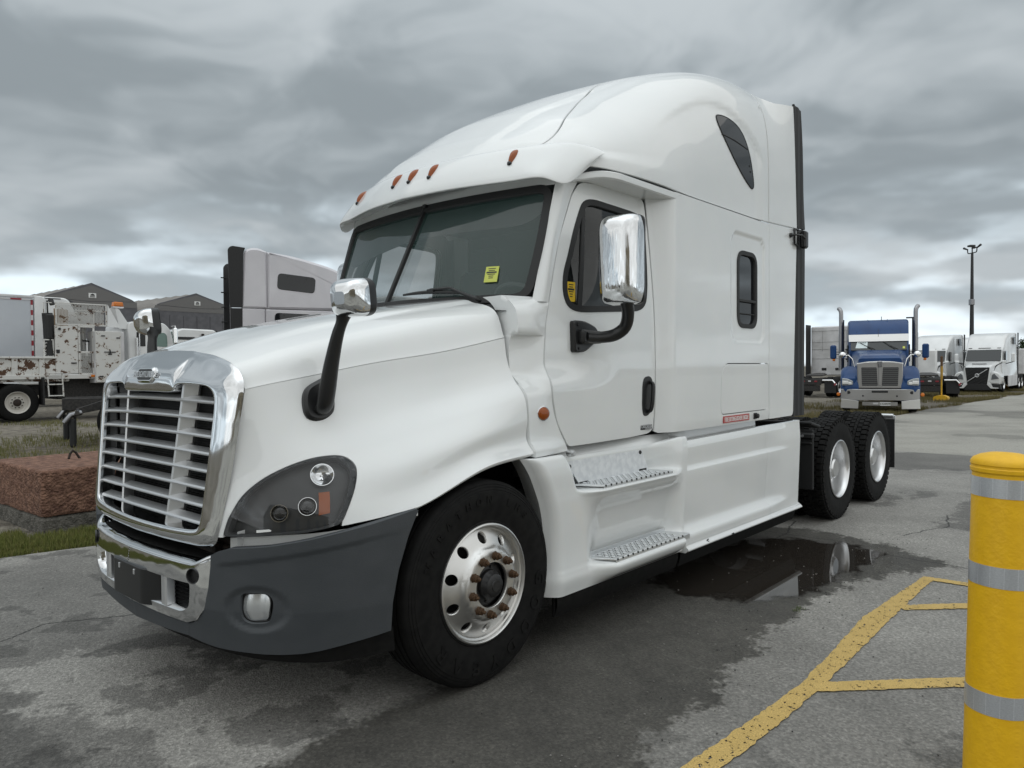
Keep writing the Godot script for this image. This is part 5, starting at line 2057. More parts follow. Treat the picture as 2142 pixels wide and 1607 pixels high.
func paint_tex() -> ImageTexture:
	var size := 512
	var a := tile(121, .06, 5, size)
	var b := tile(122, .012, 3, size)
	var c := tile(123, .2, 2, size)
	var o := PackedByteArray()
	o.resize(size * size * 4)
	for i in size * size:
		var w := a[i] / 255.0 + (b[i] / 255.0 - .5) * .35 + (c[i] / 255.0 - .5) * .30
		var f := clampf(b[i] / 255.0, 0, 1)
		var col := Color(lerpf(.56, .66, f), lerpf(.385, .46, f), lerpf(.12, .15, f)).linear_to_srgb()
		var k := .86 + .28 * (c[i] / 255.0 - .35)
		o[i * 4] = int(clampf(col.r * k, 0, 1) * 255)
		o[i * 4 + 1] = int(clampf(col.g * k, 0, 1) * 255)
		o[i * 4 + 2] = int(clampf(col.b * k, 0, 1) * 255)
		o[i * 4 + 3] = 255 if w > .245 else 0
	return ImageTexture.create_from_image(Image.create_from_data(size, size, false, Image.FORMAT_RGBA8, o))

func puddle_tex() -> ImageTexture:
	var w := 880
	var h := 440
	var pud := []
	for i in range(0, PUD.size(), 2):
		pud.append(Vector2(PUD[i], PUD[i + 1]))
	var drk := []
	for i in range(0, DARK.size(), 2):
		drk.append(Vector2(DARK[i], DARK[i + 1]))
	var f := field([pud], 88, 44, .05, .4, .3, w, h)
	var g := field([drk], 88, 44, .05, .4, .3, w, h)
	var n1 := noise_bytes(131, .02, 5, w, h)
	var n2 := noise_bytes(132, .12, 3, w, h)
	var o := PackedByteArray()
	o.resize(w * h * 4)
	for i in w * h:
		var d := f[i] + (n1[i] / 255.0 - .5) * .20 + (n2[i] / 255.0 - .5) * .05
		var a := smoothstep(.02, -.10, d)
		var wet := smoothstep(.0, -.12, g[i] + (n1[i] / 255.0 - .5) * .25) * (.10 + .25 * smoothstep(.52, .75, n2[i] / 255.0)) * smoothstep(.5, .1, d)
		a = maxf(a * .96, wet * .5)
		o[i * 4] = 46
		o[i * 4 + 1] = 42
		o[i * 4 + 2] = 38
		o[i * 4 + 3] = int(clampf(a, 0, 1) * 255)
	return ImageTexture.create_from_image(Image.create_from_data(w, h, false, Image.FORMAT_RGBA8, o))

func far_macro() -> ImageTexture:
	var size := 512
	var a := tile(141, .008, 5, size)
	var b := tile(142, .03, 5, size)
	var c := FastNoiseLite.new()
	c.seed = 3
	c.noise_type = FastNoiseLite.TYPE_CELLULAR
	c.cellular_return_type = FastNoiseLite.RETURN_DISTANCE2_SUB
	c.frequency = .022
	c.domain_warp_enabled = true
	c.domain_warp_amplitude = 18.0
	c.domain_warp_frequency = .03
	var ci := c.get_seamless_image(size, size)
	ci.convert(Image.FORMAT_L8)
	var cd := ci.get_data()
	var o := PackedByteArray()
	o.resize(size * size * 3)
	for i in size * size:
		var v := .92 + (a[i] / 255.0 - .5) * .5 + (b[i] / 255.0 - .5) * .25
		if cd[i] < 9 and b[i] > 105:
			v *= .45
		if a[i] < 88:
			v *= .78
		var s := pow(clampf(v, .05, 1.0), 1.0 / 2.2) * 255.0
		o[i * 3] = int(s)
		o[i * 3 + 1] = int(s)
		o[i * 3 + 2] = int(s * .985)
	return tex_of(size, size, o)

func near_macro() -> ImageTexture:
	var light := []
	for i in range(0, LIGHT.size(), 2):
		light.append(Vector2(LIGHT[i], LIGHT[i + 1]))
	var drk := []
	for i in range(0, DARK.size(), 2):
		drk.append(Vector2(DARK[i], DARK[i + 1]))
	var lf := field([light], 200, 125, .08, X0, Z0, GW, GH)
	var df := field([drk], 200, 125, .08, X0, Z0, GW, GH)
	var spots := [
		V2([-1.02, -.16, -.87, -.18, -.80, -.05, -.88, .05, -1.0, .02]), V2([-1.83, -.35, -1.48, .0, -1.40, .46, -1.48, .85, -2.0, .5]),
		V2([5.41, 2.1, 7.93, 2.0, 9.59, 2.2, 8.0, 3.4, 5.99, 2.9, 5.45, 2.4]), V2([7.0, 1.52, 7.4, 1.48, 7.5, 1.6, 7.1, 1.64]), V2([.7, 2.98, 1.15, 3.05, 1.3, 3.4, .7, 3.6, .4, 3.3]),
		V2([6.2, 1.25, 7.0, 1.15, 7.3, 1.3, 6.4, 1.42]), V2([9.2, -.7, 12.1, .3, 12.1, 1.6, 10.4, 1.9, 9.5, .8])]
	var sf := field(spots, 200, 125, .08, X0, Z0, GW, GH)
	var n0 := noise_bytes(151, .004, 4, GW, GH)
	var n1 := noise_bytes(152, .016, 5, GW, GH)
	var n2 := noise_bytes(153, .07, 4, GW, GH)
	var n3 := noise_bytes(154, .27, 3, GW, GH)
	var o := PackedByteArray()
	o.resize(GW * GH * 3)
	for j in GH:
		var z := Z0 + 10.0 * j / GH
		for i in GW:
			var k := j * GW + i
			var x := X0 + 16.0 * i / GW
			var a := n0[k] / 255.0 - .5
			var b := n1[k] / 255.0 - .5
			var c := n2[k] / 255.0 - .5
			var e := n3[k] / 255.0 - .5
			var wob := b * .42 + c * .26 + e * .22
			var v := .74 + a * .30 + b * .20 + c * .12 + e * .10
			# the front of the yard is a shade darker, the strip along the edge is pale and dusty
			v *= lerpf(.72, 1.0, smoothstep(-1.0, 2.5, x + a))
			var ez := z - (-3.47 + .036 * x)
			v = lerpf(v, .85, smoothstep(.34, .0, ez + b * .5) * .8)
			v = lerpf(v, .92 + b * .3, smoothstep(.05, -.08, lf[k] + wob * .8))
			var blot := smoothstep(.13, .20, b + a * .4 + c * .2 + e * .12) * smoothstep(1.2, -.4, x)
			v *= 1.0 - .42 * blot
			var dk := smoothstep(.03, -.03, df[k] + wob * .5)
			v = lerpf(v, .185 + b * .12 + c * .07 + e * .05, dk * .95)
			v *= 1.0 - .42 * smoothstep(.05, -.05, sf[k] + wob * .8)
			var warm := 1.0 - .07 * dk
			v = clampf(v, .04, 1.0)
			o[k * 3] = int(pow(v, .4545) * 255.0)
			o[k * 3 + 1] = int(pow(v * (1.0 - .02 * dk), .4545) * 255.0)
			o[k * 3 + 2] = int(pow(v * warm, .4545) * 255.0)
	# cracks, drawn as thin wandering dark lines
	var rng := RandomNumberGenerator.new()
	rng.seed = 77
	var cracks := [V2([3.14, 1.13, 4.0, 1.05, 4.33, 1.02, 4.80, .91, 4.84, .78]), V2([4.18, .85, 4.22, 1.50, 3.98, 2.0, 3.92, 2.59, 4.1, 3.4]), V2([4.81, 1.90, 5.33, 2.06, 5.53, 2.13, 6.1, 2.0]), V2([-3.2, -1.6, -1.9, -1.2, -1.2, -1.5, -.6, -1.2]), V2([7.0, 3.0, 8.2, 2.6, 9.4, 2.8, 11.0, 2.2]), V2([8.0, -.5, 9.0, .4, 9.6, 1.5, 10.2, 2.4])]
	for cr in cracks:
		for s in cr.size() - 1:
			var a: Vector2 = cr[s]
			var b: Vector2 = cr[s + 1]
			var steps := int(a.distance_to(b) * 220.0)
			var off := 0.0
			for q in steps:
				off = clampf(off + rng.randf_range(-.004, .004), -.05, .05) * .995
				var p := a.lerp(b, q / float(steps)) + (b - a).orthogonal().normalized() * off * sin(PI * q / float(steps))
				var ix := int((p.x - X0) / 16.0 * GW)
				var iz := int((p.y - Z0) / 10.0 * GH)
				if ix > 0 and iz > 0 and ix < GW - 1 and iz < GH - 1:
					var k := (iz * GW + ix) * 3
					for ch in 3:
						o[k + ch] = int(o[k + ch] * .55) if o[k + ch] > 60 else o[k + ch]
	return tex_of(GW, GH, o)

func grit() -> void:
	var mm := MultiMesh.new()
	mm.transform_format = MultiMesh.TRANSFORM_3D
	mm.use_colors = true
	var mb := Mb.new()
	mb.tint = Color.WHITE
	mb.box(Vector3.ZERO, Vector3(1, .6, .8), .22)
	mm.mesh = mb.mesh()
	mm.instance_count = 900
	var rng := RandomNumberGenerator.new()
	rng.seed = 44
	for i in 900:
		var x := rng.randf_range(-2.0, 5.0)
		var z := rng.randf_range(-3.0, 3.6) if i % 3 else rng.randf_range(1.7, 2.2)
		var s := rng.randf_range(.003, .0095)
		mm.set_instance_transform(i, Transform3D(Basis(Vector3.UP, rng.randf() * TAU).scaled(Vector3.ONE * s), Vector3(x, s * .2, z)))
		var g := rng.randf_range(.03, .26)
		mm.set_instance_color(i, Color(g, g * .96, g * .9))
	var o := MultiMeshInstance3D.new()
	o.name = "loose_grit"
	o.multimesh = mm
	o.material_override = mat("stone", Color.WHITE, .9, 0.0, {"vertex_color_use_as_albedo": true})
	o.set_meta("label", "scattered loose grit lying on the asphalt round the white truck")
	o.set_meta("category", "grit")
	o.set_meta("kind", "stuff")
	add_child(o)

# ---- everything behind and around the white truck ----
func onto(name_: String, mb: Mb, m: Material, root: Node, label := "") -> MeshInstance3D:
	return part(name_, mb, m, root, label)

func bbox(c: Vector3, s: Vector3, bev := .02, b := Basis()) -> Mb:
	return Mb.new().box(c, s, bev, b)

# A plain wheel for vehicles further off: tyre, rim and nuts in three materials.
func far_wheel(root: Node, at: Vector3, r: float, w: float, m: Material, out := 1.0, called := "wheel") -> void:
	var k := r / .51
	var f := Transform3D(Basis(Vector3.UP, 0.0 if out > 0 else PI), at)
	var mb := Mb.new()
	mb.lathe(V2([.29 * k, -w, .38 * k, -w - .01, .47 * k, -w + .01, .5 * k, -w + .03, .51 * k, -w + .05, .51 * k, -.05, .5 * k, -.03, .47 * k, -.01, .4 * k, .0, .33 * k, -.005, .29 * k, -.02]), f, 36)
	var o := onto(called, mb, M.rubber, root)
	mb = Mb.new()
	mb.lathe(V2([.0, -.05, .09 * k, -.05, .10 * k, -.09, .17 * k, -.09, .2 * k, -.12, .255 * k, -.11, .265 * k, -.04, .285 * k, -.008, .295 * k, .0, .30 * k, -.02]), f, 36)
	onto("rim", mb, m, o)
	mb = Mb.new()
	mb.lathe(V2([.0, .0, .06 * k, -.002, .09 * k, -.02, .10 * k, -.06]), f, 20)
	for i in 10:
		var a := TAU * i / 10.0
		mb.tube([f * Vector3(cos(a) * .14 * k, sin(a) * .14 * k, -.09), f * Vector3(cos(a) * .14 * k, sin(a) * .14 * k, -.06)], .016 * k, 6)
	onto("hub", mb, M.rusty_dark if m == M.rim_white else M.dark_metal, o)

func bg_materials() -> void:
	var cc := {"clearcoat_enabled": true, "clearcoat": .8, "clearcoat_roughness": 0.06}
	var w := mat("far_white", Color.WHITE, .4, 0.0, cc)
	w.albedo_texture = blend_tex(201, .01, 4, Color(.62, .63, .63), Color(.74, .75, .75), 1.6)
	tri_map(w, .3)
	var w2 := mat("dull_white", Color.WHITE, .55)
	w2.albedo_texture = blend_tex(202, .012, 5, Color(.50, .50, .50), Color(.66, .66, .67), 1.6)
	tri_map(w2, .35)
	var w3 := mat("lilac_white", Color.WHITE, .45, 0.0, cc)
	w3.albedo_texture = blend_tex(203, .01, 4, Color(.52, .51, .54), Color(.60, .59, .62), 1.6)
	tri_map(w3, .3)
	# white paint with brown rust where it has flaked off
	for q in [["rusty_white", .70, 2.6, 5.0], ["rusty_bed", .53, 3.2, 9.0]]:
		var m := mat(q[0], Color.WHITE, .7)
		var size := 512
		var a := tile(211, .012, 5, size)
		var b := tile(212, .06, 4, size)
		var o := PackedByteArray()
		o.resize(size * size * 3)
		for i in size * size:
			var v := a[i] / 255.0 * .75 + b[i] / 255.0 * .30
			var r := smoothstep(q[1] - .012, q[1] + .012, v)
			var st := smoothstep(q[1] - .14, q[1], v) * .35
			var c := Color(lerpf(.62, .50, st), lerpf(.62, .44, st), lerpf(.60, .36, st)).lerp(Color(.055 + .05 * b[i] / 255.0, .030 + .018 * b[i] / 255.0, .020), r).linear_to_srgb()
			o[i * 3] = int(c.r * 255)
			o[i * 3 + 1] = int(c.g * 255)
			o[i * 3 + 2] = int(c.b * 255)
		m.albedo_texture = tex_of(size, size, o)
		tri_map(m, .55)
	var bl := mat("blue_paint", Color.WHITE, .45, 0.0, {"clearcoat_enabled": true, "clearcoat": .3, "clearcoat_roughness": .1, "metallic_specular": .3})
	bl.albedo_texture = blend_tex(221, .01, 4, Color(.011, .042, .132), Color(.015, .057, .170), 1.6)
	tri_map(bl, .4)
	mat("far_glass", lin(.018, .022, .023), .04)
	mat("green_glass", Color(.10, .2, .17, .45), .02)
	mat("head_glass", lin(.45, .47, .48), .12, .3)
	mat("steel_plate", lin(.36, .355, .35), .30, .85)
	mat("bright_plate", lin(.80, .80, .79), .38, .55)
	mat("mesh_grey", lin(.055, .056, .058), .45, .5)
	mat("rim_white", lin(.55, .53, .49), .6)
	mat("orange_lens", lin(.62, .17, .012), .25)
	mat("red_tape", lin(.26, .018, .028), .45)
	mat("tape_silver", lin(.55, .55, .56), .5)
	var fa := mat("fabric_grey", Color.WHITE, .8)
	fa.albedo_texture = blend_tex(231, .02, 4, Color(.098, .098, .108), Color(.125, .125, .136), 1.5)
	tri_map(fa, .2)
	var fb := mat("fabric_roof", Color.WHITE, .8)
	fb.albedo_texture = blend_tex(232, .02, 4, Color(.165, .155, .145), Color(.215, .20, .185), 1.6)
	tri_map(fb, .2)
	mat("fabric_band", lin(.155, .152, .15), .8)
	var cb := mat("red_concrete", Color.WHITE, .92)
	cb.albedo_texture = blend_tex(241, .02, 5, Color(.11, .052, .036), Color(.28, .155, .105), 1.5, .5, 512)
	cb.normal_enabled = true
	cb.normal_texture = bump_tex(242, .06, 5, 10.0, 512)
	cb.normal_scale = 1.2
	tri_map(cb, .9)
	var cf := mat("grey_concrete", Color.WHITE, .92)
	cf.albedo_texture = blend_tex(243, .03, 5, Color(.075, .072, .062), Color(.17, .16, .14), 1.8)
	cf.normal_enabled = true
	cf.normal_texture = cb.normal_texture
	tri_map(cf, 1.2)
	var yb := mat("bollard_yellow", Color.WHITE, .48)
	yb.albedo_texture = blend_tex(251, .03, 5, Color(.76, .425, .003), Color(.84, .485, .005), 1.6)
	yb.normal_enabled = true
	yb.normal_texture = bump_tex(252, .10, 3, 3.0)
	yb.normal_scale = .22
	tri_map(yb, 2.5)
	mat("yellow_plastic", lin(.62, .36, .02), .5)
	mat("tan_wall", lin(.36, .30, .21), .8)
	mat("foliage_dark", Color.WHITE, .75, 0.0, {"vertex_color_use_as_albedo": true, "backlight_enabled": true, "backlight": Color(.05, .08, .03)})
	mat("grass_blade", Color.WHITE, .8, 0.0, {"vertex_color_use_as_albedo": true, "backlight_enabled": true, "backlight": Color(.10, .12, .04)})
	mat("bark", lin(.06, .045, .035), .9)
	mat("far_wall", lin(.33, .31, .29), .8)
	mat("dark_chrome", lin(.22, .22, .23), .25, .9)
	mat("sea_glass", lin(.12, .20, .17), .06)
	mat("tan_sheet", lin(.30, .22, .15), .8)
	var cw := mat("cool_white", Color.WHITE, .5)
	cw.albedo_texture = blend_tex(204, .008, 4, Color(.44, .47, .51), Color(.50, .53, .57), 1.5)
	tri_map(cw, .2)
	mat("paper", lin(.62, .70, .71), .6)
	mat("stack_chrome", lin(.30, .30, .31), .28, .9)
	mat("greasy_dark", lin(.025, .022, .02), .5)
	mat("lamp_far", lin(.16, .17, .18), .15, .2)
	mat("orange_board", lin(.45, .26, .03), .6)
	mat("rust_board", lin(.10, .05, .02), .7)
	mat("fabric_seam", lin(.088, .088, .097), .8)

func background() -> void:
	bg_materials()
	bollard()
	red_block()
	grass_strips()
	left_sleeper_truck()
	service_truck()
	box_trailer()
	beacon_truck()
	left_far_trucks()
	fabric_halls()
	blue_truck()
	rear_chassis()
	aero_trucks()
	sign_stands()
	light_poles()
	right_far()
	warehouse()

func bollard() -> void:
	var T := thing("bollard", "yellow concrete filled bollard with three silver reflective bands at the right edge", "bollard", Vector3(.625, 0, 3.24))
	T.transform.basis = Basis(Vector3(.74, 0, -.67).normalized(), .026)
	var up := Transform3D(Basis(Vector3(1, 0, 0), -PI * .5), Vector3.ZERO)
	var mb := Mb.new()
	mb.lathe(V2([.104, 0, .104, 1.175]), up, 64)
	onto("post", mb, M.bollard_yellow, T)
	mb = Mb.new()
	mb.lathe(V2([.105, 1.172, .110, 1.178, .111, 1.19, .108, 1.194, .108, 1.200, .111, 1.204, .110, 1.214, .102, 1.226, .08, 1.238, .05, 1.246, .0, 1.250]), up, 64)
	onto("domed_cap", mb, M.bollard_yellow, T)
	var tm := mat("reflective_tape", Color.WHITE, .32, .55)
	var size := 256
	var o := PackedByteArray()
	o.resize(size * size * 3)
	var nz := tile(255, .05, 3, size)
	for j in size:
		for i in size:
			var cell := int(i / 6 + (3 if (j / 8) % 2 == 0 else 0)) % 2
			var v := .50 + .16 * (1.0 if (i + (3 if (j / 6) % 2 == 0 else 0)) % 6 < 4 and j % 6 < 4 else 0.0) + (nz[j * size + i] / 255.0 - .5) * .12
			if i % 85 < 4:
				v += .12
			var s := int(clampf(pow(v, .4545), 0, 1) * 255)
			o[(j * size + i) * 3] = int(s * .97)
			o[(j * size + i) * 3 + 1] = int(s * .985)
			o[(j * size + i) * 3 + 2] = s
	tm.albedo_texture = tex_of(size, size, o)
	tm.uv1_scale = Vector3(5, 1, 1)
	for q in [[1.088, 1.158], [.762, .838], [.292, .372]]:
		mb = Mb.new()
		mb.lathe([Vector2(.1055, q[0]), Vector2(.1055, q[1])], up, 64)
		mb.lathe(V2([.104, q[1], .1055, q[1]]), up, 64)
		onto("reflective_band", mb, tm, T)

func red_block() -> void:
	var T := thing("concrete_block", "rough red concrete block on a grey footing beside the grille", "concrete block", Vector3(-.42, 0, -4.42), .05)
	var nz := noise(301, 3.0, 4)
	for q in [["block", .14, .61, M.red_concrete, .0], ["footing", -.05, .145, M.grey_concrete, .012]]:
		var mb := Mb.new()
		var x0: float = .0 + q[4]
		var x1 := 2.2
		var z0 := -1.5
		var z1: float = .0 - q[4]
		var fn := func(f: int, u: float, v: float) -> Vector3:
			var p: Vector3
			match f:
				0: p = Vector3(lerpf(x0, x1, u), lerpf(q[1], q[2], v), z1)
				1: p = Vector3(x0, lerpf(q[1], q[2], v), lerpf(z0, z1, u))
				_: p = Vector3(lerpf(x0, x1, u), q[2], lerpf(z0, z1, v))
			var c := Vector3((x0 + x1) / 2, (q[1] + q[2]) / 2, (z0 + z1) / 2)
			var h := Vector3((x1 - x0) / 2, (q[2] - q[1]) / 2, (z1 - z0) / 2)
			var r := .035 + .015 * nz.get_noise_3d(p.x, p.y, p.z)
			var inner := (p - c).clamp(-h + Vector3.ONE * r, h - Vector3.ONE * r)
			var dd := (p - c) - inner
			if dd.length() > .0001:
				p = c + inner + dd.normalized() * r
			var nn := nz.get_noise_3d(p.x * 2.0, p.y * 2.0, p.z * 2.0) * .012 + nz.get_noise_3d(p.x * 9.0, p.y * 9.0, p.z * 9.0) * .005
			return p + (p - c).normalized() * nn
		for f in 3:
			mb.surf(func(u, v): return fn.call(f, u, v), 0.0, 1.0, 110, 0.0, 1.0, 50, 1.0)
		onto(q[0], mb, q[3], T)
	var lug := Mb.new()
	var pts := [Vector3(-.05, 0, .03), Vector3(-.03, .05, .01), Vector3(.0, .085, 0), Vector3(.03, .06, 0), Vector3(.065, -.01, .02)]
	lug.tube(pts, .013, 8)
	var l := single("lifting_eye", lug, M.rusty_dark, "bent rusty lifting bar standing on top of the red concrete block", "lifting bar")
	l.position = Vector3(.12, .615, -5.3)

func blades(called: String, label: String, cnt: int, area: Callable, hgt: float, cols: Array, sd: int) -> void:
	var mb := Mb.new()
	for k in 3:
		var b := Basis(Vector3.UP, k * 2.1)
		var lean := .35 + .2 * k
		var p := [Vector3(-.10, 0, 0), Vector3(.10, 0, 0), Vector3(.07, .55, lean * .3), Vector3(-.07, .55, lean * .3), Vector3(0, 1, lean)]
		for i in 5:
			p[i] = b * p[i] + Vector3(cos(k * 2.0), 0, sin(k * 2.0)) * .12
		mb.face([p[0], p[1], p[2], p[3]], b * Vector3(0, .4, -1).normalized())
		mb.face([p[3], p[2], p[4]], b * Vector3(0, .6, -1).normalized())
	mb.tint = Color.WHITE
	var mm := MultiMesh.new()
	mm.transform_format = MultiMesh.TRANSFORM_3D
	mm.use_colors = true
	mm.mesh = mb.mesh()
	var rng := RandomNumberGenerator.new()
	rng.seed = sd
	var tf := []
	for i in cnt:
		var p: Vector3 = area.call(rng)
		if p.y < -1.0:
			continue
		var s: float = hgt * rng.randf_range(.45, 1.25) * (1.0 - p.y)
		p.y = -.025
		var b := Basis(Vector3.UP, rng.randf() * TAU) * Basis(Vector3(1, 0, 0), rng.randf_range(-.35, .35))
		tf.append([Transform3D(b.scaled(Vector3(.28 * s + .012, s, .28 * s + .012)), p), (cols[0] as Color).lerp(cols[1], rng.randf()).lerp(cols[2], maxf(0.0, rng.randf() - .55))])
	mm.instance_count = tf.size()
	for i in tf.size():
		mm.set_instance_transform(i, tf[i][0])
		mm.set_instance_color(i, tf[i][1])
	var o := MultiMeshInstance3D.new()
	o.name = numbered(called)
	o.multimesh = mm
	o.material_override = M.grass_blade
	o.set_meta("label", label)
	o.set_meta("category", "grass")
	o.set_meta("kind", "stuff")
	add_child(o)

func grass_strips() -> void:
	var nz := noise(311, .5, 3)
	var g := [Color(.095, .125, .022), Color(.19, .20, .045), Color(.30, .24, .12)]
	blades("grass", "short green grass strip along the asphalt in front of the red concrete block", 42000, func(r: RandomNumberGenerator) -> Vector3:
		var x: float = r.randf_range(-7.0, 2.0)
		var z: float = edge_z(x) - r.randf_range(.06, 1.05) - .05 * nz.get_noise_1d(x * 9.0)
		if x > -.58 and z < -4.28:
			return Vector3(0, -9, 0)
		return Vector3(x, .3 if edge_z(x) - z < .2 else 0.0, z), .075, g, 3)
	var g2 := [Color(.10, .115, .03), Color(.19, .18, .06), Color(.28, .23, .12)]
	blades("grass", "thin patchy green and brown grass on the lot behind the red concrete block", 60000, func(r: RandomNumberGenerator) -> Vector3:
		var x: float = r.randf_range(-6.0, 9.0)
		var z: float = r.randf_range(-24.0, -5.9)
		var dens := nz.get_noise_2d(x * .8, z * .35) + (.25 if z > -19.0 and x < 4.0 else -.1)
		if dens < r.randf_range(-.1, .5):
			return Vector3(0, -9, 0)
		return Vector3(x, 0, z), .085, g2, 4)
	var g3 := [Color(.085, .085, .028), Color(.19, .155, .06), Color(.25, .19, .10)]
	blades("grass", "dry grass tufts along the gravel edge beside the blue truck and the sign stands", 50000, func(r: RandomNumberGenerator) -> Vector3:
		var x: float = r.randf_range(18.0, 60.0)
		var z: float = edge_z(x) - pow(r.randf(), 1.5) * 5.0 - .1
		var dens := nz.get_noise_2d(x * .4, z * .4) + .15
		if dens < r.randf_range(-.1, .5):
			return Vector3(0, -9, 0)
		return Vector3(x, 0, z), .13, g3, 5)
	blades("weed", "small green weed tuft growing at the edge of the puddle", 60, func(r: RandomNumberGenerator) -> Vector3:
		return Vector3(2.12 + r.randf_range(-.05, .05), .2, 1.95 + r.randf_range(-.025, .025)), .045, [Color(.05, .09, .02), Color(.09, .12, .03), Color(.12, .12, .04)], 6)

# A boxy sleeper body: side profile (x, y) pushed across the width, its long edges rounded by a chamfer.
func profile_body(mb: Mb, pts: Array, z0: float, z1: float, bev: float) -> Mb:
	var o := PackedVector2Array()
	for p in pts:
		o.append(p)
	var mid := (z0 + z1) * .5
	mb.prism(o, mid, z1, Transform3D(), bev)
	mb.prism(o, mid, z0, Transform3D(), bev)
	return mb

func left_sleeper_truck() -> void:
	var T := thing("parked_sleeper_truck", "white sleeper truck with black side flaps parked behind the grille, facing away right", "truck", Vector3(5.6, 0, -12.2), deg_to_rad(-20.0))
	var mb := Mb.new()
	profile_body(mb, rounded(V2([.70, 3.015, 3.3, 3.015, 3.5, 3.10, 3.2, 3.5, 2.3, 4.03, 1.34, 4.27, .70, 4.34]), [.0, .0, .05, .1, .3, .3, .02]), -2.4, .0, .06)
	onto("roof_fairing", mb, M.lilac_white, T)
	mb = Mb.new()
	profile_body(mb, rounded(V2([.14, 3.015, .69, 3.015, .70, 4.34, .50, 4.42, .30, 4.40, .19, 4.32]), [.0, .0, .02, .12, .06, .06]), -.30, .0, .05)
	profile_body(mb, rounded(V2([.5, 3.015, .69, 3.015, .70, 4.34, .50, 4.40]), [.0, .0, .02, .1]), -2.4, -.2, .05)
	onto("upper_side_fairing", mb, M.lilac_white, T)
	mb = Mb.new()
	profile_body(mb, V2([.12, 1.1, .63, 1.1, .64, 3.0, .13, 3.0]), -.30, -.005, .03)
	onto("lower_side_fairing", mb, M.lilac_white, T)
	mb = Mb.new()
	profile_body(mb, rounded(V2([.645, 1.1, 3.3, 1.1, 3.4, 2.1, 3.2, 3.0, .65, 3.0]), [0.0, .1, .1, .0, .0]), -2.35, .0, .04)
	onto("sleeper_side", mb, M.lilac_white, T)
	mb = Mb.new()
	profile_body(mb, rounded(V2([3.3, .9, 5.4, .9, 5.5, 1.6, 5.2, 1.8, 3.3, 2.15]), [0, .1, .15, .2, 0]), -2.1, -.25, .12)
	onto("hood", mb, M.lilac_white, T)
	for q in [[1.365, 3.63, .88, .38, -.085], [1.28, 2.72, .86, .38, -.02]]:
		mb = Mb.new()
		var f := Transform3D(Basis(Vector3(0, 0, 1), q[4]), Vector3(q[0], q[1], .0))
		mb.prism(rrect(q[2], q[3], .10, 6), -.02, .012, f, .006)
		var wn := onto("side_window", mb, M.smoked, T)
		for sx in [-.22, .22]:
			onto("window_stud", Mb.new().tube([f * Vector3(sx, q[3] * .36, .012), f * Vector3(sx, q[3] * .36, .02)], .014, 8), M.black, wn)
	mb = Mb.new()
	mb.prism(rounded(V2([-.13, 3.02, .14, 3.02, .18, 4.28, .22, 4.40, -.08, 4.43, -.16, 4.36]), [.0, .0, .02, .02, .08, .05]), -.06, -.01, Transform3D(), .008)
	mb.prism(V2s([-.12, .95, .12, .95, .135, 3.005, -.12, 3.0]), -.06, -.01, Transform3D(), .008)
	onto("extender_flap", mb, M.black_rough, T)
	mb = Mb.new()
	mb.prism(rounded(V2([-.02, .95, .14, .95, .14, 4.34, .06, 4.32, .0, 4.24]), [0, 0, 0, .04, .04]), -.05, .0, Transform3D(Basis(), Vector3(0, 0, -2.35)), .01)
	for i in 8:
		mb.box(Vector3(.0, 1.3 + i * .38, -2.33), Vector3(.14, .03, .03), .004)
	onto("far_extender_flap", mb, M.black, T)
	onto("sleeper_back", bbox(Vector3(.55, 2.6, -1.2), Vector3(.10, 3.2, 2.2), .01), M.lilac_white, T)
	# the bare frame behind: rails, tandem, flap brackets
	for z in [-.75, -1.65]:
		onto("frame_rail", bbox(Vector3(.6, .86, z), Vector3(8.2, .26, .09), .01), M.chassis, T)
		mb = Mb.new()
		mb.prism(rounded(V2([-3.15, .66, -2.5, .78, -2.0, 1.02, -2.0, 1.10, -2.6, .98, -3.25, .76]), .03), -.1, .1, Transform3D(Basis(), Vector3(0, 0, z + (.1 if z > -1.0 else -.1))), .01)
		onto("frame_tail", mb, M.chassis, T)
	for x in [-3.0, -1.9, -.6]:
		onto("cross_member", bbox(Vector3(x, .86, -1.2), Vector3(.1, .2, .85), .01), M.chassis, T)
	for x in [-2.3, -1.0]:
		for q in [[-.02, 1.0], [-.38, 1.0], [-2.33, -1.0], [-1.97, -1.0]]:
			far_wheel(T, Vector3(x, .50, q[0]), .53, .3, M.alloy2, q[1])
	far_wheel(T, Vector3(4.6, .52, -.1), .53, .3, M.alloy2)
	far_wheel(T, Vector3(4.6, .52, -2.2), .53, .3, M.alloy2, -1.0)
	for q in [[-3.42, -.02], [-3.66, -1.95]]:
		mb = Mb.new()
		mb.tube([Vector3(q[0] + .30, .70, q[1] - .12), Vector3(q[0] + .12, .66, q[1]), Vector3(q[0], .50, q[1] + .02)], .055, 10)
		mb.tube([Vector3(q[0] + .24, .73, q[1] - .3), Vector3(q[0] + .24, .70, q[1] + .04)], .045, 10)
		onto("flap_arm", mb, M.dark_chrome, T)
		mb = Mb.new()
		mb.box(Vector3(q[0] + .15, .28, q[1] - .02), Vector3(.12, .60, .10), .03)
		mb.box(Vector3(q[0] + .18, .32, q[1] - .3), Vector3(.02, .60, .55), .005)
		onto("mud_flap", mb, M.black_rough, T)

func V2s(a: Array) -> PackedVector2Array:
	return PackedVector2Array(V2(a))

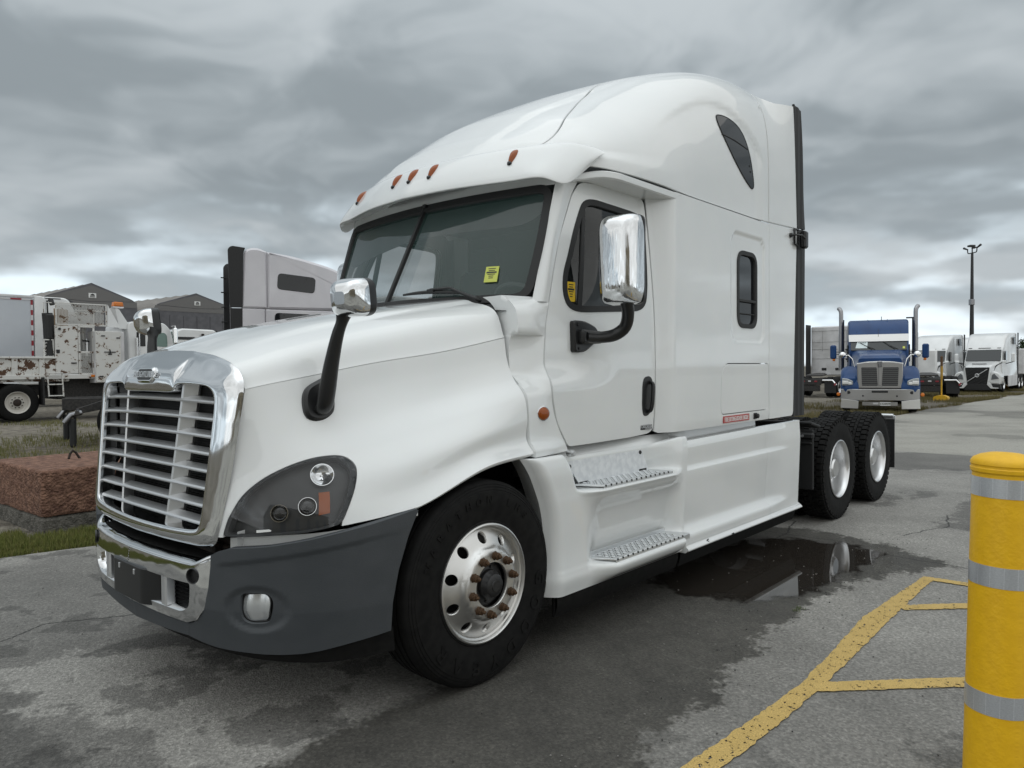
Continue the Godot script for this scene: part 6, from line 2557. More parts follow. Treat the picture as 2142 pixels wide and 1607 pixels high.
func mesh_panel(mb: Mb, x0: float, x1: float, y0: float, y1: float, z: float, cw: float, ch: float, t: float) -> void:
	var nx := int((x1 - x0) / cw)
	var ny := int((y1 - y0) / ch)
	for i in nx + ny:
		pass
	for j in ny:
		for i in nx:
			var a := Vector3(x0 + i * cw, y0 + (j + .5) * ch, z)
			for q in [[Vector3(cw * .5, ch * .5, 0)], [Vector3(cw * .5, -ch * .5, 0)]]:
				for s in [0, 1]:
					var p: Vector3 = a if s == 0 else a + Vector3(cw, 0, 0)
					var e: Vector3 = a + q[0]
					var d := (e - p).normalized()
					var n := Vector3(-d.y, d.x, 0) * t
					mb.face([p + n, e + n, e - n, p - n], Vector3(0, 0, 1))
	for q in [[(x0 + x1) / 2, y0, x1 - x0 + .04, .04], [(x0 + x1) / 2, y1, x1 - x0 + .04, .04], [x0, (y0 + y1) / 2, .04, y1 - y0], [x1, (y0 + y1) / 2, .04, y1 - y0]]:
		mb.box(Vector3(q[0], q[1], z), Vector3(q[2], q[3], .04), .005)

func service_truck() -> void:
	var T := thing("service_truck", "old white service truck with a rusty flatbed, mesh cage and amber beacon", "truck")
	var z := -23.4
	var mb := Mb.new()
	mb.box(Vector3(1.0, 1.685, z - .05), Vector3(8.2, .66, .06), .01)
	onto("bed_side", mb, M.rusty_bed, T)
	for x in [-2.4, -1.1, .2, 1.5, 2.9, 3.95, 4.7]:
		onto("bed_post", bbox(Vector3(x, 1.70, z - .01), Vector3(.16, .62, .06), .01), M.rusty_white, T)
	onto("bed_rail", bbox(Vector3(1.0, 2.03, z), Vector3(8.2, .06, .12), .01), M.rusty_white, T)
	onto("bed_rail", bbox(Vector3(1.7, 1.40, z), Vector3(9.6, .14, .1), .01), M.rusty_white, T)
	onto("bed_floor", bbox(Vector3(1.2, 1.30, z - 1.25), Vector3(8.6, .1, 2.4), .01), M.rusty_bed, T)
	mb = Mb.new()
	mb.box(Vector3(3.0, .95, z - .75), Vector3(11.0, .3, .1), .01)
	mb.box(Vector3(3.0, .95, z - 1.7), Vector3(11.0, .3, .1), .01)
	mb.box(Vector3(6.0, 1.0, z - 1.2), Vector3(1.6, .7, 1.6), .05)
	onto("frame", mb, M.chassis, T)
	# tool cabinet
	onto("tool_cabinet", bbox(Vector3(5.435, 2.30, z - .45), Vector3(.67, 1.58, .9), .015), M.rusty_white, T)
	mb = Mb.new()
	mb.tube([Vector3(5.22, 2.98, z + .0), Vector3(5.22, 2.98, z + .05)], .04, 10)
	mb.box(Vector3(5.63, 1.86, z + .02), Vector3(.16, .035, .04), .005)
	mb.box(Vector3(5.17, 2.24, z + .01), Vector3(.10, .12, .02), .004)
	onto("cabinet_latch", mb, M.dark_metal, T)
	mb = Mb.new()
	for x in [5.81, 6.25]:
		mb.box(Vector3(x, 2.28, z - .03), Vector3(.06, 1.6, .06), .008)
	mb.box(Vector3(6.03, 3.08, z - .03), Vector3(.5, .06, .06), .008)
	mb.box(Vector3(6.03, 2.23, z - .03), Vector3(.5, .05, .06), .008)
	onto("locker_frame", mb, M.rusty_white, T)
	mb = Mb.new()
	mb.box(Vector3(6.03, 2.3, z - .85), Vector3(.5, 1.6, .05), 0.0)
	for x in [5.93, 6.08]:
		mb.box(Vector3(x, 2.7, z - .5), Vector3(.07, .8, .05), .01)
	onto("locker_back", mb, M.rusty_white, T)
	mb = Mb.new()
	mb.box(Vector3(5.90, 2.55, z - .42), Vector3(.12, .5, .1), .03)
	mb.tube([Vector3(6.0, 2.62, z - .3), Vector3(6.2, 2.60, z - .3)], .03, 8)
	mb.box(Vector3(6.03, 1.8, z - .5), Vector3(.4, .6, .6), .0)
	onto("stowed_gear", mb, M.black_rough, T)
	mb = Mb.new()
	mesh_panel(mb, 5.84, 6.22, 1.50, 2.20, z - .02, .066, .045, .007)
	onto("locker_mesh", mb, M.rusty_white, T)
	mb = Mb.new()
	mesh_panel(mb, 5.14, 6.66, 3.13, 3.84, z - .02, .085, .042, .008)
	mesh_panel(mb, 5.72, 6.62, 3.13, 3.62, z - 1.1, .085, .042, .008)
	mb.box(Vector3(6.17, 3.62, z - .05), Vector3(.95, .05, .05), .008)
	onto("cage_mesh", mb, M.rusty_white, T)
	mb = Mb.new()
	mb.box(Vector3(5.45, 3.40, z - .6), Vector3(.56, .56, .03), .005, Basis(Vector3.UP, .5))
	mb.box(Vector3(6.3, 3.17, z - .5), Vector3(.7, .06, .7), .02, Basis(Vector3(0, 0, 1), .06))
	onto("cage_load", mb, M.tan_sheet, T)
	mb = Mb.new()
	mb.prism(V2s([6.68, 3.10, 7.10, 3.08, 7.06, 3.16, 6.70, 3.86]), -.03, .02, Transform3D(Basis(), Vector3(0, 0, z)), .006)
	mb.prism(V2s([6.98, 3.80, 7.12, 3.72, 7.52, 3.05, 7.10, 3.05]), -.5, .0, Transform3D(Basis(), Vector3(0, 0, z - .1)), .01)
	onto("headboard", mb, M.far_white, T)
	# right cabinet with door
	var rc := onto("side_cabinet", bbox(Vector3(6.70, 2.06, z - .2), Vector3(.94, 1.76, .7), .015), M.dull_white, T)
	onto("cabinet_door", bbox(Vector3(6.64, 2.07, z + .18), Vector3(.80, 1.74, .05), .012), M.rusty_white, rc)
	mb = Mb.new()
	mb.box(Vector3(6.68, 2.23, z + .22), Vector3(.36, .03, .03), .005)
	mb.box(Vector3(6.68, 2.23, z + .22), Vector3(.035, .16, .03), .005)
	mb.box(Vector3(6.68, 2.16, z + .22), Vector3(.12, .05, .03), .01)
	for y in [2.72, 2.78]:
		mb.box(Vector3(6.95 - (y - 2.72) * 8.0, y, z + .22), Vector3(.12, .035, .03), .005)
	mb.box(Vector3(6.4, 1.4, z + .22), Vector3(.12, .04, .03), .005)
	onto("door_bolt", mb, M.dark_metal, rc)
	mb = Mb.new()
	for x in [4.80, 5.22]:
		mb.tube([Vector3(x, 1.52, z + .18), Vector3(x + .03, .76, z + .2)], .025, 6)
	for y in [1.53, 1.16, .79]:
		mb.box(Vector3(5.02, y, z + .2), Vector3(.42, .035, .10), .006)
	onto("ladder", mb, M.rusty_white, T)
	onto("marker_lamp", bbox(Vector3(6.22, 1.42, z + .08), Vector3(.2, .08, .06), .02), M.orange_lens, T)
	onto("splash_flap", bbox(Vector3(4.68, .95, z + .0), Vector3(.05, .9, .5), .02), M.black_rough, T)
	for x in [3.99, 2.60]:
		far_wheel(T, Vector3(x, .6, z + .10), .6, .32, M.rim_white)
		far_wheel(T, Vector3(x, .6, z - .28), .6, .32, M.rim_white)
		far_wheel(T, Vector3(x, .6, z - 2.3), .6, .32, M.rim_white, -1.0)
	far_wheel(T, Vector3(9.6, .6, z + .1), .6, .32, M.rim_white)
	far_wheel(T, Vector3(9.6, .6, z - 2.3), .6, .32, M.rim_white, -1.0)
	# cab
	mb = Mb.new()
	var win := [8.02, 2.46, 8.70, 2.44, 8.68, 2.86, 8.60, 2.95, 8.02, 2.95]
	profile_body(mb, rounded(V2([7.36, 1.2, 9.4, 1.2, 9.4, 2.3, 8.94, 2.45, 8.84, 3.05, 8.60, 3.30, 7.45, 3.32, 7.36, 3.2]), [0, .05, .1, .02, .15, .1, .1, .1]), z - 2.2, z, .03)
	onto("cab", mb, M.far_white, T)
	mb = Mb.new()
	mb.prism(rounded(V2(win), .06), -.01, .008, Transform3D(Basis(), Vector3(0, 0, z)), .002)
	onto("door_window", mb, M.sea_glass, T)
	mb = Mb.new()
	mb.box(Vector3(7.78, 2.70, z), Vector3(.30, .50, .03), .01)
	onto("rear_window", mb, M.black, T)
	mb = Mb.new()
	mb.prism(V2s([-1.0, .0, 1.0, .0, .95, .62, -.95, .62]), -.01, .02, frame_at(Vector3(9.17, 2.45, z - 1.1), Vector3(1, .45, 0)), .005)
	onto("windscreen", mb, M.sea_glass, T)
	mb = Mb.new()
	profile_body(mb, rounded(V2([9.3, 1.2, 11.2, 1.2, 11.3, 1.9, 11.0, 2.1, 9.3, 2.35]), [0, .1, .15, .1, 0]), z - 1.9, z - .3, .1)
	onto("hood", mb, M.far_white, T)
	mb = Mb.new()
	mb.box(Vector3(8.86, 2.84, z + .28), Vector3(.14, .58, .20), .05)
	mb.tube([Vector3(8.86, 3.20, z), Vector3(8.86, 3.20, z + .30), Vector3(8.86, 2.5, z + .30), Vector3(8.8, 2.42, z)], .02, 6)
	onto("door_mirror", mb, M.chrome_soft, T)
	mb = Mb.new()
	mb.tube([Vector3(7.62, 1.6, z + .08), Vector3(7.62, 2.75, z + .08)], .035, 8)
	mb.tube([Vector3(7.70, 1.6, z + .08), Vector3(7.70, 2.95, z + .08)], .02, 8)
	onto("grab_rail", mb, M.chrome_soft, T)
	for i in 3:
		onto("roof_lamp", bbox(Vector3(8.45 + i * .10, 3.36, z - .5 - i * .5), Vector3(.16, .07, .12), .03), M.orange_lens, T)
	mb = Mb.new()
	mb.tube([Vector3(7.08, 3.5, z - .2), Vector3(7.08, 3.82, z - .2)], .03, 8)
	mb.box(Vector3(7.09, 3.80, z - .2), Vector3(.34, .05, .24), .01)
	var bs := onto("beacon_bracket", mb, M.silver, T)
	mb = Mb.new()
	mb.prism(rounded(V2([6.93, 3.83, 7.26, 3.83, 7.24, 3.98, 6.96, 3.99]), .03), -.12, .12, Transform3D(Basis(), Vector3(0, 0, z - .2)), .03)
	onto("amber_beacon", mb, M.orange_lens, bs)
	mb = Mb.new()
	mb.tube([Vector3(4.98, 2.1, z - .2), Vector3(4.98, 3.0, z - .25), Vector3(4.95, 3.5, z - .25)], .16, 8)
	mb.box(Vector3(4.98, 3.05, z - .2), Vector3(.26, .9, .3), .08)
	onto("hose_bundle", mb, M.black_rough, T)
	mb = Mb.new()
	mesh_panel(mb, 4.80, 5.06, 2.05, 2.62, z - .1, .13, .12, .012)
	mb.tube([Vector3(4.86, 2.7, z - .3), Vector3(4.86, 3.85, z - .3), Vector3(5.1, 3.85, z - .3)], .02, 6)
	onto("side_rack", mb, M.rusty_white, T)

func box_trailer() -> void:
	var T := thing("box_trailer", "white box trailer edged with red and silver tape at the left edge", "trailer")
	var z := -27.0
	onto("box_body", bbox(Vector3(-1.0, 3.05, z - 1.25), Vector3(12.9, 2.4, 2.5), .05), M.cool_white, T)
	var mb := Mb.new()
	mb.box(Vector3(-1.0, 4.30, z + .0), Vector3(12.9, .10, .08), .02)
	onto("top_rail", mb, M.dull_white, T)
	mb = Mb.new()
	mb.prism(rounded(V2([5.46, 1.9, 5.86, 1.9, 5.84, 4.25, 5.72, 4.34, 5.46, 4.36]), [0, 0, .05, .05, 0]), -2.45, .0, Transform3D(Basis(), Vector3(0, 0, z + .01)), .03)
	onto("front_nose", mb, M.far_white, T)
	for i in 12:
		var red := i % 2 == 0
		onto("tape_strip", bbox(Vector3(5.385, 4.10 - i * .185, z + .012), Vector3(.07, .182, .012), 0.0), M.red_tape if red else M.tape_silver, T)
	for i in 14:
		onto("tape_strip", bbox(Vector3(5.24 - i * .34, 4.20, z + .012), Vector3(.335, .06, .012), 0.0), M.tape_silver if i % 2 == 0 else M.red_tape, T)
	mb = Mb.new()
	mb.tube([Vector3(5.87, 4.2, z + .03), Vector3(5.88, 3.4, z + .05), Vector3(5.80, 2.9, z + .04), Vector3(5.76, 2.2, z + .03)], .03, 8)
	for y in [3.32, 3.12, 2.9]:
		mb.box(Vector3(5.86, y, z + .06), Vector3(.07, .09, .06), .02)
	onto("front_hose", mb, M.black_rough, T)
	onto("front_lamp", Mb.new().tube([Vector3(5.98, 4.25, z + .03), Vector3(6.02, 4.05, z + .1)], .09, 10), M.black, T)
	mb = Mb.new()
	mb.box(Vector3(5.95, 2.5, z + .0), Vector3(.14, .9, .2), .03)
	onto("front_box", mb, M.dark_metal, T)
	onto("frame", bbox(Vector3(-1.0, 1.6, z - 1.25), Vector3(12.5, .4, 1.0), .02), M.chassis, T)
	for x in [-5.6, -4.3]:
		far_wheel(T, Vector3(x, .52, z), .52, .3, M.rim_white)
		far_wheel(T, Vector3(x, .52, z - 2.5), .52, .3, M.rim_white, -1.0)
	onto("landing_leg", bbox(Vector3(3.6, .8, z - .5), Vector3(.15, 1.6, .15), .02), M.chassis, T)

func beacon_truck() -> void:
	# seen through the windscreen and the passenger's window
	var T := thing("beacon_truck", "white van bodied truck with an amber roof beacon seen through the windscreen", "truck")
	onto("van_body", bbox(Vector3(9.9, 1.95, -10.2), Vector3(4.6, 2.4, 2.2), .12), M.lilac_white, T)
	onto("body_top", bbox(Vector3(9.9, 3.16, -10.2), Vector3(4.5, .10, 2.1), .04), M.dull_white, T)
	var mb := Mb.new()
	mb.box(Vector3(9.4, 3.25, -9.4), Vector3(.62, .12, .3), .03)
	var o := onto("beacon_base", mb, M.tape_silver, T)
	onto("amber_beacon", bbox(Vector3(9.4, 3.46, -9.4), Vector3(.32, .32, .26), .05), M.orange_lens, o)
	for x in [8.5, 11.4]:
		far_wheel(T, Vector3(x, .5, -9.1), .5, .28, M.rim_white)
		far_wheel(T, Vector3(x, .5, -11.3), .5, .28, M.rim_white, -1.0)
	onto("frame", bbox(Vector3(9.9, .75, -10.2), Vector3(4.4, .3, 1.2), .02), M.chassis, T)

func left_far_trucks() -> void:
	var z := -34.0
	var T := thing("parked_cab_truck", "white truck cab with a dark roof deflector behind the service truck", "truck")
	var mb := Mb.new()
	profile_body(mb, rounded(V2([6.6, 1.0, 9.4, 1.0, 9.6, 2.6, 9.0, 4.2, 8.66, 4.96, 7.0, 4.96, 6.7, 4.8]), [0, .1, .2, .3, .25, .15, .1]), z - 2.4, z, .06)
	onto("cab", mb, M.far_white, T)
	onto("roof_deflector", bbox(Vector3(8.86, 4.72, z - 1.2), Vector3(.5, .24, 2.2), .08, Basis(Vector3(0, 0, 1), -.5)), M.black, T)
	onto("roof_trim", bbox(Vector3(8.0, 4.9, z + .01), Vector3(.7, .04, .03), .005), M.black_rough, T)
	onto("side_window", bbox(Vector3(8.9, 3.2, z + .01), Vector3(.8, .8, .04), .01), M.far_glass, T)
	for x in [9.0, 5.5]:
		far_wheel(T, Vector3(x, .52, z), .52, .3, M.rim_white)
	onto("frame", bbox(Vector3(6.5, .9, z - 1.2), Vector3(6.0, .3, 1.0), .02), M.chassis, T)
	# white van nose beyond the grille
	z = -38.0
	T = thing("parked_van", "white vehicle with a dark side stripe between the service truck cab and the hood", "van")
	mb = Mb.new()
	profile_body(mb, rounded(V2([15.1, .8, 20.5, .8, 20.6, 2.4, 18.4, 3.3, 17.5, 3.95, 15.6, 3.98, 15.2, 3.8]), [.1, .1, .3, .1, .2, .1, .1]), z - 2.3, z, .08)
	onto("body", mb, M.far_white, T)
	mb = Mb.new()
	mb.prism(V2s([15.3, 3.50, 16.35, 3.50, 16.15, 3.34, 15.3, 3.34]), -.01, .02, Transform3D(Basis(), Vector3(0, 0, z)), .003)
	onto("side_stripe", mb, M.dark_metal, T)
	mb = Mb.new()
	mb.prism(V2s([16.8, 3.42, 17.9, 3.46, 18.3, 3.22, 16.8, 3.18]), -.01, .02, Transform3D(Basis(), Vector3(0, 0, z)), .003)
	onto("side_window", mb, M.far_glass, T)
	onto("exhaust_stack", Mb.new().tube([Vector3(16.75, 2.9, z + .1), Vector3(16.75, 3.70, z + .1)], .08, 10), M.rusty_dark, T)
	onto("rear_trim", bbox(Vector3(17.62, 3.80, z - 1.0), Vector3(.2, .3, 1.9), .04), M.black, T)
	for x in [16.0, 19.6]:
		far_wheel(T, Vector3(x, .5, z), .5, .3, M.rim_white)

func fabric_halls() -> void:
	for k in 2:
		var T := thing("fabric_hall", ["large grey fabric storage hall with a gabled front, left of the two", "grey fabric storage hall with a gabled front, right of the two"][k], "building", Vector3.ZERO, 0.0, "fabric halls behind the lot")
		var z: float = [-75.0, -80.0][k]
		var x0: float = [18.6, 30.9][k]
		var xp: float = [22.95, 35.6][k]
		var x1: float = [27.2, 40.4][k]
		var ye: float = [8.75, 9.05][k]
		var yp: float = [10.28, 10.52][k]
		var dx: float = [-1.9, -3.6][k]
		var mb := Mb.new()
		# front gable
		mb.prism(rounded(V2([x0, 0, x1, 0, x1, ye - .1, xp, yp, x0, ye - .1]), [0, 0, .7, .1, .7]), -.2, .0, Transform3D(Basis(), Vector3(0, 0, z)), .02)
		onto("gable_wall", mb, M.fabric_grey, T)
		mb = Mb.new()
		var nb := 6
		for i in nb + 1:
			var x := lerpf(x0 + .1, x1 - .1, i / float(nb))
			mb.box(Vector3(x, (ye - 1.2) * .5, z + .02), Vector3(.06, ye - 1.2, .05), .01)
		onto("wall_seam", mb, M.fabric_seam, T)
		mb = Mb.new()
		mb.prism(V2s([x0 + .05, ye - .75, x1 - .05, ye - .75, x1 - .05, ye - .15, xp, ye - .35, x0 + .05, ye - .15]), .0, .03, Transform3D(Basis(), Vector3(0, 0, z)), .0)
		mb.prism(V2s([x0 + .3, ye - .1, xp, yp - .25, x1 - .3, ye - .1, xp, ye - .30]), .0, .035, Transform3D(Basis(), Vector3(0, 0, z)), .0)
		onto("gable_band", mb, M.fabric_band, T)
		# long ribbed roof going back
		mb = Mb.new()
		var n := 16
		for i in n:
			var za: float = z - 2.2 * i
			var zb: float = z - 2.2 * (i + 1)
			var prof := func(u: float, zz: float) -> Vector3:
				var sag := -.10 * sin(clampf((za - zz) / 2.2, 0, 1) * PI)
				var pts := [Vector2(x0, 0), Vector2(x0, ye - .9), Vector2(x0 + .35, ye - .1), Vector2(xp, yp), Vector2(x1 - .35, ye - .1), Vector2(x1, ye - .9), Vector2(x1, 0)]
				var f := u * 6.0
				var a := mini(int(f), 5)
				var p: Vector2 = pts[a].lerp(pts[a + 1], f - a)
				return Vector3(p.x + dx * (z - zz) / 35.0, p.y + sag, zz)
			for j in 6:
				mb.surf(func(u, v): return prof.call((j + u * .9999) / 6.0, lerpf(za, zb, v)), 0.0, 1.0, 1, 0.0, 1.0, 6)
		onto("roof", mb, M.fabric_roof, T)
		# small round emblem panel on the gable
		mb = Mb.new()
		var xs := xp + (.05 if k == 0 else .1)
		mb.box(Vector3(xs, ye + .28, z + .05), Vector3(.68, .46, .04), .01)
		var s := onto("emblem_panel", mb, M.white_print, T)
		mb = Mb.new()
		var arc := PackedVector2Array()
		for i in 13:
			arc.append(Vector2(cos(PI * i / 12.0) * .2, sin(PI * i / 12.0) * .19))
		mb.prism(arc, .0, .02, Transform3D(Basis(), Vector3(xs, ye + .26, z + .07)), .0)
		mb.box(Vector3(xs, ye + .16, z + .08), Vector3(.44, .07, .02), 0.0)
		onto("emblem", mb, M.dark_metal, s)

func lr(called: String, mb: Mb, m: Material, root: Node) -> void:
	part(called, mb, m, root)
	part(called, mb.mirrored(), m, root)

func front_shell(mb: Mb, secs: Array, k := 8) -> Mb:  # rings given as [x, half width bottom, half width top, y bottom, y top, corner]
	var rings := []
	for s in secs:
		var ring := []
		var pts := rounded([Vector2(-s[1], s[3]), Vector2(s[1], s[3]), Vector2(s[2], s[4]), Vector2(-s[2], s[4])], [.02, .02, s[5], s[5]], k)
		for p in pts:
			ring.append(Vector3(s[0], p.y, p.x))
		rings.append(ring)
	return loft(mb, rings, true)

func blue_truck() -> void:
	var T := thing("blue_truck", "blue conventional semi truck with chrome grille, bumper and twin exhaust stacks", "truck", Vector3(23.2, 0, -3.32), deg_to_rad(16.5))
	var mb := Mb.new()
	front_shell(mb, [[.16, .64, .64, .80, 1.80, .10], [.5, .70, .68, .80, 1.90, .2], [1.3, .80, .76, .9, 2.02, .25], [2.25, .93, .88, 1.0, 2.12, .25]])
	onto("hood", mb, M.blue_paint, T)
	mb = Mb.new()
	var rings := []
	for k in 25:
		var a := lerpf(-.35, PI + .15, k / 24.0)
		var r0 := .60
		var ring := []
		var pts := rounded([Vector2(.62, -.14), Vector2(1.17, -.22), Vector2(1.19, -.02), Vector2(1.05, .10), Vector2(.62, .12)], [.02, .05, .1, .1, .02], 3)
		for p in pts:
			var rr: float = r0 + p.y + .22 * maxf(0.0, sin(a)) * 1.0
			ring.append(Vector3(.95 - cos(a) * (rr + .12), .62 + sin(a) * rr, p.x))
		rings.append(ring)
	loft(mb, rings, true)
	mb.box(Vector3(.30, 1.0, .90), Vector3(.36, .46, .54), .10)
	lr("fender", mb, M.blue_paint, T)
	mb = Mb.new()
	mb.prism(rounded(V2([.80, .91, 1.14, .90, 1.13, 1.15, .95, 1.12, .80, 1.05]), .04), .0, .03, Transform3D(Basis(Vector3(0, 0, 1), Vector3(0, 1, 0), Vector3(-1, 0, 0)), Vector3(.13, 0, 0)), .012)
	lr("headlight", mb, M.head_glass, T)
	mb = Mb.new()
	mb.box(Vector3(.07, 1.0, 1.03), Vector3(.03, .10, .18), .01)
	mb.box(Vector3(.07, .97, .89), Vector3(.03, .08, .10), .01)
	lr("headlight_bulb_housing", mb, M.bright_plate, T)
	# grille
	var zf := Transform3D(Basis(Vector3(0, 0, 1), Vector3(0, 1, 0), Vector3(-1, 0, 0)), Vector3(.16, 0, 0))
	mb = Mb.new()
	mb.prism(rounded(V2([-.66, .80, .66, .80, .68, 1.64, .40, 1.69, .0, 1.71, -.40, 1.69, -.68, 1.64]), .05), -.05, .06, zf, .03)
	onto("grille_surround", mb, M.steel_plate, T)
	mb = Mb.new()
	mb.prism(rounded(V2([.06, .89, .53, .89, .55, 1.50, .09, 1.50]), .03), .05, .068, zf, .004)
	lr("grille_mesh", mb, M.mesh_grey, T)
	mb = Mb.new()
	for i in 9:
		mb.tube([zf * Vector3(.075, .93 + i * .065, .07), zf * Vector3(.535, .93 + i * .065, .07)], .003, 4, false)
	lr("mesh_wire", mb, M.steel_plate, T)
	mb = Mb.new()
	mb.prism(rounded(V2([-.66, 1.64, -.3, 1.68, .3, 1.68, .66, 1.64, .69, 1.78, .3, 1.84, -.3, 1.84, -.69, 1.78]), .02), .0, .05, Transform3D(Basis(Vector3(0, 0, 1), Vector3(-.35, 1, 0).normalized(), Vector3(-1, -.35, 0).normalized()), Vector3(.75, -.04, 0)), .01)
	onto("bug_deflector", mb, M.bright_plate, T)
	mb = Mb.new()
	mb.box(Vector3(.10, 1.3, 0), Vector3(.05, .82, .09), .02)
	onto("grille_spine", mb, M.steel_plate, T)
	mb = Mb.new()
	mb.prism(rounded(V2([-.055, 1.50, .055, 1.50, .075, 1.70, -.075, 1.70]), .03), .06, .11, zf, .02)
	onto("grille_emblem", mb, M.dark_chrome, T)
	mb = Mb.new()
	mb.box(Vector3(.30, 1.80, 0), Vector3(.10, .05, .12), .015)
	onto("hood_ornament", mb, M.dark_metal, T)
	# bumper
	mb = Mb.new()
	mb.prism(V2s([.0, -.62, .16, -1.16, .36, -1.17, .36, 1.17, .16, 1.16, .0, .62]), .0, .36, Transform3D(Basis(Vector3(1, 0, 0), Vector3(0, 0, 1), Vector3(0, 1, 0)), Vector3(0, .42, 0)), .015)
	onto("bumper", mb, M.steel_plate, T)
	mb = Mb.new()
	mb.box(Vector3(-.005, .70, 0), Vector3(.02, .07, .48), .015)
	for s in [-.5, .5]:
		mb.box(Vector3(-.005, .56, s), Vector3(.02, .05, .05), .008)
	onto("bumper_slot", mb, M.black_rough, T)
	mb = Mb.new()
	mb.box(Vector3(.10, .67, .88), Vector3(.03, .10, .18), .012, Basis(Vector3.UP, -.28))
	lr("bumper_lamp", mb, M.black, T)
	mb = Mb.new()
	mb.box(Vector3(.085, .67, .88), Vector3(.02, .06, .13), .01, Basis(Vector3.UP, -.28))
	lr("bumper_lamp_lens", mb, M.dark_metal, T)
	mb = Mb.new()
	mb.prism(V2s([.63, .40, 1.15, .47, 1.17, .16, .64, .14]), -.01, .01, Transform3D(Basis(Vector3(0, 0, 1), Vector3(-.2, 1, 0).normalized(), Vector3(-1, -.2, 0).normalized()), Vector3(.05, 0, 0)), .003)
	lr("bumper_flap_plate", mb, M.bright_plate, T)
	onto("plate_panel", bbox(Vector3(.06, .30, 0), Vector3(.03, .13, 1.04), .006), M.steel_plate, T)
	onto("licence_plate", bbox(Vector3(.04, .30, .16), Vector3(.012, .12, .31), .003), M.white_print, T)
	mb = Mb.new()
	add_text(mb, "LH33929", .07, .004, frame_at(Vector3(.032, .30, .16), Vector3(-1, 0, 0)), .78)
	onto("plate_lettering", mb, M.black, T)
	onto("plate_sticker", bbox(Vector3(.04, .31, -.12), Vector3(.012, .06, .15), .003), M.tape_silver, T)
	# cab
	mb = Mb.new()
	front_shell(mb, [[2.15, .95, .92, 1.0, 2.10, .05], [2.25, .97, .93, 1.0, 2.2, .05], [2.62, 1.0, .95, 1.0, 2.62, .05], [2.72, 1.0, .96, 1.0, 2.86, .06], [3.0, 1.01, .97, 1.0, 3.13, .09], [3.4, 1.03, 1.0, 1.0, 3.24, .12], [4.6, 1.06, 1.03, 1.0, 3.28, .12], [6.4, 1.08, 1.05, 1.0, 3.28, .12]])
	onto("cab", mb, M.blue_paint, T)
	mb = Mb.new()
	var wf := Transform3D(Basis(Vector3(0, 0, 1), Vector3(.87, 1, 0).normalized(), Vector3(-1, .87, 0).normalized()), Vector3(2.11, 2.08, 0))
	mb.prism(rounded(V2([-.89, .02, .89, .02, .90, .62, .0, .70, -.90, .62]), .06), -.02, .012, wf, .004)
	var ws := onto("windscreen", mb, M.far_glass, T)
	mb = Mb.new()
	mb.prism(V2s([-.74, .12, -.36, .12, -.34, .42, -.68, .42]), .012, .018, wf, .0)
	onto("paper_notice", mb, M.paper, ws)
	mb = Mb.new()
	add_text(mb, "FOR SALE", .045, .003, wf * Transform3D(Basis(), Vector3(-.52, .375, .020)), .9)
	onto("notice_lettering", mb, M.black, ws)
	mb = Mb.new()
	mb.prism(V2s([.76, .08, .83, .08, .83, .18, .76, .18]), .012, .018, wf, .0)
	onto("yellow_tag", mb, M.lime_print, ws)
	mb = Mb.new()
	for q in [[-.20, .05, -.58, .36], [.52, .05, .12, .45]]:
		mb.tube([wf * Vector3(q[0], q[1], .02), wf * Vector3((q[0] * 2 + q[2]) / 3, (q[1] * 2 + q[3]) / 3, .045), wf * Vector3(q[2], q[3], .03)], .011, 5)
		mb.tube([wf * Vector3(q[0] + .1, q[1], .02), wf * Vector3((q[0] + q[2]) / 2, (q[1] + q[3]) / 2, .05)], .009, 5)
	onto("wiper", mb, M.black, ws)
	mb = Mb.new()
	mb.prism(V2s([-.955, 2.57, .955, 2.57, .965, 2.84, -.965, 2.84]), .0, .02, Transform3D(Basis(Vector3(0, 0, 1), Vector3(.35, 1, 0).normalized(), Vector3(-1, .35, 0).normalized()), Vector3(1.52, -.01, 0)), .004)
	var sv := onto("sun_visor", mb, M.bright_plate, T)
	mb = Mb.new()
	mb.box(Vector3(2.46, 2.72, 0), Vector3(.02, .29, .012), .0, Basis(Vector3(0, 0, 1), -.34))
	for s in [-.7, .7]:
		for y in [2.68, 2.76]:
			mb.box(Vector3(2.43 + (y - 2.57) * .35, y, s), Vector3(.03, .022, .022), .004)
	onto("visor_seam", mb, M.dark_metal, sv)
	mb = Mb.new()
	mb.box(Vector3(2.98, 2.0, 1.0), Vector3(.62, .62, .03), .02)
	lr("door_window", mb, M.far_glass, T)
	mb = Mb.new()
	for s in [.30, -.30]:
		mb.tube([Vector3(3.15, 3.17, s), Vector3(3.8, 3.26, s * 1.1)], .02, 6)
	onto("roof_rib", mb, M.blue_paint, T)
	mb = Mb.new()
	mb.tube([Vector3(3.4, 3.2, .12), Vector3(3.4, 3.36, .12)], .012, 5)
	mb.tube([Vector3(3.6, 3.3, .93), Vector3(3.6, 3.30, 1.30)], .03, 6)
	onto("roof_aerial", mb, M.black, T)
	# stacks, mirrors
	mb = Mb.new()
	mb.tube([Vector3(3.6, 1.4, 1.24), Vector3(3.6, 2.75, 1.24)], .085, 16)
	mb.tube([Vector3(3.6, 2.74, 1.24), Vector3(3.6, 3.52, 1.24), Vector3(3.62, 3.62, 1.25), Vector3(3.68, 3.70, 1.29), Vector3(3.74, 3.73, 1.32)], .075, 16)
	lr("exhaust_stack", mb, M.stack_chrome, T)
	mb = Mb.new()
	mb.box(Vector3(3.75, 2.2, 1.18), Vector3(.05, 2.2, .10), .01)
	lr("side_flap", mb, M.black_rough, T)
	mb = Mb.new()
	mb.box(Vector3(2.35, 2.06, 1.47), Vector3(.14, .50, .21), .05)
	lr("door_mirror", mb, M.blue_paint, T)
	mb = Mb.new()
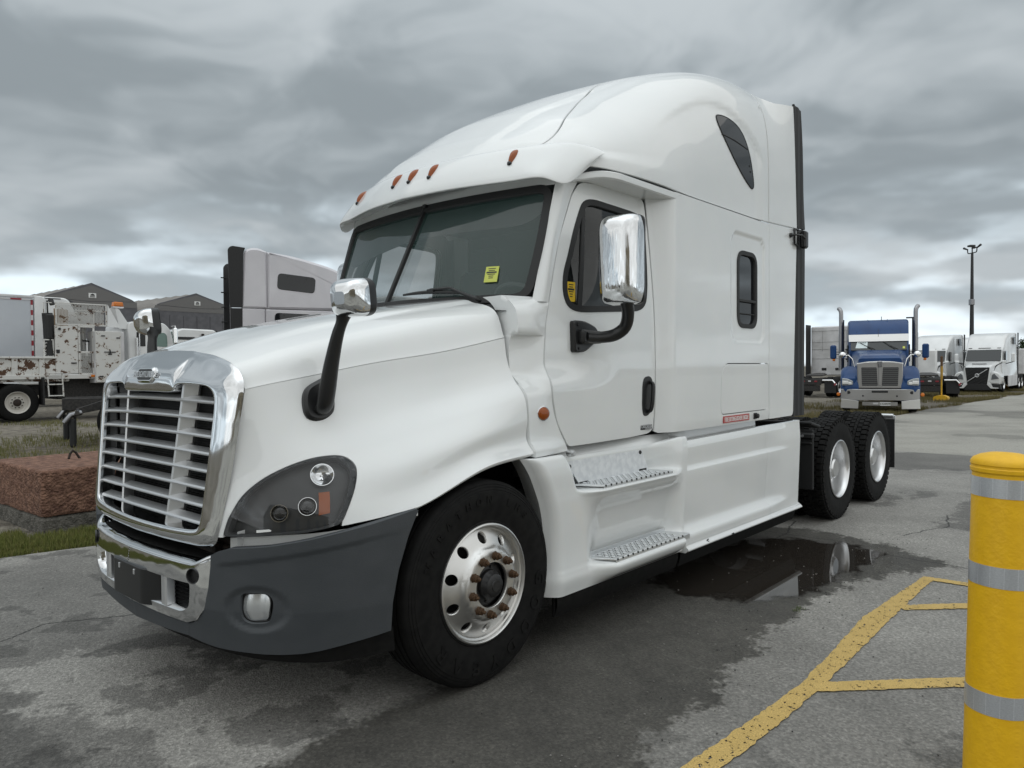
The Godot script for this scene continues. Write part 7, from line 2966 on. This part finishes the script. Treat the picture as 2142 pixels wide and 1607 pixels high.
	for y in [1.98, 2.06]:
		mb.tube([Vector3(2.5, y, .98), Vector3(2.36, y, 1.40)], .016, 6)
	lr("mirror_bracket", mb, M.black, T)
	mb = Mb.new()
	mb.box(Vector3(2.33, 1.77, 1.45), Vector3(.08, .08, .10), .03)
	lr("mirror_lamp", mb, M.orange_lens, T)
	mb = Mb.new()
	var hm := frame_at(Vector3(.86, 1.93, 1.13), Vector3(-1, .1, 0))
	mb.lathe(V2([.0, .08, .05, .072, .09, .05, .11, .01, .105, -.03, .09, -.05, .0, -.05]), hm, 24)
	mb.tube([Vector3(.86, 1.9, 1.06), Vector3(.84, 1.92, .95), Vector3(.8, 1.78, .82), Vector3(.75, 1.46, .73)], .02, 8)
	lr("hood_mirror", mb, M.chrome_soft, T)
	mb = Mb.new()
	mb.lathe(V2([.0, .03, .05, .02, .062, .0, .06, -.02, .0, -.02]), frame_at(Vector3(.25, .60, 1.24), Vector3(-1, 0, 0)), 16)
	lr("turn_lamp", mb, M.orange_lens, T)
	onto("underbody", bbox(Vector3(3.4, .72, 0), Vector3(5.6, .5, 1.7), .03), M.black_rough, T)
	far_wheel(T, Vector3(1.0, .5, 1.14), .5, .3, M.alloy2, 1.0, "front_wheel")
	far_wheel(T, Vector3(1.0, .5, -1.14), .5, .3, M.alloy2, -1.0, "front_wheel")
	for x in [6.4, 7.7]:
		far_wheel(T, Vector3(x, .5, 1.2), .5, .55, M.alloy2, 1.0, "rear_wheel")
		far_wheel(T, Vector3(x, .5, -1.2), .5, .55, M.alloy2, -1.0, "rear_wheel")
	onto("frame", bbox(Vector3(6.8, .8, 0), Vector3(4.0, .26, .9), .02), M.chassis, T)

func tail(T: Node, wall: bool) -> void:  # a truck seen from behind: its tail at x = 0, the cab further along +x
	var mb := Mb.new()
	for s in [-.43, .43]:
		mb.box(Vector3(3.6, .80, s), Vector3(7.2, .26, .09), .01)
	mb.box(Vector3(.02, .76, 0), Vector3(.08, .30, 1.1), .02)
	mb.box(Vector3(.04, .45, 0), Vector3(.06, .3, 1.0), .02)
	for x in [.8, 1.6, 3.0]:
		mb.box(Vector3(x, .8, 0), Vector3(.12, .2, .9), .01)
	onto("frame", mb, M.chassis, T)
	mb = Mb.new()
	mb.prism(rounded(V2([.5, -.42, 1.2, -.42, 1.6, -.2, 1.6, .2, 1.2, .42, .5, .42]), .05), .0, .06, Transform3D(Basis(Vector3(1, 0, 0), Vector3(0, 0, 1), Vector3(0, 1, 0)).rotated(Vector3(0, 0, 1), .10), Vector3(.1, .98, 0)), .015)
	onto("fifth_wheel", mb, M.greasy_dark, T)
	mb = Mb.new()
	for s in [-.3, .3]:
		mb.box(Vector3(-.03, .79, s), Vector3(.02, .07, .14), .01)
	onto("tail_lamp", mb, M.red_tape, T)
	onto("number_lamp", bbox(Vector3(-.03, .80, 0), Vector3(.02, .06, .14), .008), M.tape_silver, T)
	for x in [.75, 2.05]:
		far_wheel(T, Vector3(x, .51, 1.22), .51, .28, M.alloy2)
		far_wheel(T, Vector3(x, .51, .90), .51, .28, M.alloy2)
		far_wheel(T, Vector3(x, .51, -1.22), .51, .28, M.alloy2, -1.0)
		far_wheel(T, Vector3(x, .51, -.90), .51, .28, M.alloy2, -1.0)
	mb = Mb.new()
	mb.tube([Vector3(.05, .84, .6), Vector3(.04, .84, 1.08), Vector3(.02, .62, 1.26)], .045, 8)
	lr("flap_bracket", mb, M.chrome_soft, T)
	mb = Mb.new()
	mb.box(Vector3(-.03, .66, 1.22), Vector3(.02, .14, .07), .004, Basis(Vector3(1, 0, 0), .62))
	lr("reflector", mb, M.red_tape, T)
	mb = Mb.new()
	mb.box(Vector3(.10, .50, .95), Vector3(.02, .56, .55), .005)
	lr("mud_flap", mb, M.black_rough, T)
	if wall:
		onto("sleeper_body", bbox(Vector3(5.0, 2.36, 0), Vector3(2.4, 2.66, 2.44), .06), M.dull_white, T)
		mb = Mb.new()
		for y in [3.45, 2.85, 2.45, 1.95]:
			mb.box(Vector3(3.79, y, .0), Vector3(.02, .012, 2.36), 0.0)
		for z in [-.6, .3, .62]:
			mb.box(Vector3(3.79, 2.9, z), Vector3(.02, 1.1, .014), 0.0)
		onto("panel_seam", mb, M.steel_plate, T)
		mb = Mb.new()
		for y in [3.52, 2.88, 2.40, 1.90, 1.30]:
			mb.box(Vector3(3.6, y, .98), Vector3(.30, .06 if y > 2.5 else .10, .62 if y < 2.5 else .40), .015)
		onto("flap_hinge", mb, M.black_rough, T)
		mb = Mb.new()
		for i in 6:
			mb.box(Vector3(3.785, 3.4 - i * .16, .82), Vector3(.02, .04, .04), .006)
		mb.box(Vector3(3.785, 1.38, .18), Vector3(.03, .13, .24), .02)
		mb.box(Vector3(3.785, 1.38, -.52), Vector3(.03, .13, .24), .02)
		onto("wall_fitting", mb, M.black_rough, T)
		mb = Mb.new()
		mb.box(Vector3(3.45, 2.4, 1.24), Vector3(.75, 2.75, .03), .01)
		lr("side_flap", mb, M.black_rough, T)
		onto("battery_box", bbox(Vector3(2.9, .55, -1.0), Vector3(.8, .6, .4), .03), M.black_rough, T)
	else:
		onto("day_cab", bbox(Vector3(7.6, 1.7, 0), Vector3(1.8, 1.5, 1.9), .12), M.far_white, T)
		onto("hood", bbox(Vector3(9.4, 1.3, 0), Vector3(1.9, .9, 1.6), .15), M.far_white, T)
		far_wheel(T, Vector3(9.6, .51, 1.0), .51, .3, M.alloy2)
		far_wheel(T, Vector3(9.6, .51, -1.0), .51, .3, M.alloy2, -1.0)

func rear_chassis() -> void:
	var T := thing("rear_view_truck", "white sleeper truck seen from behind with a bare black frame, left of the blue truck", "truck", Vector3(34.2, 0, -9.55), .02)
	tail(T, true)
	T = thing("rear_view_truck", "black bare truck frame tail with a chrome flap bracket, right of the blue truck", "truck", Vector3(35.8, 0, -4.6), .30)
	tail(T, false)

func aero_truck() -> Node3D:
	var T := thing("aero_truck", "white sleeper truck with black slatted grille facing the lane beside the tall lamp post", "truck", Vector3(44.5, 0, -4.17), 0.0, "white trucks facing the lane")
	var mb := Mb.new()
	front_shell(mb, [[.12, .62, .60, .45, 1.38, .06], [.35, .72, .62, .45, 1.47, .12], [.9, .86, .70, .5, 1.60, .2], [1.85, .96, .82, .8, 1.76, .22]])
	onto("hood", mb, M.far_white, T)
	mb = Mb.new()
	var f := Transform3D(Basis(Vector3(0, 0, 1), Vector3(0, 1, 0), Vector3(-1, 0, 0)), Vector3(.12, 0, 0))
	mb.prism(rounded(V2([.50, .62, .62, .50, 1.08, .46, 1.12, .95, .98, 1.12, .70, 1.20]), [.03, .05, .08, .12, .1, .1]), -.9, .02, f, .06)
	lr("fender", mb, M.far_white, T)
	mb = Mb.new()
	mb.prism(V2s([-.58, 1.40, .58, 1.40, .47, .50, -.47, .50]), -.02, .03, f, .01)
	onto("grille", mb, M.black, T)
	mb = Mb.new()
	for i in 11:
		var c := -.9 + i * .18
		var a := Vector2(-.55, .45 + c - .1)
		var b := Vector2(.55, .45 + c + .55)
		for q in Geometry2D.intersect_polyline_with_polygon(PackedVector2Array([a, b]), V2s([-.56, 1.38, .56, 1.38, .45, .52, -.45, .52])):
			mb.tube([f * Vector3(q[0].x, q[0].y, .04), f * Vector3(q[1].x, q[1].y, .04)], .014, 4)
	onto("grille_slat", mb, M.dark_metal, T)
	mb = Mb.new()
	mb.tube([f * Vector3(-.46, .62, .06), f * Vector3(.48, 1.30, .06)], .022, 6)
	onto("grille_diagonal", mb, M.silver, T)
	mb = Mb.new()
	mb.lathe(V2([.10, .05, .105, .075, .085, .085, .07, .075, .07, .05]), f * Transform3D(Basis(), Vector3(.0, .955, 0)), 20)
	onto("grille_ring", mb, M.silver, T)
	mb = Mb.new()
	mb.box(Vector3(.05, .955, 0), Vector3(.02, .035, .14), .004)
	onto("ring_bar", mb, M.dark_metal, T)
	mb = Mb.new()
	mb.prism(rounded(V2([.66, .72, 1.02, .78, .98, .84, .80, 1.06, .70, .98]), .02), .02, .05, f, .015)
	lr("headlight", mb, M.lamp_far, T)
	mb = Mb.new()
	mb.prism(V2s([.70, 1.0, .80, 1.38, .88, 1.46, .76, 1.16]), .0, .05, f * Transform3D(Basis(), Vector3(0, .1, -.35)), .005)
	lr("cheek_intake", mb, M.black, T)
	mb = Mb.new()
	mb.prism(V2s([-.62, .14, .62, .14, .60, .50, -.60, .50]), -.3, .05, f, .03)
	mb.prism(V2s([.62, .26, 1.1, .20, 1.08, .46, .70, .50]), -.3, .01, f, .03)
	mb.prism(V2s([-.62, .26, -1.1, .20, -1.08, .46, -.70, .50]), -.3, .01, f, .03)
	onto("lower_bumper", mb, M.black_rough, T)
	mb = Mb.new()
	mb.prism(V2s([.50, .50, .66, .50, .74, .30, 1.0, .28, 1.0, .24, .64, .24, .46, .46]), -.05, .06, f, .01)
	lr("bumper_wing", mb, M.far_white, T)
	mb = Mb.new()
	mb.box(Vector3(.72, 1.60, 0), Vector3(.10, .03, .70), .012)
	onto("hood_scoop", mb, M.black, T)
	mb = Mb.new()
	front_shell(mb, [[1.75, .98, .90, .9, 1.74, .05], [2.22, 1.0, .86, .9, 2.42, .06], [2.30, 1.02, .90, .9, 2.52, .06], [2.9, 1.06, .93, .9, 3.12, .2], [3.5, 1.1, .98, .9, 3.36, .22], [4.6, 1.13, 1.04, .9, 3.42, .18], [5.6, 1.14, 1.08, .9, 3.44, .1]])
	onto("cab", mb, M.far_white, T)
	mb = Mb.new()
	var wf := Transform3D(Basis(Vector3(0, 0, 1), Vector3(.68, 1, 0).normalized(), Vector3(-1, .68, 0).normalized()), Vector3(1.74, 1.75, 0))
	mb.prism(rounded(V2([-.86, .0, .86, .0, .83, .78, -.83, .78]), .06), -.02, .02, wf, .005)
	onto("windscreen", mb, M.far_glass, T)
	mb = Mb.new()
	for z in [-.7, 0.0, .7]:
		mb.box(Vector3(2.27, 2.50, z), Vector3(.05, .03, .60 if z == 0.0 else .18), .01)
	onto("roof_vent", mb, M.black, T)
	mb = Mb.new()
	mb.box(Vector3(2.45, 2.05, 1.02), Vector3(.5, .55, .03), .02)
	lr("door_window", mb, M.far_glass, T)
	mb = Mb.new()
	mb.box(Vector3(4.6, 2.95, 1.12), Vector3(.6, .42, .03), .02, Basis(Vector3(1, 0, 0), -.08))
	lr("sleeper_window", mb, M.far_glass, T)
	mb = Mb.new()
	mb.box(Vector3(5.75, 2.2, 1.14), Vector3(.35, 2.5, .03), .01)
	lr("side_flap", mb, M.black_rough, T)
	mb = Mb.new()
	mb.box(Vector3(.95, 1.72, 1.12), Vector3(.14, .13, .22), .05)
	mb.box(Vector3(2.2, 1.95, 1.38), Vector3(.16, .50, .20), .05)
	lr("mirror", mb, M.far_white, T)
	mb = Mb.new()
	mb.tube([Vector3(.96, 1.68, 1.08), Vector3(.9, 1.55, .85), Vector3(.85, 1.42, .74)], .026, 6)
	mb.tube([Vector3(2.2, 1.70, 1.36), Vector3(2.3, 1.6, 1.02)], .026, 6)
	lr("mirror_arm", mb, M.black, T)
	mb = Mb.new()
	mb.box(Vector3(4.0, .62, 1.12), Vector3(3.2, .62, .05), .02)
	lr("side_skirt", mb, M.dull_white, T)
	onto("underbody", bbox(Vector3(4.4, .62, 0), Vector3(8.0, .5, 1.5), .02), M.black_rough, T)
	far_wheel(T, Vector3(1.2, .47, 1.10), .47, .28, M.alloy2, 1.0, "front_wheel")
	far_wheel(T, Vector3(1.2, .47, -1.10), .47, .28, M.alloy2, -1.0, "front_wheel")
	for x in [6.4, 7.6]:
		far_wheel(T, Vector3(x, .47, 1.14), .47, .5, M.alloy2, 1.0, "rear_wheel")
		far_wheel(T, Vector3(x, .47, -1.14), .47, .5, M.alloy2, -1.0, "rear_wheel")
	return T

func aero_trucks() -> void:
	var A := aero_truck()
	for q in [[44.8, -7.0, "white sleeper truck with black slatted grille partly hidden by the blue truck's mirror"], [51.0, -6.5, "white sleeper truck mostly hidden between the two white trucks with slatted grilles"]]:
		var c := A.duplicate()
		c.name = numbered("aero_truck")
		add_child(c)
		c.position = Vector3(q[0], 0, q[1])
		c.set_meta("label", q[2])

func sign_stands() -> void:
	for k in 2:
		var T := thing("sign_stand", ["yellow sign post on a yellow base in front of the black truck frame", "white notice board on a yellow post and base beside the far trailer"][k], "sign", [Vector3(33.9, 0, -3.72), Vector3(53.0, 0, -3.9)][k], 0.0, "sign stands along the lane")
		var s: float = [1.0, 1.12][k]
		onto("base", Mb.new().prism(rounded(V2([-.30, 0, .30, 0, .27, .16, .12, .22, -.12, .22, -.27, .16]), .03), -.22, .22, Transform3D(Basis(Vector3.UP, PI * .5), Vector3.ZERO), .03), M.yellow_plastic, T)
		onto("post", Mb.new().tube([Vector3(0, .18, 0), Vector3(0, 1.35 * s, 0)], .032, 8), M.yellow_plastic, T)
		if k == 0:
			onto("sign_board", bbox(Vector3(0, 1.22, .0), Vector3(.30, .56, .06), .01, Basis(Vector3.UP, .35)), M.orange_board, T)
			onto("broom_head", bbox(Vector3(.0, 1.72, .0), Vector3(.12, .46, .09), .03), M.rust_board, T)
		else:
			onto("notice_board", bbox(Vector3(-.02, 1.42, .0), Vector3(.04, .66, .50), .01, Basis(Vector3.UP, .12)), M.paper, T)
			var mb := Mb.new()
			for i in 6:
				mb.box(Vector3(-.046, 1.66 - i * .095, .02 * (i % 2)), Vector3(.008, .03 if i < 5 else .06, .36 if i % 2 == 0 else .28), 0.0, Basis(Vector3.UP, .12))
			onto("printed_lines", mb, M.dark_metal, T)

func light_poles() -> void:
	for k in 1:
		var at: Vector3 = [Vector3(71.0, 0, -9.0), Vector3(120.0, 0, -21.0)][k]
		var s: float = [1.0, 1.12][k]
		var T := thing("light_pole", ["tall black light pole with curved twin arms behind the white trucks", "distant lamp pole head just above the white truck's roof"][k], "lamp post", at)
		var top := 11.2 if k == 0 else 9.0
		var mb := Mb.new()
		mb.tube([Vector3(0, 0, 0), Vector3(0, top * .5, 0), Vector3(0, top, 0)], [.21, .16, .10], 12)
		onto("post", mb, M.black, T)
		var b := Basis(Vector3.UP, -.73)
		mb = Mb.new()
		for sg in [-1.0, 1.0]:
			mb.tube([b * Vector3(0, top, 0), b * Vector3(0, top, sg * .35), b * Vector3(0, top + .02, sg * .48), b * Vector3(0, top + .14, sg * .54), b * Vector3(0, top + .36, sg * .55)], .045, 8)
			mb.tube([b * Vector3(0, top + .36, sg * .53), b * Vector3(0, top + .56, sg * 1.0)], [.06, .10], 8)
		mb.tube([Vector3(0, top - .1, 0), Vector3(0, top + .5, 0)], .05, 8)
		mb.box(b * Vector3(0, top + .62, -.10), Vector3(.5, .16, .42), .03, b)
		mb.box(b * Vector3(0, top + .42, .22), Vector3(.3, .10, .34), .03, b * Basis(Vector3(1, 0, 0), -.15))
		onto("lamp_arm", mb, M.black, T)
		if k == 0:
			onto("control_box", bbox(Vector3(-.1, 6.95, .0), Vector3(.34, .50, .36), .03, b), M.dark_chrome, T)

func tree(at: Vector3, h: float, w: float, sd: int, label: String) -> void:
	var T := thing("tree", label, "tree", at, 0.0, "trees beyond the lot")
	var mb := Mb.new()
	var rng := RandomNumberGenerator.new()
	rng.seed = sd
	mb.tube([Vector3(0, 0, 0), Vector3(.1, h * .4, .05), Vector3(.0, h * .8, .1)], [.16, .12, .05], 8)
	var tips := []
	for i in 9:
		var a := rng.randf() * TAU
		var y := h * rng.randf_range(.25, .75)
		var tip := Vector3(cos(a) * w * .4, y + h * .16, sin(a) * w * .4)
		mb.tube([Vector3(0, y, .05), tip], [.06, .02], 5)
		tips.append(tip)
	onto("trunk", mb, M.bark, T)
	mb = Mb.new()
	var clumps := []
	for i in 26:
		var a := rng.randf() * TAU
		var f := rng.randf()
		var y := h * lerpf(.22, .98, f)
		var r := w * .5 * sin(clampf(f * .9 + .14, 0, 1) * PI) * rng.randf_range(.4, 1.0)
		clumps.append([Vector3(cos(a) * r, y, sin(a) * r), rng.randf_range(.35, .75) * w * .26, rng.randf_range(.6, 1.3)])
	for c in clumps:
		for k in 120:
			var d := Vector3(rng.randfn(), rng.randfn() * .8, rng.randfn()).normalized() * pow(rng.randf(), .45) * float(c[1])
			var p: Vector3 = c[0] + d
			var s := rng.randf_range(.07, .15) * h * .16
			var n := Vector3(rng.randfn(), rng.randfn() + .8, rng.randfn()).normalized()
			var x := n.cross(Vector3(rng.randfn(), rng.randfn(), rng.randfn())).normalized() * s
			var z := n.cross(x)
			var g: float = c[2] * rng.randf_range(.7, 1.3)
			mb.tint = Color(.028 * g, .050 * g, .018 * g)
			mb.face([p - x - z * .4, p + x * .2 - z, p + x + z * .3, p - x * .1 + z], n)
	onto("crown", mb, M.foliage_dark, T)

func right_far() -> void:
	var T := thing("far_trailer", "white box trailer standing behind the white truck at the far right", "trailer", Vector3(58, 0, -4.6), .0)
	onto("box_body", bbox(Vector3(5.0, 1.75, 0), Vector3(10, 1.75, 1.9), .05), M.dull_white, T)
	var mb := Mb.new()
	for s in [-.3, .35]:
		mb.box(Vector3(-.02, 1.05, s), Vector3(.04, .16, .30), .02)
	mb.tube([Vector3(-.03, .9, -.7), Vector3(-.03, 2.5, -.7)], .02, 6)
	mb.tube([Vector3(-.03, .9, .05), Vector3(-.03, 2.5, .05)], .02, 6)
	onto("door_hardware", mb, M.dark_metal, T)
	onto("frame", bbox(Vector3(5, .7, 0), Vector3(9.6, .35, .9), .02), M.chassis, T)
	for x in [.9, 2.1]:
		far_wheel(T, Vector3(x, .5, .95), .5, .5, M.rim_white)
		far_wheel(T, Vector3(x, .5, -.95), .5, .5, M.rim_white, -1.0)
	T = thing("low_building", "low pale flat roofed building beyond the far right trailer", "building", Vector3(110, 0, -15))
	onto("wall", bbox(Vector3(0, 1.3, 0), Vector3(8, 2.6, 30), .05), M.far_wall, T)
	onto("roof", bbox(Vector3(0, 2.7, 0), Vector3(8.6, .3, 30.6), .05), M.steel_plate, T)
	onto("rooftop_unit", bbox(Vector3(-2, 3.2, -6.5), Vector3(2, .8, 3.0), .05), M.fabric_roof, T)
	for i in 4:
		onto("window", bbox(Vector3(-4.02, 1.5, -12 + i * 7.0), Vector3(.08, .9, 1.6), .01), M.far_glass, T)
	var rng := RandomNumberGenerator.new()
	rng.seed = 91
	for i in 7:
		tree(Vector3(135 + rng.randf_range(-4, 8), 0, -26.0 + i * 2.5), rng.randf_range(5.2, 7.0), rng.randf_range(3.6, 5.0), 400 + i, "dark green tree in the far right treeline, %s from its left end" % ["first", "second", "third", "fourth", "fifth", "sixth", "seventh"][i])
	for i in 4:
		var B := thing("bush", "dark green bush behind the pale fence posts, %s from the camera" % ["nearest one", "second one", "third one", "farthest one"][i], "bush", Vector3(72 + i * 2.0, 0, -5.6 - i * .1), .0, "bushes at the far right")
		mb = Mb.new()
		for k in 900:
			var d := Vector3(rng.randfn(), rng.randfn() * .7, rng.randfn()).normalized() * pow(rng.randf(), .4)
			var p := Vector3(d.x * 1.5, 1.0 + d.y * 1.0, d.z * 1.3)
			var s := rng.randf_range(.06, .13)
			var n := Vector3(rng.randfn(), rng.randfn() + .6, rng.randfn()).normalized()
			var x := n.cross(Vector3(rng.randfn(), rng.randfn(), rng.randfn())).normalized() * s
			var zz := n.cross(x)
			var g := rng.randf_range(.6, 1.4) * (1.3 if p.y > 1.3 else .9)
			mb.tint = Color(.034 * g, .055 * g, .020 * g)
			mb.face([p - x - zz * .4, p + x * .2 - zz, p + x + zz * .3, p - x * .1 + zz], n)
		onto("foliage", mb, M.foliage_dark, B)
		mb = Mb.new()
		for k in 5:
			mb.tube([Vector3(.1 * k - .2, 0, 0), Vector3(.4 * k - .8, 1.2, .3 * sin(k * 2.0))], [.03, .015], 5)
		onto("stem", mb, M.bark, B)
	for i in 3:
		single("fence_post", Mb.new().tube([Vector3(64 + i * 4.0, 0, -4.15), Vector3(64 + i * 4.0, 1.35, -4.15)], .05, 8), M.rim_white, ["pale fence post nearest the notice board at the far right", "second pale fence post along the bushes at the far right", "farthest pale fence post along the bushes at the far right"][i], "fence post", "fence posts at the far right")

func warehouse() -> void:
	# stands across the yard; the photo shows it in the chrome mirrors
	var T := thing("warehouse", "tan metal warehouse with tall dark windows reflected in the chrome mirrors", "building", Vector3(-19, 0, 24), .25)
	var mb := Mb.new()
	mb.prism(rounded(V2([-11, 0, 11, 0, 11, 6.6, 0, 9.2, -11, 6.6]), [0, 0, .1, .1, .1]), -34.0, .0, Transform3D(Basis(Vector3.UP, PI * .5), Vector3(0, 0, 0)), .05)
	onto("wall", mb, M.tan_wall, T)
	mb = Mb.new()
	for s in [-1.0, 1.0]:
		mb.fq(Vector3(.3, 9.35, 0), Vector3(-34.3, 9.35, 0), Vector3(-34.3, 6.5, 11.6 * s), Vector3(.3, 6.5, 11.6 * s), Vector3(0, 1, 0))
		mb.fq(Vector3(.3, 9.2, 0), Vector3(.3, 9.35, 0), Vector3(.3, 6.5, 11.6 * s), Vector3(.3, 6.3, 11.6 * s), Vector3(1, 0, 0))
	onto("roof", mb, M.dark_metal, T)
	for i in 5:
		onto("window", bbox(Vector3(.03, 2.6, -8.4 + i * 4.2), Vector3(.1, 4.2, 1.3), .02), M.far_glass, T)
	for i in 7:
		onto("window", bbox(Vector3(-2.6 - i * 4.6, 2.6, -11.03), Vector3(1.4, 4.2, .1), .02), M.far_glass, T)
